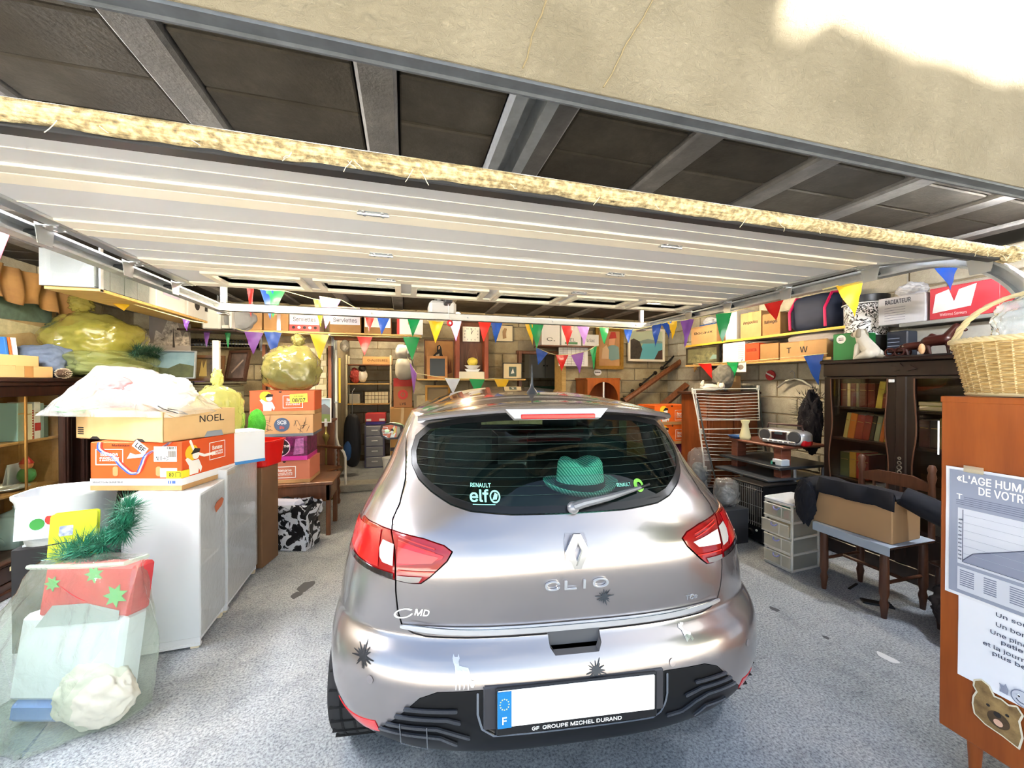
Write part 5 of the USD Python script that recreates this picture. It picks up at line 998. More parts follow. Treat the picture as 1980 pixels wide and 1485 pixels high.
# open storage basket, lime folder, tinsel, clear bags in front
t = thing('storage_basket', 'white plastic basket with printed cartoon sheet under the orange carton', 'basket', (-1.92, 2.90, .12), 8)
V = []; 
for z, s in ((.45, .8), (.55, .88), (.70, .98), (.72, 1.04), (.735, 1.04), (.735, .97), (.55, .84), (.46, .76)):
    for i in range(40):
        a = i * math.pi / 20; c, s_ = math.cos(a), math.sin(a); V.append((.19 * s * abs(c) ** .5 * (1 if c > 0 else -1), .16 * s * abs(s_) ** .5 * (1 if s_ > 0 else -1), z))
Fc = [(k * 40 + i, k * 40 + (i + 1) % 40, (k + 1) * 40 + (i + 1) % 40, (k + 1) * 40 + i) for k in range(7) for i in range(40)]
part(t, 'basket_wall', trimesh.Trimesh(*meshkit.arrays((np.array(V), Fc))[:2], process=False), mat('#dfe6ec', .3), 35); part(t, 'basket_floor', bx(-.14, .14, -.11, .11, .45, .46), mat('#dfe6ec', .3)); part(t, 'printed_sheet', on(ext([(-.15, .0), (.08, .0), (.12, .15), (-.15, .17)], .002), (0, -.155, .5), (1, 0, 0), (0, .1, 1)), mat('#9fd0ea', .5, c2='#eaf2f6', ns=9))
for x, z, c in ((-.06, .08, '#3f9a48'), (.0, .1, '#c23a34'), (.06, .07, '#4f9a3a')): part(t, 'printed_blob', on(disc(x, z, .03, .003, 14), (0, -.157, .5), (1, 0, 0), (0, .1, 1)), mat(c, .5))
solo('storage_stand', 'dark low box carrying the white basket', 'box', bx(-.17, .17, -.14, .14, 0, .57, .006), mat('#2b2a2d', .7), (-1.92, 2.90, 0), rz=8)
p = onZ(160, 1075, .42); t = thing('folder', 'lime green folder with elastic band standing under the basket', 'folder', (-1.62, 2.46, .612), 12); lf = mat('#c9d92c', .5)
part(t, 'cover', mv(ext(roundpoly(.17, .21, .015), .012), -.085, .0, 0, rx=80), lf); part(t, 'cover', mv(ext(roundpoly(.17, .21, .015), .008), -.085, .03, 0, rx=82), lf); part(t, 'sticker', mv(mv(ext(roundpoly(.05, .05, .006), .0015), -.05, .10, .012), 0, 0, 0, rx=80), mat('#6d7fb0', .4, c2='#dfe6f2', ns=30)); part(t, 'elastic', tube([(-.087, -.016, .07), (-.02, -.018, .075), (.05, -.018, .05), (.087, -.016, .035)], .003, 6), black)
t = thing('tinsel_garland', 'green tinsel christmas garland heaped below the lime folder', 'garland', (-1.43, 2.36, .60)); part(t, 'wire', tube([(-.12, -.03, .05), (0, -.05, .1), (.09, .0, .16), (.08, .04, .24)], .02, 8), mat('#1f5a45', .8)); part(t, 'needles', cat(*[mv(tufts(520, .055, 60 + k, .055, .0026), *q) for k, q in enumerate(((-.12, -.03, .05), (-.05, -.05, .09), (.03, -.05, .1), (.08, -.01, .16), (.08, .02, .24)))]), mat('#2f8a6c', .5, n=.4, ns=20), kind='stuff')
solo('storage_stand', 'dark carton hidden behind the large clear bag', 'box', bx(-.13, .13, -.09, .09, 0, .61, .006), mat('#33363a', .7), (-1.60, 2.52, 0), rz=8)
gb = thing('gift_sack_bag', 'large clear plastic bag holding a folded red and white christmas sack', 'bag', (-1.42, 2.14, 0), -15.5)
slab = lambda z0, z1, x0, x1, dz=0: mv(bx(x0, x1, -.05, .06, z0, z1, .012), 0, 0, 0, rx=-9)
part(gb, 'red_cloth', slab(.44, .655, -.17, .235), mat('#d8434c', .7, n=.15, ns=8)); part(gb, 'white_cloth', mv(bx(-.24, .23, -.055, .065, .10, .45, .02), rx=-9), mat('#dfe8f5', .7, n=.06, ns=6)); part(gb, 'blue_cloth', mv(bx(-.22, .02, -.06, .07, .02, .105, .02), rx=-9), mat('#5f86cf', .6)); part(gb, 'cream_cloth', mv(blob(.16, .08, .13, .2, 3, 4, .1), .13, -.02, .0), mat('#d2d2c8', .8), True)
for x, z, s in ((-.12, .58, .03), (.06, .62, .035), (.17, .53, .045)): part(gb, 'holly_leaf', mv(on(ext([((s * (1.25 if k % 2 else .6)) * math.cos(k * math.pi / 7) + x, (s * (1.1 if k % 2 else .6)) * math.sin(k * math.pi / 7) + z) for k in range(14)], .003), (0, -.052, 0), (1, 0, 0), (0, 0, 1)), rx=-9), mat('#5fbf72', .6))
part(gb, 'grey_print', mv(on(ext([(-.16, .40), (.2, .43), (.2, .47), (.05, .5), (-.1, .49)], .002), (0, -.056, 0), (1, 0, 0), (0, 0, 1)), rx=-9), mat('#a9b4bc', .7))
Hh = [(-.30, .0, .01), (.22, -.02, .0), (.27, .1, .0), (-.42, -.05, .0), (-.40, .12, 0), (.26, -.03, .45), (.25, .06, .68), (-.19, .02, .67), (-.2, .14, .66), (.2, .15, .67), (-.40, .05, .33), (-.45, -.1, .12), (.0, -.16, .0), (-.3, -.16, 0), (.27, .12, .3)]
fb = trimesh.convex.convex_hull(np.array(Hh)).subdivide_to_size(.035, max_iter=20); v = fb.vertices; v += (meshkit.fbm(v * 7 + 11, 4, 5) - .5)[:, None] * fb.vertex_normals * .05; v += ((np.abs(meshkit.noise(v * np.array([16, 16, 5]) + 7, 2) - .5)))[:, None] * fb.vertex_normals * .03; v[:, 2] = np.maximum(v[:, 2], .002); fb.vertices = v
part(gb, 'bag_skin', fb, film('#e4f0e6', .14, .08, .6), True); part(gb, 'bag_rim', tube([(-.18, .0, .675), (-.05, -.03, .69), (.1, -.01, .685), (.24, .0, .69), (.25, .1, .68)], .010, 6), film('#d8e6dc', .5, .1))
blobbag('plastic_bag', 'pale green clear bag at the lower left corner of the picture', (-1.76, 1.84, 0), (.20, .18, .28), film('#bcd6c4', .28, .08, .5), [('green_filling', mv(blob(.17, .15, .18, .3, 3, 5, .1), 0, 0, .02), mat('#7d9a86', .8)), ('yellow_filling', mv(trimesh.creation.icosphere(2, .025), .08, -.12, .1), mat('#e3d27a', .5))], 31, .22, tie=False)
# ------------------------------------------------------------------ back wall
sh = thing('wall_shelf', 'long pale wooden shelf high on the back wall, carrying cartons', 'shelf', (-1.92, 5.2, 2.075)); part(sh, 'board', bx(0, 2.13, 0, .38, 0, .022, .003), W_pine)
for x in (.15, 1.0, 1.95): part(sh, 'bracket', cat(bx(x, x + .02, .02, .38, -.02, 0), bx(x, x + .02, .36, .39, -.2, 0)), galv)
def shelfbox(name, label, u0, u1, v0, m, d=.3, Y=5.21, zb=2.098, group=None):
    x0, x1, _, z1 = rectY(u0, v0, u1, 640, Y); w = x1 - x0; h = z1 - zb
    return carton_box(name, label, ((x0 + x1) / 2, Y, zb), 0, w, d, h, m, group=group), w, h
t, w, h = shelfbox('cardboard_box', 'brown cardboard box at the left end of the long wall shelf', 456, 507, 588, carton, d=.34); 
t, w, h = shelfbox('cardboard_box', 'taped brown cardboard box second from the left on the wall shelf', 510, 558, 591, mat('#b98c56', .8, n=.12, ns=4)); part(t, 'tape', front(rect(-.02, 0, .02, h), .03, 0), mat('#8d6636', .2))
for u0, u1, lab, low in ((560, 618, 'white handwritten napkin carton with red printed foot on the wall shelf', 'r'), (637, 698, 'white handwritten napkin carton with brown foot on the wall shelf', 'b')):
    t, w, h = shelfbox('napkin_carton', lab, u0, u1, 593, mat('#e3dfe0', .6) if low == 'r' else carton2)
    part(t, 'paper_label', front(rect(-w / 2 + .01, h * .30, w / 2 - .01, h - .005), 0, 0), mat('#dedae2', .7)); part(t, 'lettering', front(mv(txt('Serviettes', .05, False, w * .75, True, .002), 0, h * .40), 0, 0), mat('#4b4a52', .6))
    if low == 'r':
        part(t, 'red_foot', front(rect(-w / 2, 0, w / 2, h * .26, .0012), 0, 0), red_ink)
        for k in range(5): part(t, 'printed_disc', front(disc(-.12 + .06 * k, h * .15, .018, .002, 14), 0, 0), white_ink if k % 2 else ink)
t, w, h = shelfbox('cardboard_box', 'white and brown carton right of the napkin cartons', 704, 757, 598, carton2); part(t, 'paper_label', front(rect(-w / 2 + .01, h * .25, w / 2 - .01, h - .01), 0, 0), paper)
t, w, h = shelfbox('cardboard_box', 'white carton with red edge at the right end of the wall shelf', 768, 818, 616, mat('#dcdad8', .6)); part(t, 'red_edge', cat(bx(-w / 2 - .002, -w / 2 + .03, -.002, .3, 0, h)), red_ink)
t = thing('appliance', 'white plastic appliance at the far left end of the tie bar', 'appliance', (onY(430, 610, 5.0)[0], 5.0, 2.06)); part(t, 'body', bx(-.2, -.02, 0, .2, .0, .3, .02), mat('#c9c9c6', .5)); part(t, 'arm', bx(-.02, .08, .02, .1, .02, .06, .01), mat('#c9c9c6', .5)); part(t, 'frame', bx(.06, .09, .0, .12, .02, .26, .01), mat('#d6d6d2', .5))
solo('corner_shelf', 'small dark board under the white appliance', 'shelf', bx(-.4, .15, 0, .3, 0, .02, .003), W_dark, (onY(430, 610, 5.0)[0], 4.95, 2.04))
solo('grey_bag', 'grey stuffed bag behind the left end of the tie bar', 'bag', blob(.2, .12, .16, .15, 2, 3), mat('#8d8f92', .8), (onY(455, 600, 5.1)[0] - .02, 5.2, 2.06), smooth=True)
a, b_ = onY(498, 662, 5.48), onY(664, 667, 5.48)
t = thing('duct', 'shiny aluminium ventilation duct across the back wall', 'duct', (a[0], 5.48, 1.95)); L = b_[0] - a[0]
part(t, 'pipe', on(lathe([(.055 + .0025 * (k % 2), L * k / 60) for k in range(61)], 24), (0, 0, 0), (0, 0, 1), (0, 1, 0)).apply_transform(trimesh.transformations.rotation_matrix(0, (0, 0, 1))), mat('#cfd3d6', .15, 1.0))
part(t, 'elbow', blob(.06, .06, .08, .1, 3, 2).apply_translation((L + .02, .0, -.08)), mat('#b9b3a0', .6, .2, n=.3, ns=20), True)
# panel of whitewashed bricks between two reddish posts
x0, x1 = onY(522, 740, 5.55)[0], onY(632, 740, 5.55)[0]
wp_ = thing('brick_panel', 'cream painted brick panel between reddish wooden posts', 'brick panel', (x0, 5.548, .5))
part(wp_, 'mortar_bed', bx(0, x1 - x0, 0, .035, 0, 1.43), mat('#b9ad84', .9))
for k in range(18):
    x = -.1 * (k % 2)
    while x < x1 - x0 - .02:
        a, b_ = max(x, 0) + .004, min(x + .21, x1 - x0) - .004
        if b_ - a > .03: part(wp_, 'brick', bx(a, b_, -.014 + rng.uniform(-.003, .003), .02, .004 + k * .079, .075 + k * .079, .004), mat(rng.choice(('#ddd6b4', '#e6dfbf', '#d3caa4')), .75, b=.3, bs=60))
        x += .21
for x, lab in ((x0 - .045, 'reddish wooden post left of the cream brick panel'), (x1 + .05, 'reddish wooden post right of the cream brick panel')):
    t = thing('wooden_post', lab, 'post', (x, 5.52, 0)); part(t, 'shaft', bx(-.025, .025, -.03, .03, 0, 1.95, .005), wood('#b0683a', '#8f4e28', .5, (9, 9, 1))); part(t, 'edge_bead', bx(.015, .035, -.036, -.02, 0, 1.95, .003), W_dark)
o = onY(609, 818, 5.3); pic('picture', 'landscape print in a white frame leaning under the cream brick panel', 'picture', (o[0], 5.3, o[2]), (1, 0), .19, .31, .015, white, mat('#9fb6c4', .6), [('painted_hill', [(0, .3), (1, .3), (1, .6), (.6, .8), (.2, .7), (0, .5)], mat('#6d6a6e', .7)), ('painted_field', [(0, 0), (1, 0), (1, .32), (0, .36)], mat('#6f8248', .7))])
t = thing('wardrobe_panel', 'brown wooden cupboard side behind the turned armchair', 'cupboard', (onY(625, 900, 5.35)[0], 5.36, 0)); part(t, 'panel', bx(-.14, .12, 0, .12, 0, .98, .006), W_mid); part(t, 'top_moulding', bx(-.16, .14, -.015, .13, .98, 1.01, .006), W_mid)
# pier with pipes
t = thing('waste_pipe', 'white plastic pipe with a dog-leg on the door pier', 'pipe', (onY(650, 800, 5.5)[0], 5.5, 0)); part(t, 'pipe', tube([(0, 0, 1.9), (0, 0, .75), (.02, 0, .66), (.09, 0, .55), (.11, 0, .48), (.11, 0, .12)], .016, 10), mat('#e6e4da', .35), True); part(t, 'pipe_clip', bx(-.022, .022, -.02, .1, 1.2, 1.225, .003), galv)
solo('yellow_strip', 'yellow strip fixed upright on the door pier', 'strip', bx(-.012, .012, -.01, .01, 0, .6, .003), mat('#e2c52f', .5), (onY(656, 740, 5.52)[0], 5.55, 1.2))
struct('trim_3', bx(onY(642, 800, 5.6)[0], DX0, 5.53, YB + .02, .1, 2.1, .012), block_mat('#9a978c', '#b3ae9f', '#c6c1b0'))
struct('trim_4', bx(DX0, DX0 + .022, 5.52, 5.8, .1, 2.1, .003), mat('#8f949b', .5))
struct('trim_5', bx(DX0 - .02, DX1 + .06, 5.55, YB + .05, 2.04, 2.075, .006), wood('#b0683a', '#7d4424', .5, (1, 9, 9)))
# store room
def atY(u, v, Y, z=None): p = onY(u, v, Y); return (p[0], Y, p[2] if z is None else z)
rk = thing('storage_rack', 'plain rack with wooden boards in the store room', 'rack', (atY(668, 780, 7.2, 0))); RW = onY(757, 742, 7.2)[0] - onY(668, 742, 7.2)[0]
for z in (1.765, 1.43, 1.075): part(rk, 'rack_board', bx(0, RW, 0, .35, z, z + .02, .003), W_pine if z < 1.5 else W_mid)
for x in (.0, RW - .03):
    for y in (0, .32): part(rk, 'upright', bx(x, x + .03, y, y + .03, 0, 1.95, .003), mat('#cfc8ae', .6))
t = carton_box('cardboard_box', 'flat brown carton with pen lettering on the store room rack', atY(730, 700, 7.22, 1.785), 0, .50, .26, .14, carton, tapes=False); part(t, 'lettering', front(mv(txt('CHAUSSURES', .035, True, .34, True, .002), 0, .055), 0, 0), mat('#6b4a2c', .6))
t = thing('mask', 'red and white carnival mask on the store room rack', 'mask', atY(694, 735, 7.3, 1.45)); part(t, 'face', mv(blob(.08, .06, .12, .1, 2, 3), .06, -.0, .02), mat('#dcd6ce', .5), True); part(t, 'hair', mv(blob(.06, .05, .06, .2, 3, 4), .06, -.03, .2), ink, True); part(t, 'red_ruff', mv(blob(.08, .06, .13, .3, 3, 5), -.06, 0, 0), mat('#a33a34', .7), True)
t = thing('lattice_box', 'cream lattice drawer box on the lower rack board', 'box', atY(728, 776, 7.25, 1.095)); part(t, 'body', bx(-.2, .2, 0, .25, 0, .21, .004), mat('#d9cfae', .7)); part(t, 'lattice', cat(*[bx(x, x + .006, -.004, 0, .0, .21) for x in np.linspace(-.2, .194, 8)], *[bx(-.2, .2, -.004, 0, z, z + .006) for z in (0, .07, .14, .204)]), mat('#5d4a34', .7))
solo('clear_box', 'cloudy plastic box left of the cream lattice box', 'box', bx(-.09, .09, 0, .2, 0, .17, .01), mat('#a9a79c', .4), atY(685, 770, 7.25, 1.095))
t = thing('drawer_tower', 'dark grey plastic drawer tower in the store room', 'drawer tower', atY(724, 885, 7.0, 0)); part(t, 'frame', bx(-.165, .165, .0, .35, 0, .74, .01), mat('#5c5a78', .5))
for k in range(4): q = part(t, 'drawer', bx(-.14, .14, -.012, .3, .02 + .178 * k, .185 + .178 * k, .008), mat('#8c8c92', .35)); part(q, 'handle', bx(-.05, .05, -.02, -.01, .10 + .178 * k, .12 + .178 * k, .004), mat('#c9c9cc', .3))
t = thing('game_box', 'red game box on the grey drawer tower', 'box', atY(726, 806, 7.0, .745)); part(t, 'lower_tray', bx(-.16, .16, 0, .3, 0, .05, .004), mat('#3f2f8f', .5)); part(t, 'lid', bx(-.165, .165, -.004, .3, .05, .19, .004), mat('#d23a3c', .5)); part(t, 'print', front(cat(rect(-.15, .06, -.07, .10), rect(.06, .06, .15, .10)), 0, 0, -.005), white_ink)
t = thing('garment_bag', 'dark garment bag hanging beside the store room door', 'garment bag', atY(681, 885, 6.6, .12)); part(t, 'bag', blob(.13, .09, .42, .06, 2, 2, None, 4, 3), mat('#14161f', .6), True); part(t, 'blue_pouch', mv(blob(.06, .05, .15, .1, 2, 6), -.06, -.08, .12), mat('#2f5c9a', .6), True); part(t, 'hook', tube([(0, 0, .8), (0, 0, 1.2), (0, .3, 1.25)], .006, 6), galv)
t = thing('sack', 'white plastic sack stack near the store room ceiling', 'sack', atY(782, 735, 6.9, 1.50)); part(t, 'lower_sack', blob(.15, .12, .20, .1, 2, 3, None, 3, 3), mat('#cfcbbf', .6), True); part(t, 'upper_sack', mv(blob(.13, .11, .12, .12, 2, 5, None, 3, 3), -.04, 0, .37, ry=10), mat('#bdb9b4', .6), True)
t = carton_box('tomato_carton', 'brown tomato carton with red flaps standing in the store room', atY(779, 788, 6.88, 1.04), 0, .31, .3, .5, mat('#b5794c', .75), tapes=False); part(t, 'printed_disc', front(disc(0, .22, .085), 0, 0), red_ink); part(t, 'printed_ring', front(ext(Polygon([(.04 * math.cos(a), .22 + .04 * math.sin(a)) for a in np.arange(20) * .314]).difference(Polygon([(.022 * math.cos(a), .22 + .022 * math.sin(a)) for a in np.arange(20) * .314])), .0016), 0, 0), mat('#b5794c', .75)); part(t, 'red_top', front(rect(-.155, .36, .155, .5), 0, 0), mat('#c8352f', .6)); part(t, 'lettering', front(mv(txt('LYS', .04, True, .1, True, .002), 0, .04), 0, 0), ink)
t = carton_box('cardboard_box', 'tall brown carton supporting the tomato carton', atY(778, 885, 6.86, 0), 0, .40, .34, 1.035, mat('#bd9058', .8)); part(t, 'lower_band', bx(-.201, .201, -.002, .34, .3, .36), mat('#3c3a48', .6))
solo('green_bag', 'green plastic bag bundle lying before the brown cartons', 'bag', blob(.2, .14, .14, .15, 2, 4), mat('#5aa35a', .6), atY(772, 880, 6.6, 0), smooth=True)
solo('white_bucket', 'white bucket on the store room floor', 'bucket', lathe([(0, 0), (.11, 0), (.14, .28), (.145, .28), (.145, .3), (.135, .3), (.108, .012), (0, .012)], 28), mat('#e2e2de', .4), atY(757, 895, 6.3, 0), smooth=True)
# shelf between the openings and what stands on it
sx0, sx1 = onY(806, 725, 5.3)[0], onY(1016, 735, 5.3)[0]
s2 = thing('wall_shelf', 'short wooden shelf between the two wall openings', 'shelf', (sx0, 5.28, 1.50)); part(s2, 'board', bx(0, sx1 - sx0, 0, .3, 0, .022, .003), W_pine)
for x in (.25, sx1 - sx0 - .3): part(s2, 'bracket', cat(bx(x, x + .02, .02, .3, -.02, 0), bx(x, x + .02, .285, .305, -.16, 0)), mat('#4a3a2a', .6))
def onback(u0, v0, u1, v1, Y): x0, x1, z0, z1 = rectY(u0, v0, u1, v1, Y); return (x0, Y, z0), x1 - x0, z1 - z0
o, w, h = onback(820, 649, 878, 724, 5.5); o = (o[0], 5.5, 1.522)
pic('picture', 'amber painting of a kneeling woman in dark hood on the short shelf', 'picture', o, (1, 0), w, h, .012, W_mid, mat('#c08a4a', .6, c2='#a8713a', ns=5), [('painted_woman', [(.25, .5), (.3, .62), (.42, .7), (.42, .86), (.52, .9), (.58, .8), (.6, .66), (.66, .52), (.6, .4), (.35, .38)], ink), ('painted_bodice', [(.33, .5), (.38, .62), (.5, .66), (.52, .48), (.42, .42)], mat('#e6dcc6', .6)), ('painted_face', [(.46, .76), (.52, .78), (.53, .86), (.47, .85)], mat('#d9a070', .6)), ('painted_flame', [(.75, .1), (.95, .15), (.9, .5), (.85, .3), (.8, .55)], mat('#8a4a1e', .6))], depth=.03)
o, w, h = onback(826, 680, 865, 724, 5.36); pic('photo_frame', 'small orange wooden frame with black pane before the amber painting', 'picture', (o[0], 5.36, 1.522), (1, 0), w, h, .035, wood('#c98a45', '#b0733a', .4, (3, 3, 3)), mat('#0e0d0c', .2), depth=.02)
x0, x1, z0, z1 = rectY(879, 620, 942, 724, 5.42); ck = thing('wall_clock', 'square numbered clock in an open brown wooden case', 'clock', ((x0 + x1) / 2, 5.32, 1.522)); w, h = x1 - x0, z1 - 1.522
cw = wood('#9a4a28', '#7d3518', .4, (3, 3, 1)); part(ck, 'case_back', bx(-w / 2, w / 2, .16, .18, 0, h), W_mid)
for sx in (-1, 1): part(ck, 'case_side', bx(min(sx * w / 2, sx * (w / 2 - .06)), max(sx * w / 2, sx * (w / 2 - .06)), 0, .17, 0, h, .004), cw)
part(ck, 'case_top', bx(-w / 2, w / 2, 0, .17, h - .02, h, .004), cw); part(ck, 'case_base', bx(-w / 2 + .05, w / 2 - .06, -.01, .16, 0, .10, .006), mat('#dcd6c2', .6))
fc = part(ck, 'clock_face', bx(-.12, .12, .08, .10, h - .30, h - .09, .002), mat('#e6e2cf', .5)); cz_ = h - .195
for k in range(12):
    a = k * math.pi / 6; m = max(abs(math.sin(a)), abs(math.cos(a))); part(fc, 'numeral', on(txt(str(12 if k == 0 else k), .018, True, None, True, .001), (.092 * math.sin(a) / m, .0795, cz_ + .078 * math.cos(a) / m - .009), (1, 0, 0), (0, 0, 1)), ink)
part(fc, 'clock_hand', on(ext([(-.003, 0), (.003, 0), (.03, .06), (.026, .062)], .001), (0, .0785, cz_), (1, 0, 0), (0, 0, 1)), ink); part(fc, 'clock_hand', on(ext([(-.003, 0), (.003, 0), (.014, .075), (.010, .076)], .001), (0, .0775, cz_), (1, 0, 0), (0, 0, 1)), ink)
t = thing('hanging_bowl', 'white boat shaped bowl with yellow sponge hung inside the clock case', 'bowl', ((x0 + x1) / 2 + .01, 5.36, 1.66)); bw = lathe([(0, 0), (.05, 0), (.11, .05), (.115, .05), (.052, -.006), (0, -.006)], 24); v = bw.vertices; v[:, 1] *= .5; part(t, 'bowl', bw, mat('#e6e8ea', .3), True); part(t, 'sponge', mv(blob(.075, .04, .06, .12, 3, 3), 0, 0, .04), mat('#e8d35a', .8), True)
for s in (-1, 1): part(t, 'wire', tube([(s * .10, 0, .05), (s * .06, 0, .2), (s * .04, .0, .28)], .003, 6), mat('#7d5a3a', .5))
part(t, 'boat_body', on(ext([(-.11, .0), (.11, 0), (.07, -.05), (-.07, -.05)], .03), (0, .02, -.0), (1, 0, 0), (0, 0, 1)), mat('#dfe3e8', .3))
o, w, h = onback(958, 629, 992, 661, 5.56); pic('framed_drawing', 'thin black framed sepia drawing on the wall beside the clock', 'picture', o, (1, 0), w, h, .008, black, mat('#d8c9a4', .7), [('drawn_figure', [(.4, .15), (.62, .2), (.58, .5), (.65, .8), (.5, .85), (.38, .6)], mat('#a08058', .7))], depth=.012)
o, w, h = onback(972, 698, 1009, 729, 5.40); pic('framed_drawing', 'black framed small boat picture with cream mount on the short shelf', 'picture', (o[0], 5.40, 1.522), (1, 0), w, h, .01, black, mat('#e0cfa4', .7), [('mounted_photo', [(.3, .12), (.72, .12), (.72, .78), (.3, .78)], mat('#4a5f5a', .5)), ('painted_sail', [(.4, .3), (.6, .35), (.52, .7)], mat('#e6e6dc', .6))], depth=.012)
o, w, h = onback(822, 745, 870, 790, 5.5); pic('picture', 'gilt framed picture below the short shelf, half hidden by the car', 'picture', o, (1, 0), w, h, .03, mat('#b5822e', .35, .4), mat('#7d6a4a', .6))
# second opening: grey wall cupboard behind it
x0, x1, z0, z1 = rectY(1024, 678, 1084, 731, 6.6)
gc = thing('wall_cupboard', 'grey two-door wall cupboard behind the second opening', 'cupboard', (x0, 6.6, z0)); w, h = x1 - x0, z1 - z0; gcm = mat('#a9a9a6', .5); part(gc, 'carcass', bx(0, w, .02, .3, 0, h), gcm)
for k in (0, 1): q = part(gc, 'door', bx(k * w / 2 + .003, (k + 1) * w / 2 - .003, 0, .02, 0, h, .003), gcm); part(q, 'knob', mv(trimesh.creation.icosphere(2, .014), w / 2 + (.03 if k else -.03), -.012, h * .45), ink, True)
solo('green_cloth', 'dark green cloth over a bench behind the second opening', 'bench', bx(-.05, w + .3, .0, .35, 0, .05, .01), mat('#23503a', .8), (x0, 6.5, z0 - .20)); solo('bench_cabinet', 'dark bench below the green cloth', 'bench', bx(-.05, w + .3, .02, .35, 0, z0 - .205, .01), mat('#2b2622', .8), (x0, 6.5, 0))
for u, lab in ((1012, 'left wooden jamb'), (1108, 'right wooden jamb')): pass
struct('trim_6', bx(OX1 - .1, OX1 - .03, 5.5, 5.8, 1.02, 1.93, .004), W_pine); struct('trim_7', bx(OX0 - .05, OX1 + .05, 5.53, 5.66, 1.90, 1.95, .006), W_mid); struct('trim_8', bx(OX0 - .03, OX0 + .02, 5.5, 5.8, 1.02, 1.93, .004), W_mid)
t = thing('wooden_board', 'thick wooden board leaning in the second opening', 'board', (*onY(1108, 730, 5.75)[:2], 1.03)); part(t, 'plank', bx(-.03, .03, 0, .02, 0, .6, .003), W_pine)
# papers and cartons over the second opening
s3 = thing('wall_shelf', 'narrow ledge over the second opening, carrying white cartons', 'shelf', (onY(1045, 665, 5.3)[0], 5.28, 2.0)); part(s3, 'board', bx(0, .85, 0, .32, 0, .02, .003), W_mid)
for u0, u1, v0, lab, tx in ((1047, 1083, 626, 'white carton with pen lettering at the left of the ledge', 'C.'), (1085, 1124, 624, 'white carton with green strip on the ledge', 'FEL'), (1126, 1158, 647, 'low white carton with scribble at the right of the ledge', 'la Sauc')):
    x0, x1, z0, z1 = rectY(u0, v0, u1, 664, 5.3); t = carton_box('white_carton', lab, ((x0 + x1) / 2, 5.3, 2.02), 0, x1 - x0 - .004, .26, max(z1 - 2.02, .12), mat('#dcd9d2', .6), tapes=False)
    part(t, 'lettering', front(mv(txt(tx, .05, False, .13, True, .002), 0, .06), 0, 0), mat('#5b5a58', .6))
    if tx == 'FEL': part(t, 'green_strip', front(rect(-.1, .02, .1, .05), 0, 0), mat('#3f7d4c', .6))
o, w, h = onback(1080, 667, 1136, 708, 5.44); t = pic('calendar', 'white ruled paper calendar hanging under the ledge', 'calendar', o, (1, 0), w, h, 0, None, paper, [])
part(t + '/sheet', 'ruled_lines', front(cat(*[rect(.01, h * k / 9, w * .85, h * k / 9 + .003, .002) for k in range(1, 9)], *[rect(w * k / 7, .02, w * k / 7 + .003, h - .02, .002) for k in range(1, 7)]), 0, 0, -.01), mat('#8b857c', .6))
# painting of a child, seascape, enamel sign, cupboard with arch, stair rail
gilt = mat('#b58a35', .35, .5, n=.25, ns=25)
o, w, h = onback(1150, 634, 1203, 714, 5.54); pic('picture', 'gilt framed painting of a person in a red cap hugging a puppy', 'picture', o, (1, 0), w, h, .055, gilt, mat('#c89a66', .6, c2='#b58452', ns=4), [('painted_coat', [(.3, .3), (.45, .55), (.7, .62), (.95, .55), (1, .2), (.6, .15)], mat('#7d9c98', .6)), ('painted_face', [(.5, .6), (.75, .6), (.8, .8), (.5, .82)], mat('#e3a67c', .6)), ('painted_cap', [(.48, .78), (.85, .8), (.8, .98), (.6, .98)], mat('#b8322a', .6)), ('painted_puppy', [(.15, .2), (.2, .5), (.38, .6), (.5, .45), (.48, .2)], mat('#d6b48c', .6))], depth=.04)
o, w, h = onback(1213, 636, 1283, 699, 5.52); pic('picture', 'white framed seascape of a rocky cove on the back wall', 'picture', o, (1, 0), w, h, .035, mat('#e6e0cc', .5), mat('#a9b596', .6), [('painted_sky', [(0, .62), (1, .62), (1, 1), (0, 1)], mat('#b5bfa2', .6)), ('painted_hills', [(.2, .6), (.55, .72), (1, .64), (1, .58), (.2, .55)], mat('#7d8d84', .6)), ('painted_sea', [(.2, 0), (1, 0), (1, .58), (.4, .55), (.3, .3)], mat('#5fa8b4', .4)), ('painted_rocks', [(0, 0), (.3, .0), (.38, .35), (.3, .62), (.12, .72), (0, .65)], mat('#4c4238', .7, n=.5, ns=20)), ('painted_bushes', [(.75, 0), (1, 0), (1, .35), (.88, .3)], mat('#4a2f28', .7))], depth=.035)
o = onY(1156, 720, 5.56); t = thing('enamel_sign', 'small oval white enamel sign below the gilt framed painting', 'sign', (o[0], 5.57, o[2])); part(t, 'plate', on(disc(0, 0, .05, .006, 28, 1.35), (0, 0, 0), (1, 0, 0), (0, 0, 1)), white); part(t, 'lettering', on(txt('Modeste', .02, True, .09, True, .002), (0, -.006, -.008), (1, 0, 0), (0, 0, 1)), ink)
x0, x1, z0, z1 = rectY(1133, 731, 1195, 790, 5.2); t = thing('arched_cupboard', 'orange brown cupboard with arched glass doors behind the car roof', 'cupboard', ((x0 + x1) / 2, 5.15, 0)); w = x1 - x0; wa = wood('#a85a22', '#8a4416', .35, (4, 4, 1))
part(t, 'carcass', cat(bx(-w / 2, -w / 2 + .03, .02, .4, 0, z1), bx(w / 2 - .03, w / 2, .02, .4, 0, z1), bx(-w / 2, w / 2, .38, .4, 0, z1), bx(-w / 2, w / 2, .02, .4, 0, 1.0)), wa); part(t, 'cornice', bx(-w / 2 - .02, w / 2 + .02, 0, .4, z1 - .03, z1, .008), wa)
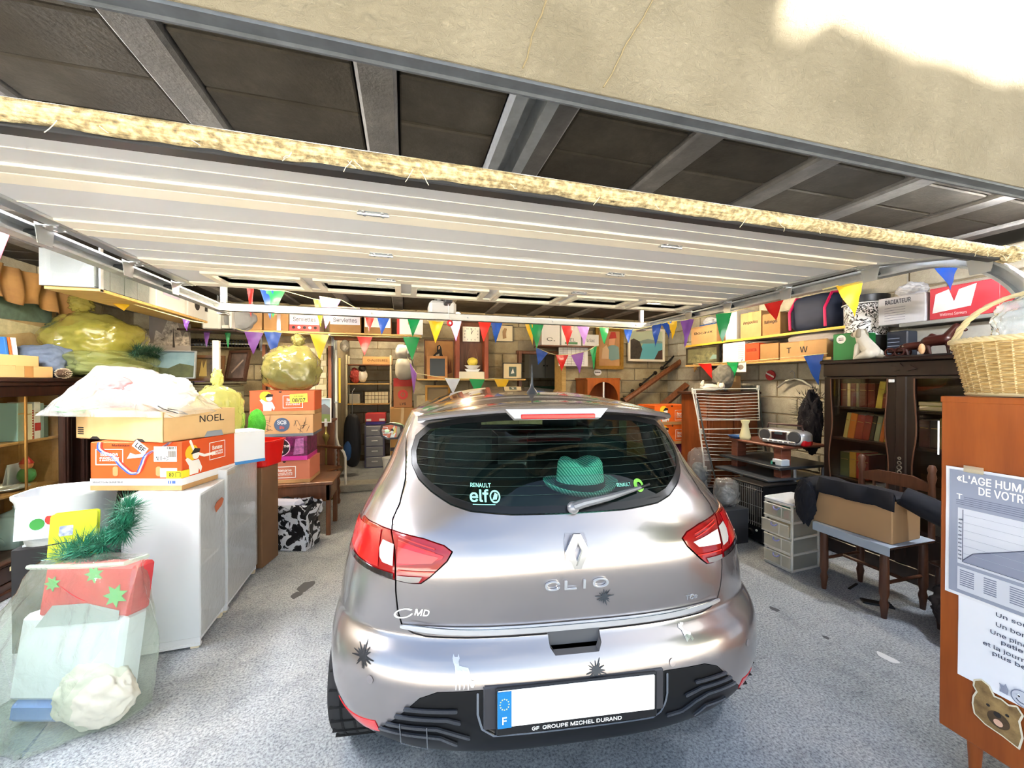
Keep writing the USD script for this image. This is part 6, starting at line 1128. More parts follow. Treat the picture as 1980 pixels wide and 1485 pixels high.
arch = [(w / 2 - .03) * math.cos(a) for a in np.linspace(0, math.pi, 20)]; ap = [((w / 2 - .03) * math.cos(a), z1 - .30 + .24 * math.sin(a)) for a in np.linspace(0, math.pi, 20)]
part(t, 'arched_frame', on(ext(Polygon([(-w / 2, .9), (w / 2, .9), (w / 2, z1 - .02), (-w / 2, z1 - .02)]).difference(Polygon([(w / 2 - .03, .95)] + ap + [(-w / 2 + .03, .95)])), .02), (0, .02, 0), (1, 0, 0), (0, 0, 1)), wa); part(t, 'mullion', bx(-.012, .012, .0, .02, .9, z1 - .06, .003), white)
solo('white_jug', 'white vase inside the arched cupboard', 'vase', lathe([(0, 0), (.04, 0), (.06, .05), (.05, .12), (.03, .14), (0, .14)], 18), white, ((x0 + x1) / 2 + .1, 5.32, 1.0), smooth=True)
# stair: wooden stringer running up to the right, iron rods with ball ends
a, b_ = onY(1207, 776, 5.3), onY(1332, 688, 5.3)
t = thing('stair_stringer', 'sloping brown wooden stair handrail on the back wall', 'handrail', tuple(a)); d = b_ - a; part(t, 'rail', tube([(0, 0, 0), tuple(d * .5), tuple(d * 1.25)], .045, 8), W_mid); part(t, 'wall_bracket', cat(*[tube([tuple(d * k), tuple(d * k + (0, .3, -.05))], .012, 6) for k in (.1, .8)]), black)
a2, b2 = onY(1262, 800, 5.1), onY(1328, 745, 5.1); solo('stair_plank', 'lower brown stair plank behind the orange cartons', 'board', tube([(0, 0, 0), tuple(b2 - a2)], .06, 4), W_mid, tuple(a2))
for k, (ua, va, ub, vb) in enumerate(((1204, 778, 1223, 756), (1239, 744, 1267, 721), (1280, 712, 1305, 686), (1318, 677, 1328, 668))):
    p, q = onY(ua, va, 5.45), onY(ub, vb, 5.45); t = thing('iron_rod', ('lowest', 'second lowest', 'third', 'uppermost')[k] + ' black iron rod with ball ends above the handrail', 'rod', tuple(p)); d = q - p
    part(t, 'rod', cyl((0, 0, 0), d, .014, 8), black)
    for e in ((0, 0, 0), d): part(t, 'ball_end', mv(trimesh.creation.icosphere(2, .032), *e), mat('#2a211b', .25, .5), True)
    part(t, 'wall_stay', cyl(d * .5, d * .5 + (0, .15, 0), .008, 6), black)
# cartons stacked at the right of the back wall
g5 = 'orange fruit cartons at the back right'
x0 = onY(1303, 830, 4.5)[0]; w_ = onY(1338, 830, 4.5)[0] - onY(1268, 830, 4.5)[0]
solo('cardboard_box', 'dark crate under the orange cartons at the back right', 'box', bx(-.3, .28, 0, .4, 0, .62, .006), mat('#3a1a2e', .6, c2='#7d1f5c', ns=18), (x0 + .02, 4.52, 0))
banana_box('lower orange fruit carton at the back right', (x0, 4.5, .625), 0, w_, .38, .265, mat('#e86a22', .55), True, (.03, .06, .15, .14), g5)
banana_box('upper orange fruit carton at the back right', (x0 - .01, 4.5, .893), 0, w_, .38, .265, mat('#ea6a1c', .55), True, (.03, .06, .15, .14), g5)
t = carton_box('cardboard_box', 'salmon carton with black heart left of the orange cartons', (onY(1252, 790, 4.75)[0], 4.75, .62), 0, .3, .3, .52, salmon, tapes=False); part(t, 'printed_heart', front(ext([(0, -.03), (.03, .005), (.022, .022), (0, .012), (-.022, .022), (-.03, .005)], .001), .0, .42), ink)
solo('low_crate', 'brown crate under the salmon carton', 'box', bx(-.16, .16, 0, .32, 0, .615, .006), carton2, (onY(1252, 790, 4.75)[0], 4.75, 0))
# ------------------------------------------------------------------ bunting
FC = dict(r='#d42a26', b='#2453b4', g='#1d9a55', y='#e8bf1e', p='#8a55b0', l='#b98ad8', w='#dfe6f4')
def bunting(label, Y, tris, ends=None, sag=True, plane=None):
    """One string of pennants; tris: (u left, v left, u right, v right, u tip, v tip, colour), hanging in the plane at depth Y (or on the plane x = X)."""
    P = (lambda u, v: onX(u, v, plane)) if plane is not None else (lambda u, v: onY(u, v, Y))
    tr = [(P(a, b), P(c, d), P(e, f), col) for a, b, c, d, e, f, col in tris]; o = tr[0][0]
    t = thing('bunting', label, 'bunting', tuple(o))
    pts = []
    for a, b, c, col in tr: pts += [a, b]
    pts = ([P(*ends[0])] if ends else []) + pts + ([P(*ends[1])] if ends else [])
    part(t, 'cord', tube([p - o for p in pts], .0045, 5), mat('#d9cf9c', .7))
    nrm = np.array([0, 1, 0]) if plane is None else np.array([1, 0, 0])
    for k, (a, b, c, col) in enumerate(tr):
        n = 9; V = []; idx = {}
        for i in range(n + 1):
            for j in range(n + 1 - i):
                s, q = i / n, j / n; p = a * (1 - s - q) + b * q + c * s; dv = .018 * (meshkit.noise(np.array([q * 3 + k * 7, s * 3, 2.]), 3) - .5) + .012 * math.sin(6 * (q + s) + k) * s
                idx[i, j] = len(V); V.append(p - o + nrm * dv)
        Fc = []
        for i in range(n):
            for j in range(n - i):
                Fc.append((idx[i, j], idx[i, j + 1], idx[i + 1, j]))
                if j < n - i - 1: Fc.append((idx[i, j + 1], idx[i + 1, j + 1], idx[i + 1, j]))
        V = np.array(V); m = trimesh.Trimesh(np.vstack([V, V + nrm * .0012]), Fc + [(x + len(V), z + len(V), y + len(V)) for x, y, z in Fc], process=False)
        pm_ = M({"d": ("principled_bsdf", {"base_color": lin(FC[col]), "roughness": .3}), "t": ("translucent_bsdf", {"color": lin(FC[col])}), "o": ("mix_closure", {"fac": .3})}, [("d.BSDF", "o.closure1"), ("t.BSDF", "o.closure2")], "o.closure") if ('pen', col) not in _mats else _mats['pen', col]
        _mats['pen', col] = pm_
        part(t, 'pennant', m, pm_, True, {'r': 'red', 'b': 'blue', 'g': 'green', 'y': 'yellow', 'p': 'purple', 'l': 'lilac', 'w': 'white and blue'}[col] + ' pennant')
bunting('upper string of coloured pennants before the wall shelf', 4.55, [(478, 556, 492, 557, 486, 614, 'r'), (504, 560, 530, 562, 523, 618, 'b'), (514, 561, 552, 563, 527, 614, 'g'), (606, 578, 630, 582, 620, 632, 'y'), (618, 573, 660, 580, 630, 636, 'l'), (704, 604, 727, 606, 714, 642, 'r'), (728, 606, 757, 608, 738, 648, 'b'), (786, 609, 815, 611, 798, 652, 'g'), (829, 621, 858, 622, 842, 664, 'y'), (866, 615, 894, 616, 882, 660, 'l'), (924, 618, 951, 620, 935, 661, 'r'), (948, 620, 972, 622, 958, 664, 'b')], ((400, 545), (1010, 624)))
bunting('lower string of pennants hanging from the wall shelf', 5.12, [(390, 621, 411, 627, 400, 672, 'p'), (434, 630, 448, 633, 441, 674, 'g'), (472, 640, 510, 643, 489, 686, 'p'), (510, 641, 545, 643, 529, 692, 'b'), (600, 646, 637, 648, 618, 697, 'y'), (690, 650, 721, 651, 705, 688, 'r'), (779, 652, 812, 652, 797, 697, 'g')], ((376, 610), (816, 653)))
bunting('short string of pennants before the second opening', 4.6, [(1014, 624, 1030, 625, 1030, 668, 'y'), (1022, 624, 1051, 627, 1038, 675, 'g'), (1085, 628, 1110, 629, 1098, 669, 'r'), (1116, 630, 1140, 632, 1130, 668, 'l'), (1158, 633, 1178, 634, 1168, 666, 'g'), (1206, 636, 1224, 637, 1214, 664, 'b')], ((1004, 622), (1240, 638)))
bunting('sagging string of small pennants in the second opening', 4.9, [(1036, 672, 1060, 682, 1040, 706, 'b'), (1074, 686, 1099, 686, 1086, 718, 'r'), (1104, 686, 1129, 680, 1122, 722, 'p'), (1141, 676, 1154, 668, 1149, 716, 'g')], ((1040, 660), (1158, 667)))
bunting('string of patterned pennants along the short shelf', 5.26, [(792, 700, 806, 722, 800, 762, 'p'), (860, 731, 890, 732, 876, 762, 'w'), (907, 732, 938, 733, 922, 765, 'g'), (955, 732, 985, 733, 970, 764, 'y')], ((788, 690), (1000, 733)))
bunting('string of pennants below the right door track', 2.9, [(1260, 630, 1280, 624, 1266, 672, 'b'), (1278, 626, 1298, 620, 1294, 656, 'b'), (1290, 622, 1310, 620, 1302, 656, 'y'), (1316, 620, 1342, 616, 1326, 672, 'p'), (1382, 608, 1414, 604, 1396, 662, 'g'), (1476, 586, 1515, 577, 1498, 620, 'r')], ((1222, 640), (1560, 566)))
bunting('yellow and blue pennants beside the near end of the right door track', 1.8, [(1614, 554, 1668, 541, 1651, 613, 'y'), (1800, 516, 1850, 514, 1838, 562, 'b')], ((1590, 560), (1880, 508)))
bunting('string of pennants hanging from the lower right shelf', 0, [(1350, 703, 1375, 702, 1380, 735, 'r'), (1406, 700, 1428, 700, 1416, 742, 'g'), (1553, 688, 1592, 684, 1580, 745, 'b')], ((1340, 704), (1600, 683)), plane=3.925)
bunting('string of pennants at the left side near the cabinet', 4.2, [(166, 500, 185, 512, 176, 545, 'g'), (191, 567, 255, 588, 240, 602, 'y'), (470, 585, 490, 590, 485, 615, 'r')], ((146, 547), (560, 600))) if False else bunting('yellow and green pennants on a cord at the left side', 3.95, [(166, 508, 184, 516, 176, 540, 'g'), (191, 567, 254, 587, 240, 601, 'y'), (352, 615, 368, 620, 360, 640, 'p')], ((146, 545), (395, 625)))
solo('red_pennant', 'single red pennant at the upper left edge of the picture', 'pennant', on(ext([(-.06, 0), (.06, 0), (.0, -.2)], .002), (0, 0, 0), (1, 0, 0), (0, 0, 1)), mat('#9a0f2a', .4), tuple(onY(-4, 436, 2.35)))
# ------------------------------------------------------------------ right side
DR = (0, 1, 0)
def rX(t, *a): pass
# wall shelves along the right wall
SX = 3.95
for z, lab, y0, y1, mt in ((1.985, 'upper yellow edged shelf along the right wall', 2.5, 4.75, W_pine), (1.70, 'lower shelf along the right wall', 2.75, 4.75, W_pine)):
    t = thing('wall_shelf', lab, 'shelf', (SX, y0, z)); part(t, 'board', bx(0, .34, 0, y1 - y0, 0, .022, .003), mat('#b9b2a2', .7)); part(t, 'edge_strip', bx(-.004, 0, 0, y1 - y0, -.002, .024), mat('#e3b93c', .5) if z > 1.8 else W_pine)
    for y in (.15, y1 - y0 - .3): part(t, 'bracket', cat(bx(.04, .34, y, y + .02, -.02, 0), bx(.32, .345, y, y + .02, -.16, 0)), galv)
def sbox(name, label, u0, u1, v0, zb, m, d=.28, X=SX + .02, text=None, cat_='box', **k):
    y0, y1, _, z1 = rectX(u0, v0, u1, v0 + 20, X); w = y1 - y0
    t = carton_box(name, label, (X, (y0 + y1) / 2, zb), -90, w, d, z1 - zb, m, cat_=cat_, **k)
    if text: part(t, 'lettering', front(mv(txt(text, .035, False, w * .7, True, .002), 0, (z1 - zb) * .55), 0, 0), ink)
    return t, w, z1 - zb
zu, zl = 2.009, 1.724
sbox('cardboard_box', 'brown carton with handwriting at the far end of the upper right shelf', 1336, 1385, 630, zu, carton, text='Bocaux', tapes=False)
sbox('white_box', 'tall white box on the upper right shelf behind the green pennant', 1402, 1424, 600, zu, mat('#d6d2cc', .6), tapes=False)
sbox('cardboard_box', 'brown carton marked ampoules on the upper right shelf', 1431, 1471, 604, zu, carton, text='Ampoules')
sbox('cardboard_box', 'brown carton next to the sports bag on the upper right shelf', 1473, 1508, 606, zu, carton2, text='Rallonges', tapes=False)
t = thing('blue_basket', 'blue plastic basket at the far end of the upper right shelf', 'basket', (SX + .16, onX(1356, 620, SX)[1], zu + .17)); part(t, 'basket', bx(-.1, .1, -.16, .12, 0, .1, .01), mat('#2c5fa8', .5)); part(t, 'filling', mv(blob(.08, .1, .06, .3, 3, 3), 0, 0, .08), mat('#b9bcc4', .6), True)
t = thing('sports_bag', 'dark blue sports bag with pink straps on the upper right shelf', 'bag', (SX + .2, onX(1558, 590, SX)[1], zu)); w = abs(onX(1515, 590, SX)[1] - onX(1604, 590, SX)[1]); part(t, 'bag_body', blob(.17, w / 2, .19, .05, 1.5, 3, .05, 4, 4), mat('#16213a', .7), True)
for s in (-1, 1): part(t, 'pink_strap', tube([(-.19, s * w * .38, .02), (-.20, s * w * .38, .2), (-.1, s * w * .38, .36), (.0, s * w * .38, .37)], .014, 6), mat('#d81f5a', .5), True)
part(t, 'zip', tube([(-.02, -w * .4, .375), (-.02, w * .4, .375)], .006, 6), black)
pz = onX(1660, 600, SX + .1); t = thing('hat_box', 'round hat box with black and white leaf pattern', 'hat box', (SX + .12, onX(1662, 600, SX + .05)[1], 1.90)); leafm = M({"tc": ("texture_coordinate", {}), "n": ("voronoi_texture", {"scale": 14.0, "feature": "distance_to_edge"}), "w": ("noise_texture", {"scale": 6.0, "distortion": 3.0}), "mv": ("mix_vector", {"fac": .25}), "r": ("rgb_ramp", {"ramp": [(.05, lin('#0c0c12')), (.09, lin('#ececf0'))]}), "p": ("principled_bsdf", {"roughness": .5})}, [("tc.object", "mv.a"), ("w.color", "mv.b"), ("mv.result", "n.vector"), ("n.distance", "r.fac"), ("r.color", "p.base_color")], "p.BSDF")
part(t, 'box_wall', lathe([(0, 0), (.15, 0), (.155, .30), (0, .30)], 36), leafm, 40); part(t, 'lid', lathe([(.162, .28), (.165, .285), (.165, .36), (.15, .365), (0, .365)], 36), black, 40); part(t, 'lid_rim', mv(trimesh.creation.torus(.165, .006, 36, 6), 0, 0, .29), white)
solo('shelf_block', 'dark box standing under the patterned hat box', 'box', bx(-.14, .14, -.14, .14, 0, .2, .004), mat('#22211f', .7), (SX + .12, onX(1662, 600, SX + .05)[1], 1.70))
ex_ = thing('wall_shelf', 'grey shelf above the bookcase at the right', 'shelf', (SX - .05, 1.15, 1.93)); part(ex_, 'board', bx(0, .39, 0, 1.05, 0, .03, .004), mat('#8a8a84', .6)); part(ex_, 'wall_stay', cat(*[bx(.37, .40, y, y + .03, -.2, 0) for y in (.1, .9)]), galv)
t, w, h = sbox('white_box', 'white carton with blurred print above the bookcase', 1697, 1788, 572, 1.962, mat('#c9c8cc', .6), X=SX - .03, tapes=False); part(t, 'lettering', front(mv(txt('RADIATEUR', .035, True, w * .55, True, .002), -.02, h * .75), 0, 0), mat('#4d4d55', .6)); part(t, 'small_print', front(cat(*[rect(-w * .35, h * (.15 + .09 * k), w * .1, h * (.15 + .09 * k) + .004) for k in range(6)]), 0, 0), mat('#8a8a94', .6)); part(t, 'crumpled_bag', mv(blob(.1, w * .3, .06, .3, 3, 4), 0, .14, h - .01, rz=90), mat('#c9c9cb', .5), True)
t, w, h = sbox('red_box', 'red gift carton with torn white paper above the bookcase', 1796, 1932, 548, 1.962, mat('#b5343e', .45), X=SX - .03, tapes=False); part(t, 'torn_paper', front(ext([(-w * .45, h * .2), (w * .12, h * .3), (w * .2, h * .95), (-w * .05, h * .85), (-w * .12, h * .5), (-w * .2, h * .9), (-w * .4, h * .8)], .001), 0, 0), mat('#d6d3d0', .7)); part(t, 'lettering', front(mv(txt('Wellness Saveurs', .022, False, w * .4, True, .002), -.05, .02), 0, 0), mat('#e9b0b0', .5))
# lower right shelf
t, w, h = sbox('white_box', 'white carton with fine print on the lower right shelf', 1397, 1440, 662, zl, mat('#dcdad6', .6), tapes=False); part(t, 'small_print', front(cat(*[rect(w * .22, h * (.2 + .1 * k), w * .45, h * (.2 + .1 * k) + .004) for k in range(7)]), 0, 0), mat('#8d8a86', .6))
solo('cloth_bundle', 'grey folded bundle lying on the white carton', 'bundle', blob(.12, .30, .022, .15, 2, 4), mat('#8d8781', .8), (SX + .17, onX(1438, 655, SX)[1], zl + .20), smooth=True)
t, w, h = sbox('orange_box', 'small orange paper box on the lower right shelf', 1440, 1467, 664, zl, mat('#e2481a', .5), text='LUTECIA', tapes=False)
sbox('cardboard_box', 'small brown carton behind the purple pennant', 1469, 1505, 664, zl, carton2, tapes=False)
t, w, h = sbox('cardboard_box', 'long brown carton marked T W at the near end of the lower right shelf', 1507, 1598, 659, zl, carton, text=None); part(t, 'lettering', front(mv(txt('T    W', .06, False, w * .45, True, .002), -.05, h * .35), 0, 0), ink)
solo('grey_sack', 'rounded grey padded sack lying on the long brown carton', 'sack', blob(.15, .30, .062, .06, 1.5, 5, .1, 4, 3), mat('#a59d98', .7), (SX + .18, onX(1560, 650, SX)[1], zl + .150), smooth=True)
y0, y1, z0, z1 = rectX(1330, 645, 1392, 700, SX + .05); pic('picture', 'dark framed mountain landscape at the far end of the lower right shelf', 'picture', (SX + .04, y1 + .0, 1.726), (0, -1), y1 - y0, .245, .02, mat('#3c3222', .5), mat('#7d7a55', .6, c2='#4d4a34', ns=5), [('painted_mountain', [(0, .2), (.3, .6), (.5, .5), (.75, .8), (1, .4), (1, .1), (0, .05)], mat('#8d8a60', .6, c2='#54523a', ns=14)), ('painted_lake', [(.75, .2), (1, .2), (1, .45), (.85, .5)], mat('#7d9a94', .5))])
# hooks, hangers, little plates under the shelf
o = onX(1434, 706, SX); t = thing('cloth_patch', 'white cloth patch with a drawn pig hanging under the lower right shelf', 'cloth', (SX - .01, o[1], 1.60)); part(t, 'cloth', bx(-.004, 0, -.075, .075, 0, .12, .001), mat('#e3ddd3', .8)); part(t, 'drawn_pig', sideL(mv(ext(Polygon([(.04 * math.cos(a), .03 * math.sin(a)) for a in np.arange(16) * .3927]), .001), 0, .06), -.004, 0, 0), mat('#6d645c', .7)); part(t, 'string', tube([(0, 0, .12), (.02, 0, .16)], .003, 5), black)
for u, v, lab in ((1345, 712, 'dried star flower hanging at the left under the lower right shelf'), (1396, 708, 'dried star flower hanging beside the green pennant')):
    o = onX(u, v, SX + .1); t = thing('dried_flower', lab, 'flower', tuple(o)); part(t, 'petals', on(ext(Polygon([((.055 if k % 2 else .02) * math.cos(k * .6283), (.055 if k % 2 else .02) * math.sin(k * .6283)) for k in range(10)]), .012), (0, 0, 0), (0, -1, 0), (0, 0, 1)), mat('#c99a55', .7)); part(t, 'stalk', tube([(0, 0, 0), (.03, .03, .08)], .006, 5), mat('#a07a45', .7))
o = onX(1537, 700, 4.1); t = thing('coat_hanger', 'grey plastic coat hanger on the right wall', 'hanger', (4.22, o[1] + .1, 1.42)); part(t, 'arms', tube([(0, -.2, 0), (0, -.1, .07), (0, 0, .10), (0, .1, .07), (0, .2, 0)], .012, 8), mat('#9a988f', .5), True); part(t, 'hook', tube([(0, 0, .1), (0, 0, .16), (0, .03, .19), (0, .05, .17)], .005, 6), galv)
t = thing('wall_ornament', 'small red and white wall ornament beside the coat hanger', 'ornament', (4.26, o[1] + .42, 1.56)); part(t, 'disc', on(disc(0, 0, .06, .02, 18), (0, 0, 0), (0, -1, 0), (0, 0, 1)), mat('#b8323a', .5)); part(t, 'ribbon', on(ext([(-.05, .02), (.05, -.03), (.05, -.01), (-.05, .04)], .024), (0, 0, 0), (0, -1, 0), (0, 0, 1)), white)
t = thing('hanging_scarf', 'black feathery scarf hanging beside the bookcase', 'scarf', (4.05, onX(1568, 820, 4.05)[1], .72)); part(t, 'cloth', blob(.08, .11, .30, .35, 3, 4, None, 4), mat('#1d1a22', .9), True); part(t, 'feathers', mv(tufts(400, .16, 77, .06, .004, 1.6), 0, 0, .45), mat('#16151a', .9), kind='stuff'); part(t, 'hook', tube([(0, 0, .85), (0.1, 0, 1.0), (.24, 0, 1.05)], .006, 6), galv)
# low cupboard behind the drying rack, with figures on it
p = onY(1412, 770, 3.95); cbx = thing('cupboard', 'orange brown cupboard behind the drying rack', 'cupboard', (3.80, 3.74, 0)); p = np.array([3.80, 3.74, 0]); W_or = wood('#8f4a22', '#6d3416', .35, (4, 4, .8))
part(cbx, 'carcass', bx(-.38, .38, .02, .45, 0, 1.33, .006), W_or); part(cbx, 'top', bx(-.42, .42, 0, .48, 1.33, 1.36, .006), mat('#3a1f14', .4))
for k in (0, 1): q = part(cbx, 'door', bx(-.36 + .37 * k, -.01 + .37 * k, .0, .02, .08, 1.30, .005), W_or); part(q, 'panel', bx(-.32 + .37 * k, -.05 + .37 * k, -.006, .0, .14, 1.24, .004), W_or)
t = thing('plush_dog', 'white plush dog lying on the cupboard behind the drying rack', 'toy', (p[0] - .2, 3.90, 1.36)); part(t, 'body', blob(.13, .07, .05, .1, 2, 3), mat('#d9d2c4', .9), True); part(t, 'head', mv(blob(.045, .045, .045, .06, 2, 4), .14, -.02, .02), mat('#e3dccf', .9), True); part(t, 'raised_tail', tube([(-.10, 0, .05), (-.12, 0, .10), (-.10, 0, .14)], [.02, .02, .01], 8), mat('#d9d2c4', .9), True)
for s in (-1, 1): part(t, 'ear', mv(blob(.015, .012, .03, .05, 2, 4), .14 + s * .035, -.02, .06), mat('#c9b49c', .9), True)
solo('stone_pot', 'grey stone pot on the cupboard behind the green pennant', 'pot', blob(.13, .11, .16, .18, 3, 6), mat('#6d6a60', .9, b=.5, bs=40), (p[0] + .04, 3.95, 1.36), smooth=True)
t = carton_box('cardboard_box', 'flat brown carton beside the stone pot', (p[0] + .22, 3.95, 1.36), 0, .2, .2, .2, carton2)
# drying rack
rk_ = thing('drying_rack', 'white folding clothes drying rack standing beside the car', 'drying rack', (0, 0, 0))
wr = mat('#f4f2ea', .4)
def Q(u, v, Y): return onY(u, v, Y + .2)
fr = [(1338, 752, 3.5), (1356, 818, 3.44), (1366, 900, 3.38), (1366, 948, 3.36)]
L_ = [Q(*q) for q in ((1338, 750, 3.5), (1350, 810, 3.45), (1360, 880, 3.4), (1366, 950, 3.37))]
R_ = [Q(*q) for q in ((1464, 742, 3.5), (1471, 810, 3.45), (1476, 880, 3.4), (1482, 950, 3.37))]
part(rk_, 'side_rail', tube(L_, .009, 8), wr, True); 
for k, (va, vb, n, ua, ub, Y) in enumerate(((757, 810, 9, (1344, 1352), (1466, 1469), 3.46), (834, 888, 8, (1354, 1361), (1474, 1478), 3.41), (914, 940, 4, (1364, 1368), (1478, 1484), 3.37))):
    sh_ = part(rk_, 'shelf_frame', cat(tube([Q(ua[0], va - 4, Y), Q(ua[1], vb + 2, Y)], .007, 6), tube([Q(ub[0], va - 6, Y), Q(ub[1], vb + 2, Y)], .007, 6), tube([Q(ua[1], vb + 2, Y), Q(ub[1], vb + 2, Y)], .007, 6), tube([Q(ua[0], va - 4, Y), Q(ub[0], va - 6, Y)], .007, 6)), wr)
    for i in range(n):
        f = (i + .5) / n; ul, ur, v = ua[0] + (ua[1] - ua[0]) * f, ub[0] + (ub[1] - ub[0]) * f, va + (vb - va) * f
        part(sh_, 'wire', tube([Q(ul, v + 1, Y), Q((ul + ur) / 2, v + 3, Y), Q(ur, v, Y)], .0045, 5), wr)
part(rk_, 'leg', tube([Q(1348, 770, 3.4), Q(1364, 850, 3.32), Q(1386, 935, 3.24), Q(1396, 985, 3.2)], .009, 8), mat('#4a4d4c', .4), True)
part(rk_, 'leg', tube([Q(1466, 745, 3.52), Q(1478, 850, 3.5), Q(1490, 930, 3.45)], .009, 8), mat('#3c4440', .4), True)
for u, v, Y in ((1341, 757, 3.49), (1355, 834, 3.44), (1364, 907, 3.38), (1466, 750, 3.5)): part(rk_, 'joint', mv(bx(-.018, .018, -.015, .015, -.03, .03, .006), *Q(u, v, Y)), wr)
base_z = lambda P: np.array([P[0], P[1], .0])
part(rk_, 'foot', tube([L_[-1], base_z(L_[-1]) + (0, 0, .03), base_z(R_[-1]) + (0, 0, .03), R_[-1]], .009, 8), wr)
part(rk_, 'foot', tube([Q(1396, 985, 3.2), base_z(Q(1396, 985, 3.2)) + (0, 0, .01)], .009, 8), mat('#4a4d4c', .4))
# desk with radio
dk0 = thing('computer_desk', 'brown and grey computer desk with metal tubes', 'desk', (3.42, 2.80, 0))
dz = .875; part(dk0, 'upper_shelf', bx(-.02, .55, -.02, .62, dz - .025, dz, .008), wood('#7d4a38', '#66382a', .4, (6, 1, 6))); part(dk0, 'leg_panel', bx(.0, .12, .52, .60, .56, dz - .025, .004), wood('#7d4a38', '#66382a', .4)); part(dk0, 'leg_panel', bx(.0, .12, .02, .10, .56, dz - .025, .004), wood('#7d4a38', '#66382a', .4))
part(dk0, 'desk_top', bx(-.10, .55, -.05, .66, .665, .69, .004), mat('#2e3338', .35)); part(dk0, 'keyboard_shelf', bx(-.20, .45, -.02, .62, .555, .575, .004), mat('#3c4249', .35))
for x, y in ((.14, .0), (.14, .60), (.5, .0), (.5, .60)): part(dk0, 'leg_tube', cyl((x, y, 0), (x, y, .665), .014, 10), galv)
t = thing('radio', 'silver and red portable radio on the brown desk', 'radio', (3.58, 2.92, dz), -78); rb = mat('#b9bbbf', .25, .6)
part(t, 'body', blob(.22, .1, .075, .0, 1, 1, None, 4, 4), rb, True); part(t, 'cassette_panel', bx(-.07, .07, -.105, -.08, .05, .13, .008), mat('#2a1416', .3)); part(t, 'control_strip', bx(-.15, .15, -.112, -.08, .012, .045, .006), mat('#8d9094', .3, .5)); part(t, 'display', bx(-.035, .035, -.108, -.1, .10, .125), mat('#4a565c', .2))
for s in (-1, 1): part(t, 'speaker', on(lathe([(0, .012), (.05, .012), (.058, 0), (.0, 0)], 24), (s * .13, -.09, .085), (1, 0, 0), (0, 0, 1)), mat('#3c3d40', .5))
for k in range(5): part(t, 'button', mv(trimesh.creation.icosphere(2, .009), -.09 + .045 * k, -.113, .03), mat('#d9dade', .25, .4), True)
part(t, 'red_end', mv(blob(.03, .08, .04, .0, 1, 1, None, 3, 3), .19, 0, .0), mat('#c8141e', .25), True); part(t, 'carry_handle', tube([(-.16, 0, .14), (-.15, 0, .19), (.15, 0, .19), (.16, 0, .14)], .009, 8), mat('#3a1a1c', .35), True)
t = thing('vase', 'cream fluted vase beside the radio', 'vase', (3.46, 3.26, dz)); part(t, 'body', lathe([(0, 0), (.05, 0), (.055, .03), (.035, .12), (.03, .16), (.045, .20), (.04, .205), (0, .2)], 20), mat('#e3dcae', .5), True)
solo('blue_dish', 'blue plastic dish at the end of the brown desk', 'dish', lathe([(0, 0), (.07, 0), (.095, .025), (.1, .025), (.072, -.0), (0, .006)], 24), mat('#24508f', .4), (3.47, 3.36, dz), smooth=True)
for k, (y, c, lab, s) in enumerate(((2.88, '#3aa08f', 'small teal toy on the desk top', .03), (2.84, '#cfdde8', 'pale blue folded paper stack on the desk top', .05))): solo('teal_toy' if k == 0 else 'folded_papers', lab, 'item', bx(-s, s, -s, s, 0, s * 1.2, .006), mat(c, .5), (3.42 + .02 * k, y, .69))
solo('canvas_sheet', 'beige crumpled canvas heaped under the desk', 'sheet', blob(.18, .24, .24, .18, 2, 4), mat('#b9ae98', .85), (3.76, 3.10, 0), smooth=True)
# heater
ht = thing('gas_heater', 'black gas heater with wire guard on the floor', 'heater', (3.09, 2.72, 0), 2); hk = mat('#141519', .35)
part(ht, 'cabinet', cat(bx(.08, .42, 0, .32, .03, .54, .006), bx(0, .08, 0, .32, .03, .18, .006)), hk); part(ht, 'top', bx(-.01, .43, -.01, .33, .53, .55, .006), mat('#0c0d10', .5)); part(ht, 'side_wall', bx(0, .08, 0, .012, .18, .53), hk); part(ht, 'side_wall', bx(0, .08, .308, .32, .18, .53), hk)
part(ht, 'reflector', bx(.07, .079, .015, .305, .19, .52), mat('#8a8d90', .2, .9))
for k in range(15): part(ht, 'guard_wire', cyl((-.006, .012 + .0212 * k, .17), (-.006, .012 + .0212 * k, .53), .0028, 6), galv2)
for z in (.2, .35, .5): part(ht, 'guard_bar', cyl((-.004, 0, z), (-.004, .32, z), .0025, 6), galv2)
for y in (.08, .16, .24): part(ht, 'burner', bx(.05, .07, y - .03, y + .03, .24, .46, .004), mat('#4d4a48', .6, .3))
part(ht, 'control_knob', on(lathe([(0, .02), (.025, .02), (.03, 0), (0, 0)], 20), (0, .12, .10), (0, -1, 0), (0, 0, 1)), black); part(ht, 'lamp', on(disc(0, 0, .01, .006, 14), (-.001, .22, .14), (0, -1, 0), (0, 0, 1)), mat('#e06a6a', .3)); part(ht, 'lamp', on(disc(0, 0, .01, .006, 14), (-.001, .06, .13), (0, -1, 0), (0, 0, 1)), mat('#d6d9dc', .3))
for y in (.04, .28): part(ht, 'castor', cyl((.05, y - .015, .02), (.05, y + .015, .02), .02, 12), black); part(ht, 'castor', cyl((.37, y - .015, .02), (.37, y + .015, .02), .02, 12), black)
for k, (u, v, Y, r, lab) in enumerate(((1352, 905, 3.65, (.12, .12, .22), 'clear bag of dark things behind the car flank'), (1405, 975, 2.95, (.10, .10, .13), 'clear plastic bag with yellow ties beside the heater'))):
    p = onY(u, v, Y); blobbag('plastic_bag', lab, (p[0], Y, max(p[2] - .22, 0)) if k == 0 else (p[0], Y, .32), r, film('#d6dadd', .2, .08, .6), [('dark_filling', mv(blob(r[0] * .75, r[1] * .75, r[2] * .6, .25, 3, 3, .1), 0, 0, .02), mat('#7d8082', .8))], 50 + k, .2, tie=False)
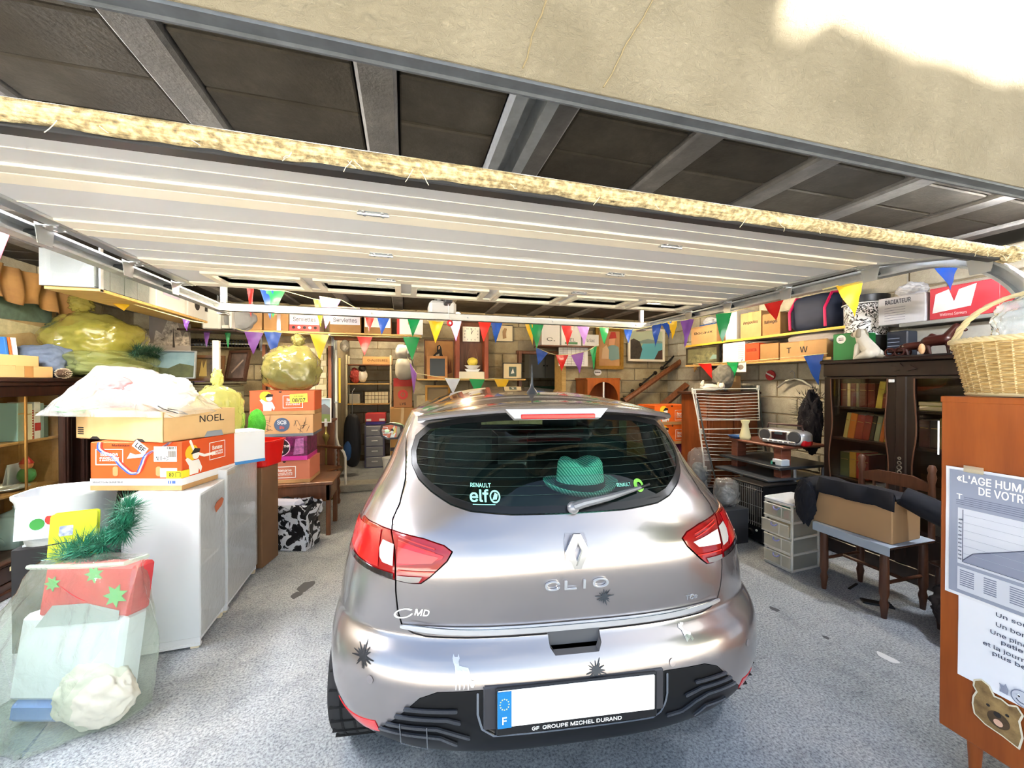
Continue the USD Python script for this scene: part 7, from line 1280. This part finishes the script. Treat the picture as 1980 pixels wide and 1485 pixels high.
solo('storage_stand', 'low dark box carrying the clear bag beside the heater', 'box', bx(-.14, .14, -.12, .12, 0, .32, .006), mat('#303338', .7), (onY(1405, 960, 2.95)[0], 2.95, 0)); p = onY(1352, 905, 3.65); solo('storage_stand', 'dark box carrying the clear bag behind the car flank', 'box', bx(-.14, .14, -.12, .12, 0, max(p[2] - .221, .05), .006), mat('#303338', .7), (p[0], 3.65, 0))
# plastic drawer tower
dt = thing('drawer_tower', 'cream plastic tower of four drawers on wheels, beside the heater', 'drawer tower', (2.885, 2.285, 0), 4); cm = mat('#e9e6dc', .35); fr_ = film('#efece0', .5, .25, .25)
part(dt, 'top', bx(-.005, .32, -.005, .235, .52, .545, .012), mat('#e3e9f0', .35))
for z in (.0, .125, .25, .375, .505): part(dt, 'tier_frame', cat(bx(0, .315, 0, .018, z, z + .018, .003), bx(0, .315, .212, .23, z, z + .018, .003), bx(.30, .315, 0, .23, z, z + .018, .003), bx(0, .018, 0, .23, z, z + .018, .003)), cm)
for x, y in ((0, 0), (.297, 0), (0, .212), (.297, .212)): part(dt, 'corner_post', bx(x, x + .018, y, y + .018, 0, .52, .004), cm)
for k in range(4):
    z0 = .022 + .125 * k; pull = (.0, .0, .025, 0)[k]
    q = part(dt, 'drawer', cat(bx(-.012 - pull, -.004 - pull, .008, .222, z0, z0 + .098, .002)), film('#f2efe2', .55 if k < 3 else .35, .2, .25)); part(q, 'drawer_box', cat(bx(-.004, .295, .022, .026, z0 + .002, z0 + .09), bx(-.004, .295, .204, .208, z0 + .002, z0 + .09), bx(-.004, .295, .022, .208, z0 + .002, z0 + .006)), film('#f2efe2', .4, .2, .2)); part(q, 'drawer_rim', cat(bx(-.016 - pull, -.003 - pull, .006, .224, z0 + .092, z0 + .1, .002), bx(-.016 - pull, -.003 - pull, .006, .224, z0 - .002, z0 + .006, .002)), cm)
    part(q, 'drawer_pull', tube([(-.016 - pull, .09, z0 + .085), (-.028 - pull, .10, z0 + .072), (-.030 - pull, .115, z0 + .068), (-.028 - pull, .13, z0 + .072), (-.016 - pull, .14, z0 + .085)], .006, 8), mat('#9a9fd6', .4), True); part(q, 'divider_line', bx(-.0165 - pull, -.0125 - pull, .075, .079, z0 + .006, z0 + .092), cm)
    part(dt, 'side_pane', bx(.02, .295, .006, .010, z0, z0 + .1), film('#d6d8d2', .5, .2, .2))
for y, c, h in ((.07, '#e39ab0', .05), (.12, '#5fc9b4', .075), (.17, '#d9a4c0', .06)): solo('craft_box', {'#e39ab0': 'pink', '#5fc9b4': 'turquoise', '#d9a4c0': 'mauve'}[c] + ' small box inside the top drawer of the cream tower', 'box', bx(.03, .25, y - .024, y + .024, .404, .404 + h, .004), mat(c, .6), (2.885, 2.285, 0), rz=4)
W_ch = wood('#5f3b28', '#482a1b', .4, (9, 9, 1.2))
# chair with carton and coat
ch = thing('wooden_chair', 'brown wooden chair with turned legs carrying a plain carton', 'chair', (2.88, 1.68, 0), 0)
part(ch, 'seat', bx(.0, .42, -.02, .42, .44, .462, .012), W_ch)
def leg(x, y, z1, tilt=0): return lathe([(0, 0), (.014, 0), (.018, .05), (.024, .09), (.017, .12), (.026, .16), (.024, .3), (.022, z1), (0, z1)], 16, x, y, 0)
for x, y in ((.02, .02), (.02, .38), (.38, .02), (.38, .38)): part(ch, 'leg', leg(x, y, .44), W_ch, True)
part(ch, 'stretcher', cyl((.02, .38, .22), (.38, .38, .22), .011, 10), W_ch); part(ch, 'stretcher', cyl((.02, .02, .22), (.38, .02, .22), .011, 10), W_ch); part(ch, 'stretcher', cyl((.2, .02, .22), (.2, .38, .22), .011, 10), W_ch)
for y in (.0, .40): part(ch, 'back_post', lathe([(0, .46), (.018, .46), (.016, .6), (.02, .72), (.016, .82), (.024, .86), (.018, .89), (.024, .915), (.015, .94), (0, .945)], 14, .42, y, 0), W_ch, True)
part(ch, 'back_rail', cat(on(ext([(-.2, 0), (.2, 0), (.2, .05), (.1, .085), (-.1, .085), (-.2, .05)], .022), (.41, .20, .765), (0, 1, 0), (0, 0, 1))), W_ch)
for y in (.08, .16, .24, .32): part(ch, 'spindle', cyl((.42, y, .46), (.42, y, .81), .009, 8), W_ch)
solo('blue_cloth', 'pale blue cloth spread over the chair seat', 'cloth', cat(bx(-.02, .40, -.03, .43, 0, .006, .002), bx(-.025, -.019, -.03, .43, -.05, .006)), mat('#aebccb', .8, n=.1, ns=8), (2.88, 1.68, .463))
t = carton_box('cardboard_box', 'large plain tan carton on the wooden chair', (2.90, 1.90, .47), -90 + 4, .46, .30, .27, mat('#b8946a', .8, n=.05, ns=3), tapes=False); part(t, 'plastic_strip', sideL(ext([(.0, 0), (.03, 0), (.04, .18), (.01, .2)], .002), .22, .1, 0) if False else sideR(ext([(.08, .02), (.11, .02), (.13, .19), (.09, .2)], .002), .22, 0, 0), film('#c9d3dc', .6, .1))
nv = mat('#10141f', .9, n=.3, ns=30)
pts = np.array([[(-.04 + .005 * math.sin(y * 30), y, -.16), (-.035, y, -.06), (-.015, y, .004), (.06, y, .012 + .006 * math.sin(y * 25)), (.16, y, .012), (.22, y, .008)] for y in np.linspace(-.24, .30, 28)])
for i, y in enumerate(np.linspace(-.24, .30, 28)):
    pts[i, :2, 2] += .11 if y < .20 else (-.12 if y > .24 else .02)
n0, n1 = pts.shape[:2]; V = pts.reshape(-1, 3); V = V + (meshkit.fbm(V * 14 + 3, 3, 5) - .5)[:, None] * .022; Fc = [(i * n1 + j, i * n1 + j + 1, (i + 1) * n1 + j + 1, (i + 1) * n1 + j) for i in range(n0 - 1) for j in range(n1 - 1)]
cm_ = trimesh.Trimesh(*meshkit.arrays((V, Fc))[:2], process=False); c2_ = cm_.copy(); c2_.vertices = c2_.vertices + (0, 0, .012) + np.array([-.012, 0, 0]) * (V[:, 0:1] < -.01)
t = thing('coat', 'dark navy coat thrown over the carton on the chair', 'coat', (2.90, 1.88, .745), 4); part(t, 'cloth', cat(cm_, c2_), nv, True); part(t, 'sleeve', tube([(.08, -.22, .03), (.12, -.32, -.02), (.2, -.46, -.10), (.3, -.6, -.14)], [.06, .07, .07, .06], 10), nv, True); part(t, 'hanging_hem', mv(blob(.03, .07, .16, .25, 3, 6), -.05, .27, -.32), nv, True)
# second chair and a dark bundle behind, mostly hidden
c2 = thing('wooden_chair', 'dark wooden chair partly hidden behind the orange brown cabinet', 'chair', (3.02, 1.22, 0), -10)
part(c2, 'seat', bx(-.02, .40, -.02, .36, .38, .40, .01), W_dark)
for x, y in ((.02, .02), (.02, .32), (.36, .02), (.36, .32)): part(c2, 'leg', leg(x, y, .38), W_dark, True)
for y in (.0, .33): part(c2, 'back_post', cyl((.38, y, .4), (.40, y, .86), .018, 10), W_mid)
part(c2, 'back_rail', bx(.38, .41, 0, .33, .72, .78, .006), W_mid)
t = thing('teal_ribbon', 'teal cloth knotted round the post of the hidden chair', 'cloth', (3.38, 1.46, .70)); part(t, 'knot', blob(.045, .045, .05, .2, 3, 3), mat('#3fa79f', .7), True); part(t, 'tail', mv(blob(.03, .03, .12, .2, 3, 4), -.03, -.02, -.2), mat('#3fa79f', .7), True)
t = thing('dark_bundle', 'dark brown bundle of clothes under the hidden chair', 'bundle', (3.10, 1.30, 0)); part(t, 'cloth', blob(.20, .26, .16, .25, 3, 5), mat('#2a2322', .9), True); part(t, 'shoe', mv(blob(.12, .05, .04, .05, 2, 3), -.16, .05, .0, rz=30), mat('#1c1412', .4), True)
solo('glove', 'black glove lying on the concrete beside the chair', 'glove', cat(bx(-.06, .05, -.03, .03, 0, .012, .005), *[mv(bx(0, .06, -.006, .006, 0, .012, .004), .045, -.024 + .016 * k, 0, rz=-12 + 8 * k) for k in range(4)]), black, tuple(onZ(1690, 1168, 0)), rz=-40)
solo('black_strip', 'thin black strip lying on the concrete by the drawer tower', 'strip', bx(-.07, .07, -.008, .008, 0, .008, .002), black, tuple(onZ(1652, 1136, 0)), rz=15)
W_bk = wood('#23130d', '#140a07', .33, (9, 9, 1.2))
# bookcase (glass doors) with books, and what stands on it
BX0, BY0, BY1, BZ = 3.60, 1.46, 2.56, 1.67
bk = thing('bookcase', 'dark carved bookcase with two glass doors at the right wall', 'bookcase', (BX0, BY0, 0)); bw_, bd = BY1 - BY0, .42
part(bk, 'back_panel', bx(bd - .02, bd, 0, bw_, 0, BZ - .04), W_bk); part(bk, 'side_panel', bx(.02, bd, 0, .03, 0, BZ - .04), W_bk); part(bk, 'side_panel', bx(.02, bd, bw_ - .03, bw_, 0, BZ - .04), W_bk); part(bk, 'base', cat(bx(-.01, bd, 0, bw_, .0, .12, .006), bx(0, bd, 0, bw_, .12, .40)), W_bk)
part(bk, 'cornice', cat(bx(-.03, bd, -.03, bw_ + .03, BZ - .03, BZ, .008), bx(-.01, bd, -.01, bw_ + .01, BZ - .14, BZ - .03, .006)), W_bk); part(bk, 'carving', on(ext(Polygon([(-.1, 0), (-.06, .03), (-.02, .02), (0, .045), (.02, .02), (.06, .03), (.1, 0), (.04, -.015), (0, -.005), (-.04, -.015)]), .012), (-.012, bw_ / 2, BZ - .09), (0, -1, 0), (0, 0, 1)), W_bk)
for z in (.66, 1.0, 1.27): part(bk, 'shelf', bx(.03, bd - .02, .03, bw_ - .03, z - .018, z, .002), W_bk)
part(bk, 'middle_post', bx(-.012, .03, bw_ / 2 - .035, bw_ / 2 + .035, .12, BZ - .14, .008), W_bk)
for k in (0, 1):
    y0 = .01 + k * (bw_ / 2 + .025); y1 = y0 + bw_ / 2 - .035
    yy = np.linspace(.36, BZ - .16, 26); wv = .055 + .014 * np.sin((yy - .3) * 9) * np.exp(-((yy - .9) / .5) ** 2)
    hole = [(y0 + a, z) for a, z in zip(wv, yy)] + [(y1 - a, z) for a, z in zip(wv[::-1], yy[::-1])]
    pl = Polygon([(y0, .12), (y1, .12), (y1, BZ - .145), (y0, BZ - .145)]).difference(Polygon(hole).buffer(0))
    d_ = part(bk, 'door', mv(on(ext(pl, .022), (0, 0, 0), (0, 1, 0), (0, 0, 1)), -.004, 0, 0), W_bk); part(d_, 'glass_pane', bx(.006, .010, y0 + .04, y1 - .04, .34, BZ - .15), glass((.9, .87, .8)))
    part(d_, 'edge_bead', cat(tube([(-.006, a, z) for a, z in hole[:26]], .005, 6), tube([(-.006, a, z) for a, z in hole[26:]], .005, 6)), mat('#5d3f30', .25))
part(bk, 'escutcheon', cat(*[mv(trimesh.creation.torus(.014 - .003 * abs(k), .004, 16, 6), -.02, bw_ / 2, .84 + .035 * k, ry=90) for k in (-2, -1, 0, 1, 2)]), mat('#c9c2b4', .2, .9), label='ornate metal lock plate'); part(bk, 'white_clip', bx(-.016, -.004, bw_ / 2 + .04, bw_ / 2 + .075, BZ - .19, BZ - .165, .003), white)
def bookrow(z, spec, y, grp): 
    books((BX0 + .10, y, 0), (0, -1), spec, z, grp)
gA, gB, gC = 'books in the left half of the bookcase', 'books in the left half of the bookcase', 'books in the right half of the bookcase'
mr, yl, og = '#5a1a14', '#cfc257', '#c9702c'
bookrow(1.272, [(.05, .2, .2, mr, 'maroon book at the far end of the top shelf', 0), (.022, .2, .2, '#d8c98a', 'narrow cream book on the top shelf of the bookcase', 0), (.04, .2, .2, '#6d1d14', 'dark red book between the two narrow cream books', 0), (.02, .2, .2, '#8d7d5a', 'thin tan book on the top shelf', 0), (.06, .2, .2, '#5d150f', 'thick dark red book on the top shelf', 0), (.05, .2, .2, '#651a12', 'red brown book right of the thick dark red one', 0), (.045, .22, .2, yl, 'tilted yellow book on the top shelf', 8), (.05, .12, .2, '#7d3a24', 'short brown book next to the tilted yellow one', 0)], BY1 - .06, gA)
bookrow(1.002, [(.03, .22, .2, '#d9c878', 'pale yellow leaning book on the middle shelf', 9), (.05, .22, .2, '#d9822c', 'orange leaning book on the middle shelf', 9), (.055, .21, .2, '#a8422c', 'brick red leaning book with pale print', 9), (.05, .21, .2, '#8a2c1e', 'dark brick leaning book beside the brick red one', 9), (.03, .21, .2, '#2c2a20', 'black leaning book on the middle shelf', 9), (.035, .21, .2, '#9aa58a', 'grey green leaning book on the middle shelf', 9), (.03, .20, .2, '#c8743a', 'slim orange leaning book', 9), (.045, .19, .2, yl, 'yellow green leaning book at the door post', 9)], BY1 - .08, gA)
bookrow(.662, [(.07, .21, .2, '#5d6a34', 'olive green book with round print on the low shelf', 0), (.05, .22, .2, '#d8b048', 'golden yellow book on the low shelf', 0), (.04, .22, .2, '#b03020', 'bright red book on the low shelf', 0), (.05, .21, .2, '#7d2418', 'dark red book on the low shelf', 0)], BY1 - .06, gA)
for z, y, w, h, c, lab in ((1.272, 1.86, .20, .035, '#cfc98a', 'upper flat cream book lying in the right half of the bookcase'), (1.308, 1.87, .19, .03, '#bdb878', 'lower flat cream book lying in the right half of the bookcase')):
    t = thing('book', lab.replace('upper', 'UP').replace('lower', 'upper').replace('UP', 'lower'), 'book', (BX0 + .10, y, z), 0, gC); part(t, 'cover', bx(0, .2, -w / 2, w / 2, 0, h, .003), mat(c, .6)); part(t, 'pages', bx(-.001, .19, -w / 2 + .004, w / 2 - .004, .004, h - .004), mat('#e6dcc0', .8))
bookrow(1.272, [(.06, .2, .2, '#c9c46a', 'upright yellow green book in the right half of the bookcase', 0), (.05, .26, .2, '#b9b45e', 'taller yellow green book beside it in the right half', 0)], 1.70, gC)
bookrow(1.002, [(.06, .2, .2, '#3a1616', 'dark maroon book in the right half, middle shelf', 0), (.05, .2, .2, '#2a2a2c', 'black book in the right half, middle shelf', 0), (.02, .22, .2, '#8d7d4a', 'narrow tan book in the right half, middle shelf', 0), (.06, .2, .2, '#1f2a26', 'dark green book in the right half, middle shelf', 0)], 1.96, gC)
# on top of the bookcase
yg = onX(1630, 680, BX0 + .1)[1]
t = thing('green_box', 'green box with round white label on the bookcase', 'box', (BX0 + .12, yg, BZ), 0); part(t, 'body', bx(0, .22, -.10, .10, 0, .24, .006), mat('#1f7a3c', .5)); part(t, 'round_label', sideL(disc(-.03, .19, .038, .001), 0, 0, 0), white); part(t, 'small_print', sideL(cat(*[rect(-.05, .178 + .01 * k, -.01, .182 + .01 * k, .002) for k in range(3)]), 0, 0, 0), ink, kind='stuff')
yd = onX(1668, 690, BX0 + .08)[1]; dg = thing('dog_figure', 'white and grey seated dog statuette on the bookcase', 'figurine', (BX0 + .12, yd, BZ), 90); fur = mat('#d6d0c2', .85, n=.15, ns=10); gry = mat('#8d8472', .85)
def hullb(S):
    ms = None
    for (a, ra), (b, rb) in S:
        A_ = manifold3d.Manifold.sphere(ra, 20).translate(a); B_ = manifold3d.Manifold.sphere(rb, 20).translate(b); h_ = manifold3d.Manifold.batch_hull([A_, B_]); ms = h_ if ms is None else ms + h_
    mm = ms.refine_to_length(.012).to_mesh(); t_ = trimesh.Trimesh(np.array(mm.vert_properties[:, :3]), np.array(mm.tri_verts)); trimesh.smoothing.filter_taubin(t_, iterations=12); return t_
dg_b = hullb([(((-.05, .02, .07), .06), ((.02, -.0, .16), .05)), (((.02, 0, .16), .05), ((.045, 0, .215), .04)), (((.05, 0, .24), .038), ((.10, 0, .228), .022)), (((.045, .03, .13), .024), ((.065, .035, .01), .016)), (((.045, -.03, .13), .024), ((.065, -.035, .01), .016)), (((-.05, .05, .05), .045), ((.03, .07, .015), .016)), (((-.05, -.05, .05), .045), ((.03, -.06, .015), .016)), (((-.09, 0, .03), .02), ((-.16, .03, .012), .010))]); dg_b.apply_scale(.95)
part(dg, 'body', dg_b, fur, True)
for s in (-1, 1): part(dg, 'ear', hullb([(((.035, s * .035, .25), .014), ((.03, s * .05, .20), .018))]), gry, True)
part(dg, 'muzzle_patch', mv(blob(.02, .026, .02, .05, 2, 2), .09, 0, .20), gry, True); part(dg, 'nose', mv(trimesh.creation.icosphere(2, .009), .113, 0, .226), ink, True); part(dg, 'chest_patch', mv(blob(.02, .03, .05, .1, 2, 3), .05, 0, .12), gry, True)
for s in (-1, 1): part(dg, 'eye', mv(trimesh.creation.icosphere(1, .006), .083, s * .02, .243), ink, True)
t = thing('tin_box', 'dark blue tin behind the dog statuette', 'tin', (BX0 + .2, yd - .16, BZ)); part(t, 'body', bx(0, .12, -.07, .07, 0, .22, .008), mat('#1a2333', .4)); part(t, 'stripes', sideL(cat(*[rect(-.06, .04 + .03 * k, .02, .046 + .03 * k) for k in range(5)]), 0, 0, 0), mat('#7d8aa0', .5))
yc = (onX(1735, 690, BX0 + .1)[1] + onX(1830, 690, BX0 + .1)[1]) / 2
hs = thing('horse_carving', 'dark brown carved horse and wagon group on the bookcase', 'figurine', (BX0 + .12, yc, BZ), -90); hm = mat('#3a1712', .3)
part(hs, 'base', bx(-.22, .24, -.05, .05, 0, .018, .006), mat('#140f0e', .5))
def horse(x, s): return hullb([(((x - .05, 0, .09 * s), .03 * s), ((x + .05, 0, .095 * s), .032 * s)), (((x + .05, 0, .10 * s), .026 * s), ((x + .10, 0, .16 * s), .018 * s)), (((x + .10, 0, .165 * s), .016 * s), ((x + .145, 0, .14 * s), .010 * s)), (((x + .05, .012, .09 * s), .014), ((x + .055, .014, .02), .008)), (((x + .05, -.012, .09 * s), .014), ((x + .09, -.014, .03), .008)), (((x - .05, .012, .08 * s), .016), ((x - .06, .014, .02), .008)), (((x - .05, -.012, .08 * s), .016), ((x - .03, -.014, .02), .008)), (((x - .08, 0, .1 * s), .01), ((x - .11, 0, .04 * s), .006))])
part(hs, 'horse', horse(.08, 1.25), hm, True); part(hs, 'horse', mv(horse(-.06, .95), 0, .02, 0), hm, True); part(hs, 'wagon', cat(bx(-.20, -.10, -.035, .035, .045, .075, .006), *[mv(trimesh.creation.torus(.03, .006, 20, 6), x, y, .046, rx=90) for x in (-.18, -.12) for y in (-.04, .04)]), hm); part(hs, 'driver', mv(blob(.018, .018, .04, .1, 2, 3), .01, -.03, .02), mat('#c9a077', .5), True)
solo('white_wall_board', 'pale plaster board standing behind the carved horses', 'board', bx(0, .02, -.5, .34, 0, .245, .003), mat('#a9a59b', .85, n=.3, ns=6), (BX0 + .36, yc, BZ))
# ------------------------------------------------------------------ orange brown cabinet at the right edge, with notices and basket
QX = 1.955
qc = thing('low_cabinet', 'orange brown veneered cabinet on tapered legs at the right edge', 'cabinet', (QX, .36, 0)); qd = .61
part(qc, 'side_panel', bx(0, .02, 0, qd, .19, 1.43, .003), W_brown); part(qc, 'carcass', cat(bx(.02, .44, 0, .02, .19, 1.41), bx(.02, .44, qd - .02, qd, .19, 1.41), bx(.42, .44, .02, qd - .02, .19, 1.41), bx(.02, .42, .02, qd - .02, .19, .21)), W_brown); part(qc, 'top_panel', bx(-.002, .45, -.004, qd + .003, 1.41, 1.434, .003), W_brown)
for x, y in ((.06, .06), (.38, .06), (.06, qd - .07), (.38, qd - .07)): part(qc, 'leg', lathe([(0, 0), (.012, 0), (.022, .19), (0, .19)], 14, x, y, 0), W_brown, True)
def qz(v, y): p = onX(990, v, QX); return p
def wallsheet(name, label, uL, vT, vB, w, mt):
    a = onX(uL, vT, QX - .003); b_ = onX(uL, vB, QX - .003); h = a[2] - b_[2]
    t = thing(name, label, 'poster', (QX - .003, a[1], b_[2])); P = [(0, 0), (w, 0), (w, h), (w * .5, h + .002), (0, h)]
    s = ext(roundpoly(w, h, .0), .0012).subdivide_to_size(.03, max_iter=10); v = s.vertices; v[:, 2] += .004 * (meshkit.noise(v * 14 + 3, 3)); s.vertices = v
    part(t, 'sheet', sideL(s, .0012, 0, 0), mt); return t, h
def ps(t, nm, m, mt, off=.0062): part(t, nm, sideL(m, -off, 0, 0), mt)
gp_ = mat('#8f97ab', .6); gp2 = mat('#c9ced9', .6)
t, h = wallsheet('poster', 'photocopied chart notice about the age of dogs, taped on the orange brown cabinet', 1832, 900, 1142, .30, mat('#e6e9f0', .6)); w = .30
ps(t, 'grey_field', rect(.012, .012, w - .012, h - .01), gp_, .0058); ps(t, 'title', mv(txt("«L'AGE HUMAIN", .026, True, .20, False, .001), .03, h - .05), white_ink); ps(t, 'title', mv(txt('DE VOTRE CHIEN', .026, True, .20, False, .001), .085, h - .085), white_ink); ps(t, 'initial', mv(txt('T', .018, True), .03, h - .113), white_ink)
for k in range(5): ps(t, 'text_line', rect(.05 if k < 2 else .03, h - .105 - .007 * k, w - .03, h - .1025 - .007 * k), mat('#6a7187', .6))
ps(t, 'chart_field', rect(.035, .12, w - .02, h - .145), gp2, .0066); ps(t, 'chart_area', ext([(.05, .13), (.05, .135), (.075, .168), (w - .03, .168 + (h - .33) * .72), (w - .03, .13)], .001), mat('#868da2', .6), .0072)
ps(t, 'chart_curve', ext(LineString([(.05, .135), (.075, .168), (w - .03, .168 + (h - .33) * .72)]).buffer(.0013), .001), mat('#4a5064', .6), .0082); ps(t, 'chart_axis', cat(rect(.048, .128, .0495, h - .15), rect(.048, .128, w - .03, .1295)), mat('#4a5064', .6), .0082)
for k in range(11): ps(t, 'axis_number', mv(txt(str(20 + 8 * k), .005, True, None, False, .001), .037, .135 + (h - .31) * k / 11), mat('#4a5064', .6), .0082)
for k in range(6): ps(t, 'grid_line', rect(.05, .16 + .028 * k, w - .03, .1608 + .028 * k), mat('#aab0c0', .6), .0078) if .16 + .028 * k < h - .16 else None
ps(t, 'table_field', rect(.035, .025, w - .02, .108), gp2, .0066)
for c in range(4):
    for k in range(9): ps(t, 'table_row', rect(.042 + .06 * c, .095 - .0075 * k, .042 + .06 * c + (.03 if c % 2 else .036), .0985 - .0075 * k), mat('#7d859a', .6), .0078) if k < 8 else None
for y in (.05, .2): ps(t, 'tape', rect(y, h - .012, y + .05, h + .012, .0006), film('#f2ead2', .4, .2), .0092)
t, h = wallsheet('poster', 'white notice with a french greeting and smiley, under the chart notice', 1858, 1148, 1305, .297, mat('#eceff6', .6)); w = .297
for k, (s, wd) in enumerate((('Un sourire,', .11), ('Un bonjour,', .11), ('Une pincée de', .135), ('patience', .085), ('et la journée sera', .17), ('plus belle !!!', .125))): ps(t, 'text_line', mv(txt(s, .0135, False, wd, True, .001), .150, h - (.028, .062, .094, .116, .144, .166)[k]), mat('#444a5c', .6))
from shapely.geometry import Point
ps(t, 'smiley', ext(Point(.155, .030).buffer(.026).difference(Point(.155, .030).buffer(.0235)), .001), mat('#7d8498', .6)); ps(t, 'smiley_face', disc(.155, .030, .0235), mat('#c6cbd6', .6), .0058)
for s in (-1, 1): ps(t, 'smiley_eye', disc(.155 + s * .008, .036, .005, .001, 12, .7), mat('#f4f6fa', .6), .0072); ps(t, 'smiley_pupil', disc(.156 + s * .008, .035, .0025, .001, 10), ink, .0082)
ps(t, 'smiley_mouth', ext(LineString([(.155 + .014 * math.cos(a), .030 + .014 * math.sin(a)) for a in np.linspace(-2.7, -.45, 12)]).buffer(.0012), .001), mat('#5a6072', .6), .0072); ps(t, 'smiley_hand', ext(Polygon([(.105, .018), (.122, .018), (.124, .035), (.118, .052), (.113, .04), (.104, .045), (.108, .032)]), .001), mat('#8d93a6', .6))
a = onX(1888, 1392, QX - .004); bear = [(0, .05), (.005, .02), (.03, .005), (.07, -.0), (.105, -.01), (.112, .03), (.105, .075), (.112, .10), (.10, .118), (.082, .108), (.066, .115), (.05, .112), (.038, .138), (.02, .145), (.004, .132), (.002, .112), (.010, .098), (.002, .075)]
bear = [(x * 1.02, z * 1.05) for x, z in bear]
t = thing('bear_cutout', 'cut-out paper picture of a brown bear head stuck on the cabinet', 'cut-out', tuple(a)); ps(t, 'white_edge', ext(Polygon(bear).buffer(.003), .001), mat('#e3dcc4', .6), .002); ps(t, 'bear_head', ext(Polygon(bear).buffer(-.002), .001), mat('#a98b58', .7, c2='#6d5433', ns=22), .003); ps(t, 'muzzle', ext(Point(.062, .045).buffer(.026), .001), mat('#5a452c', .7, c2='#41311f', ns=30), .004); ps(t, 'tongue', disc(.062, .036, .011, .001, 14), mat('#e0b49a', .6), .005); ps(t, 'nose', disc(.06, .062, .009, .001, 14), ink, .005)
for x in (.038, .082): ps(t, 'eye', disc(x, .078, .0045, .001, 10), ink, .005)
solo('paper_edge', 'white folded paper sticking out behind the cabinet edge', 'paper', bx(-.008, -.002, 0, .004, 0, .13, .001), paper, tuple(np.array([QX, .973, 1.21])))
# wicker basket with bow handle, on the cabinet
bk_ = thing('wicker_basket', 'pale wicker basket with bow handle on the orange brown cabinet', 'basket', (2.125, .80, 1.436), 96); wk = mat('#d8bd84', .6, c2='#b8955a', ns=30); wk2 = mat('#e6d2a0', .55)
def ell(z, s, n=64, ph=0): return [(.205 * s * math.cos(a), .15 * s * math.sin(a), z) for a in np.arange(n) * 2 * math.pi / n]
NS = 34; H_ = .20
def prof_(z): return .80 + .2 * (z / H_)
for i in range(NS):
    a = i * 2 * math.pi / NS; part(bk_, 'stake', tube([(.205 * prof_(z) * math.cos(a), .15 * prof_(z) * math.sin(a), z) for z in np.linspace(.004, H_, 5)], .0034, 6), wk2)
for k in range(24):
    z = .010 + k * .0079; n = 136; P = []
    for j in range(n):
        a = j * 2 * math.pi / n; r = 1 + .034 * math.sin(NS / 2 * a + math.pi * k); P.append((.205 * prof_(z) * r * math.cos(a), .15 * prof_(z) * r * math.sin(a), z + .0008 * math.sin(a * 5 + k)))
    part(bk_, 'weave_strand', tube(P, .0039, 5, True), wk)
part(bk_, 'rim', cat(*[tube([(.205 * 1.03 * math.cos(a) * (1 + .02 * math.sin(20 * a + p)), .15 * 1.03 * math.sin(a) * (1 + .02 * math.sin(20 * a + p)), H_ + .004 + .005 * math.cos(20 * a + p)) for a in np.arange(160) * 2 * math.pi / 160], .006, 6, True) for p in (0, 2.1, 4.2)]), wk2); part(bk_, 'foot_rim', cat(*[tube([(x * 1.03, y * 1.03, z + .006) for x, y, z in ell(0, .80, 64)], .007, 6, True)]), wk2); part(bk_, 'base', lathe([(0, .002), (.12, .002), (.12, .008), (0, .008)], 24), wk)
hd = [(.205 * 1.02 * math.cos(a), 0, H_ - .02 + .19 * math.sin(a)) for a in np.linspace(0, math.pi, 30)]; hd = [(x, .0, z) for x, y, z in hd]
part(bk_, 'bow_handle', cat(*[tube([(x + .006 * math.cos(i * 1.2 + p), .006 * math.sin(i * 1.2 + p), z) for i, (x, y, z) in enumerate(hd)], .0065, 6) for p in (0, 2.1, 4.2)]), wk2, True)
solo('cellophane', 'crumpled clear cellophane filling the wicker basket', 'cellophane', blob(.115, .15, .11, .22, 3, 5), film('#dfe6ea', .35, .06, .8), (2.13, .76, 1.58), smooth=True)
t = thing('lining', 'white cloth lining at the basket rim', 'cloth', (2.16, .62, 1.62)); part(t, 'cloth', blob(.05, .06, .05, .3, 3, 4), mat('#d6d2cc', .8), True)
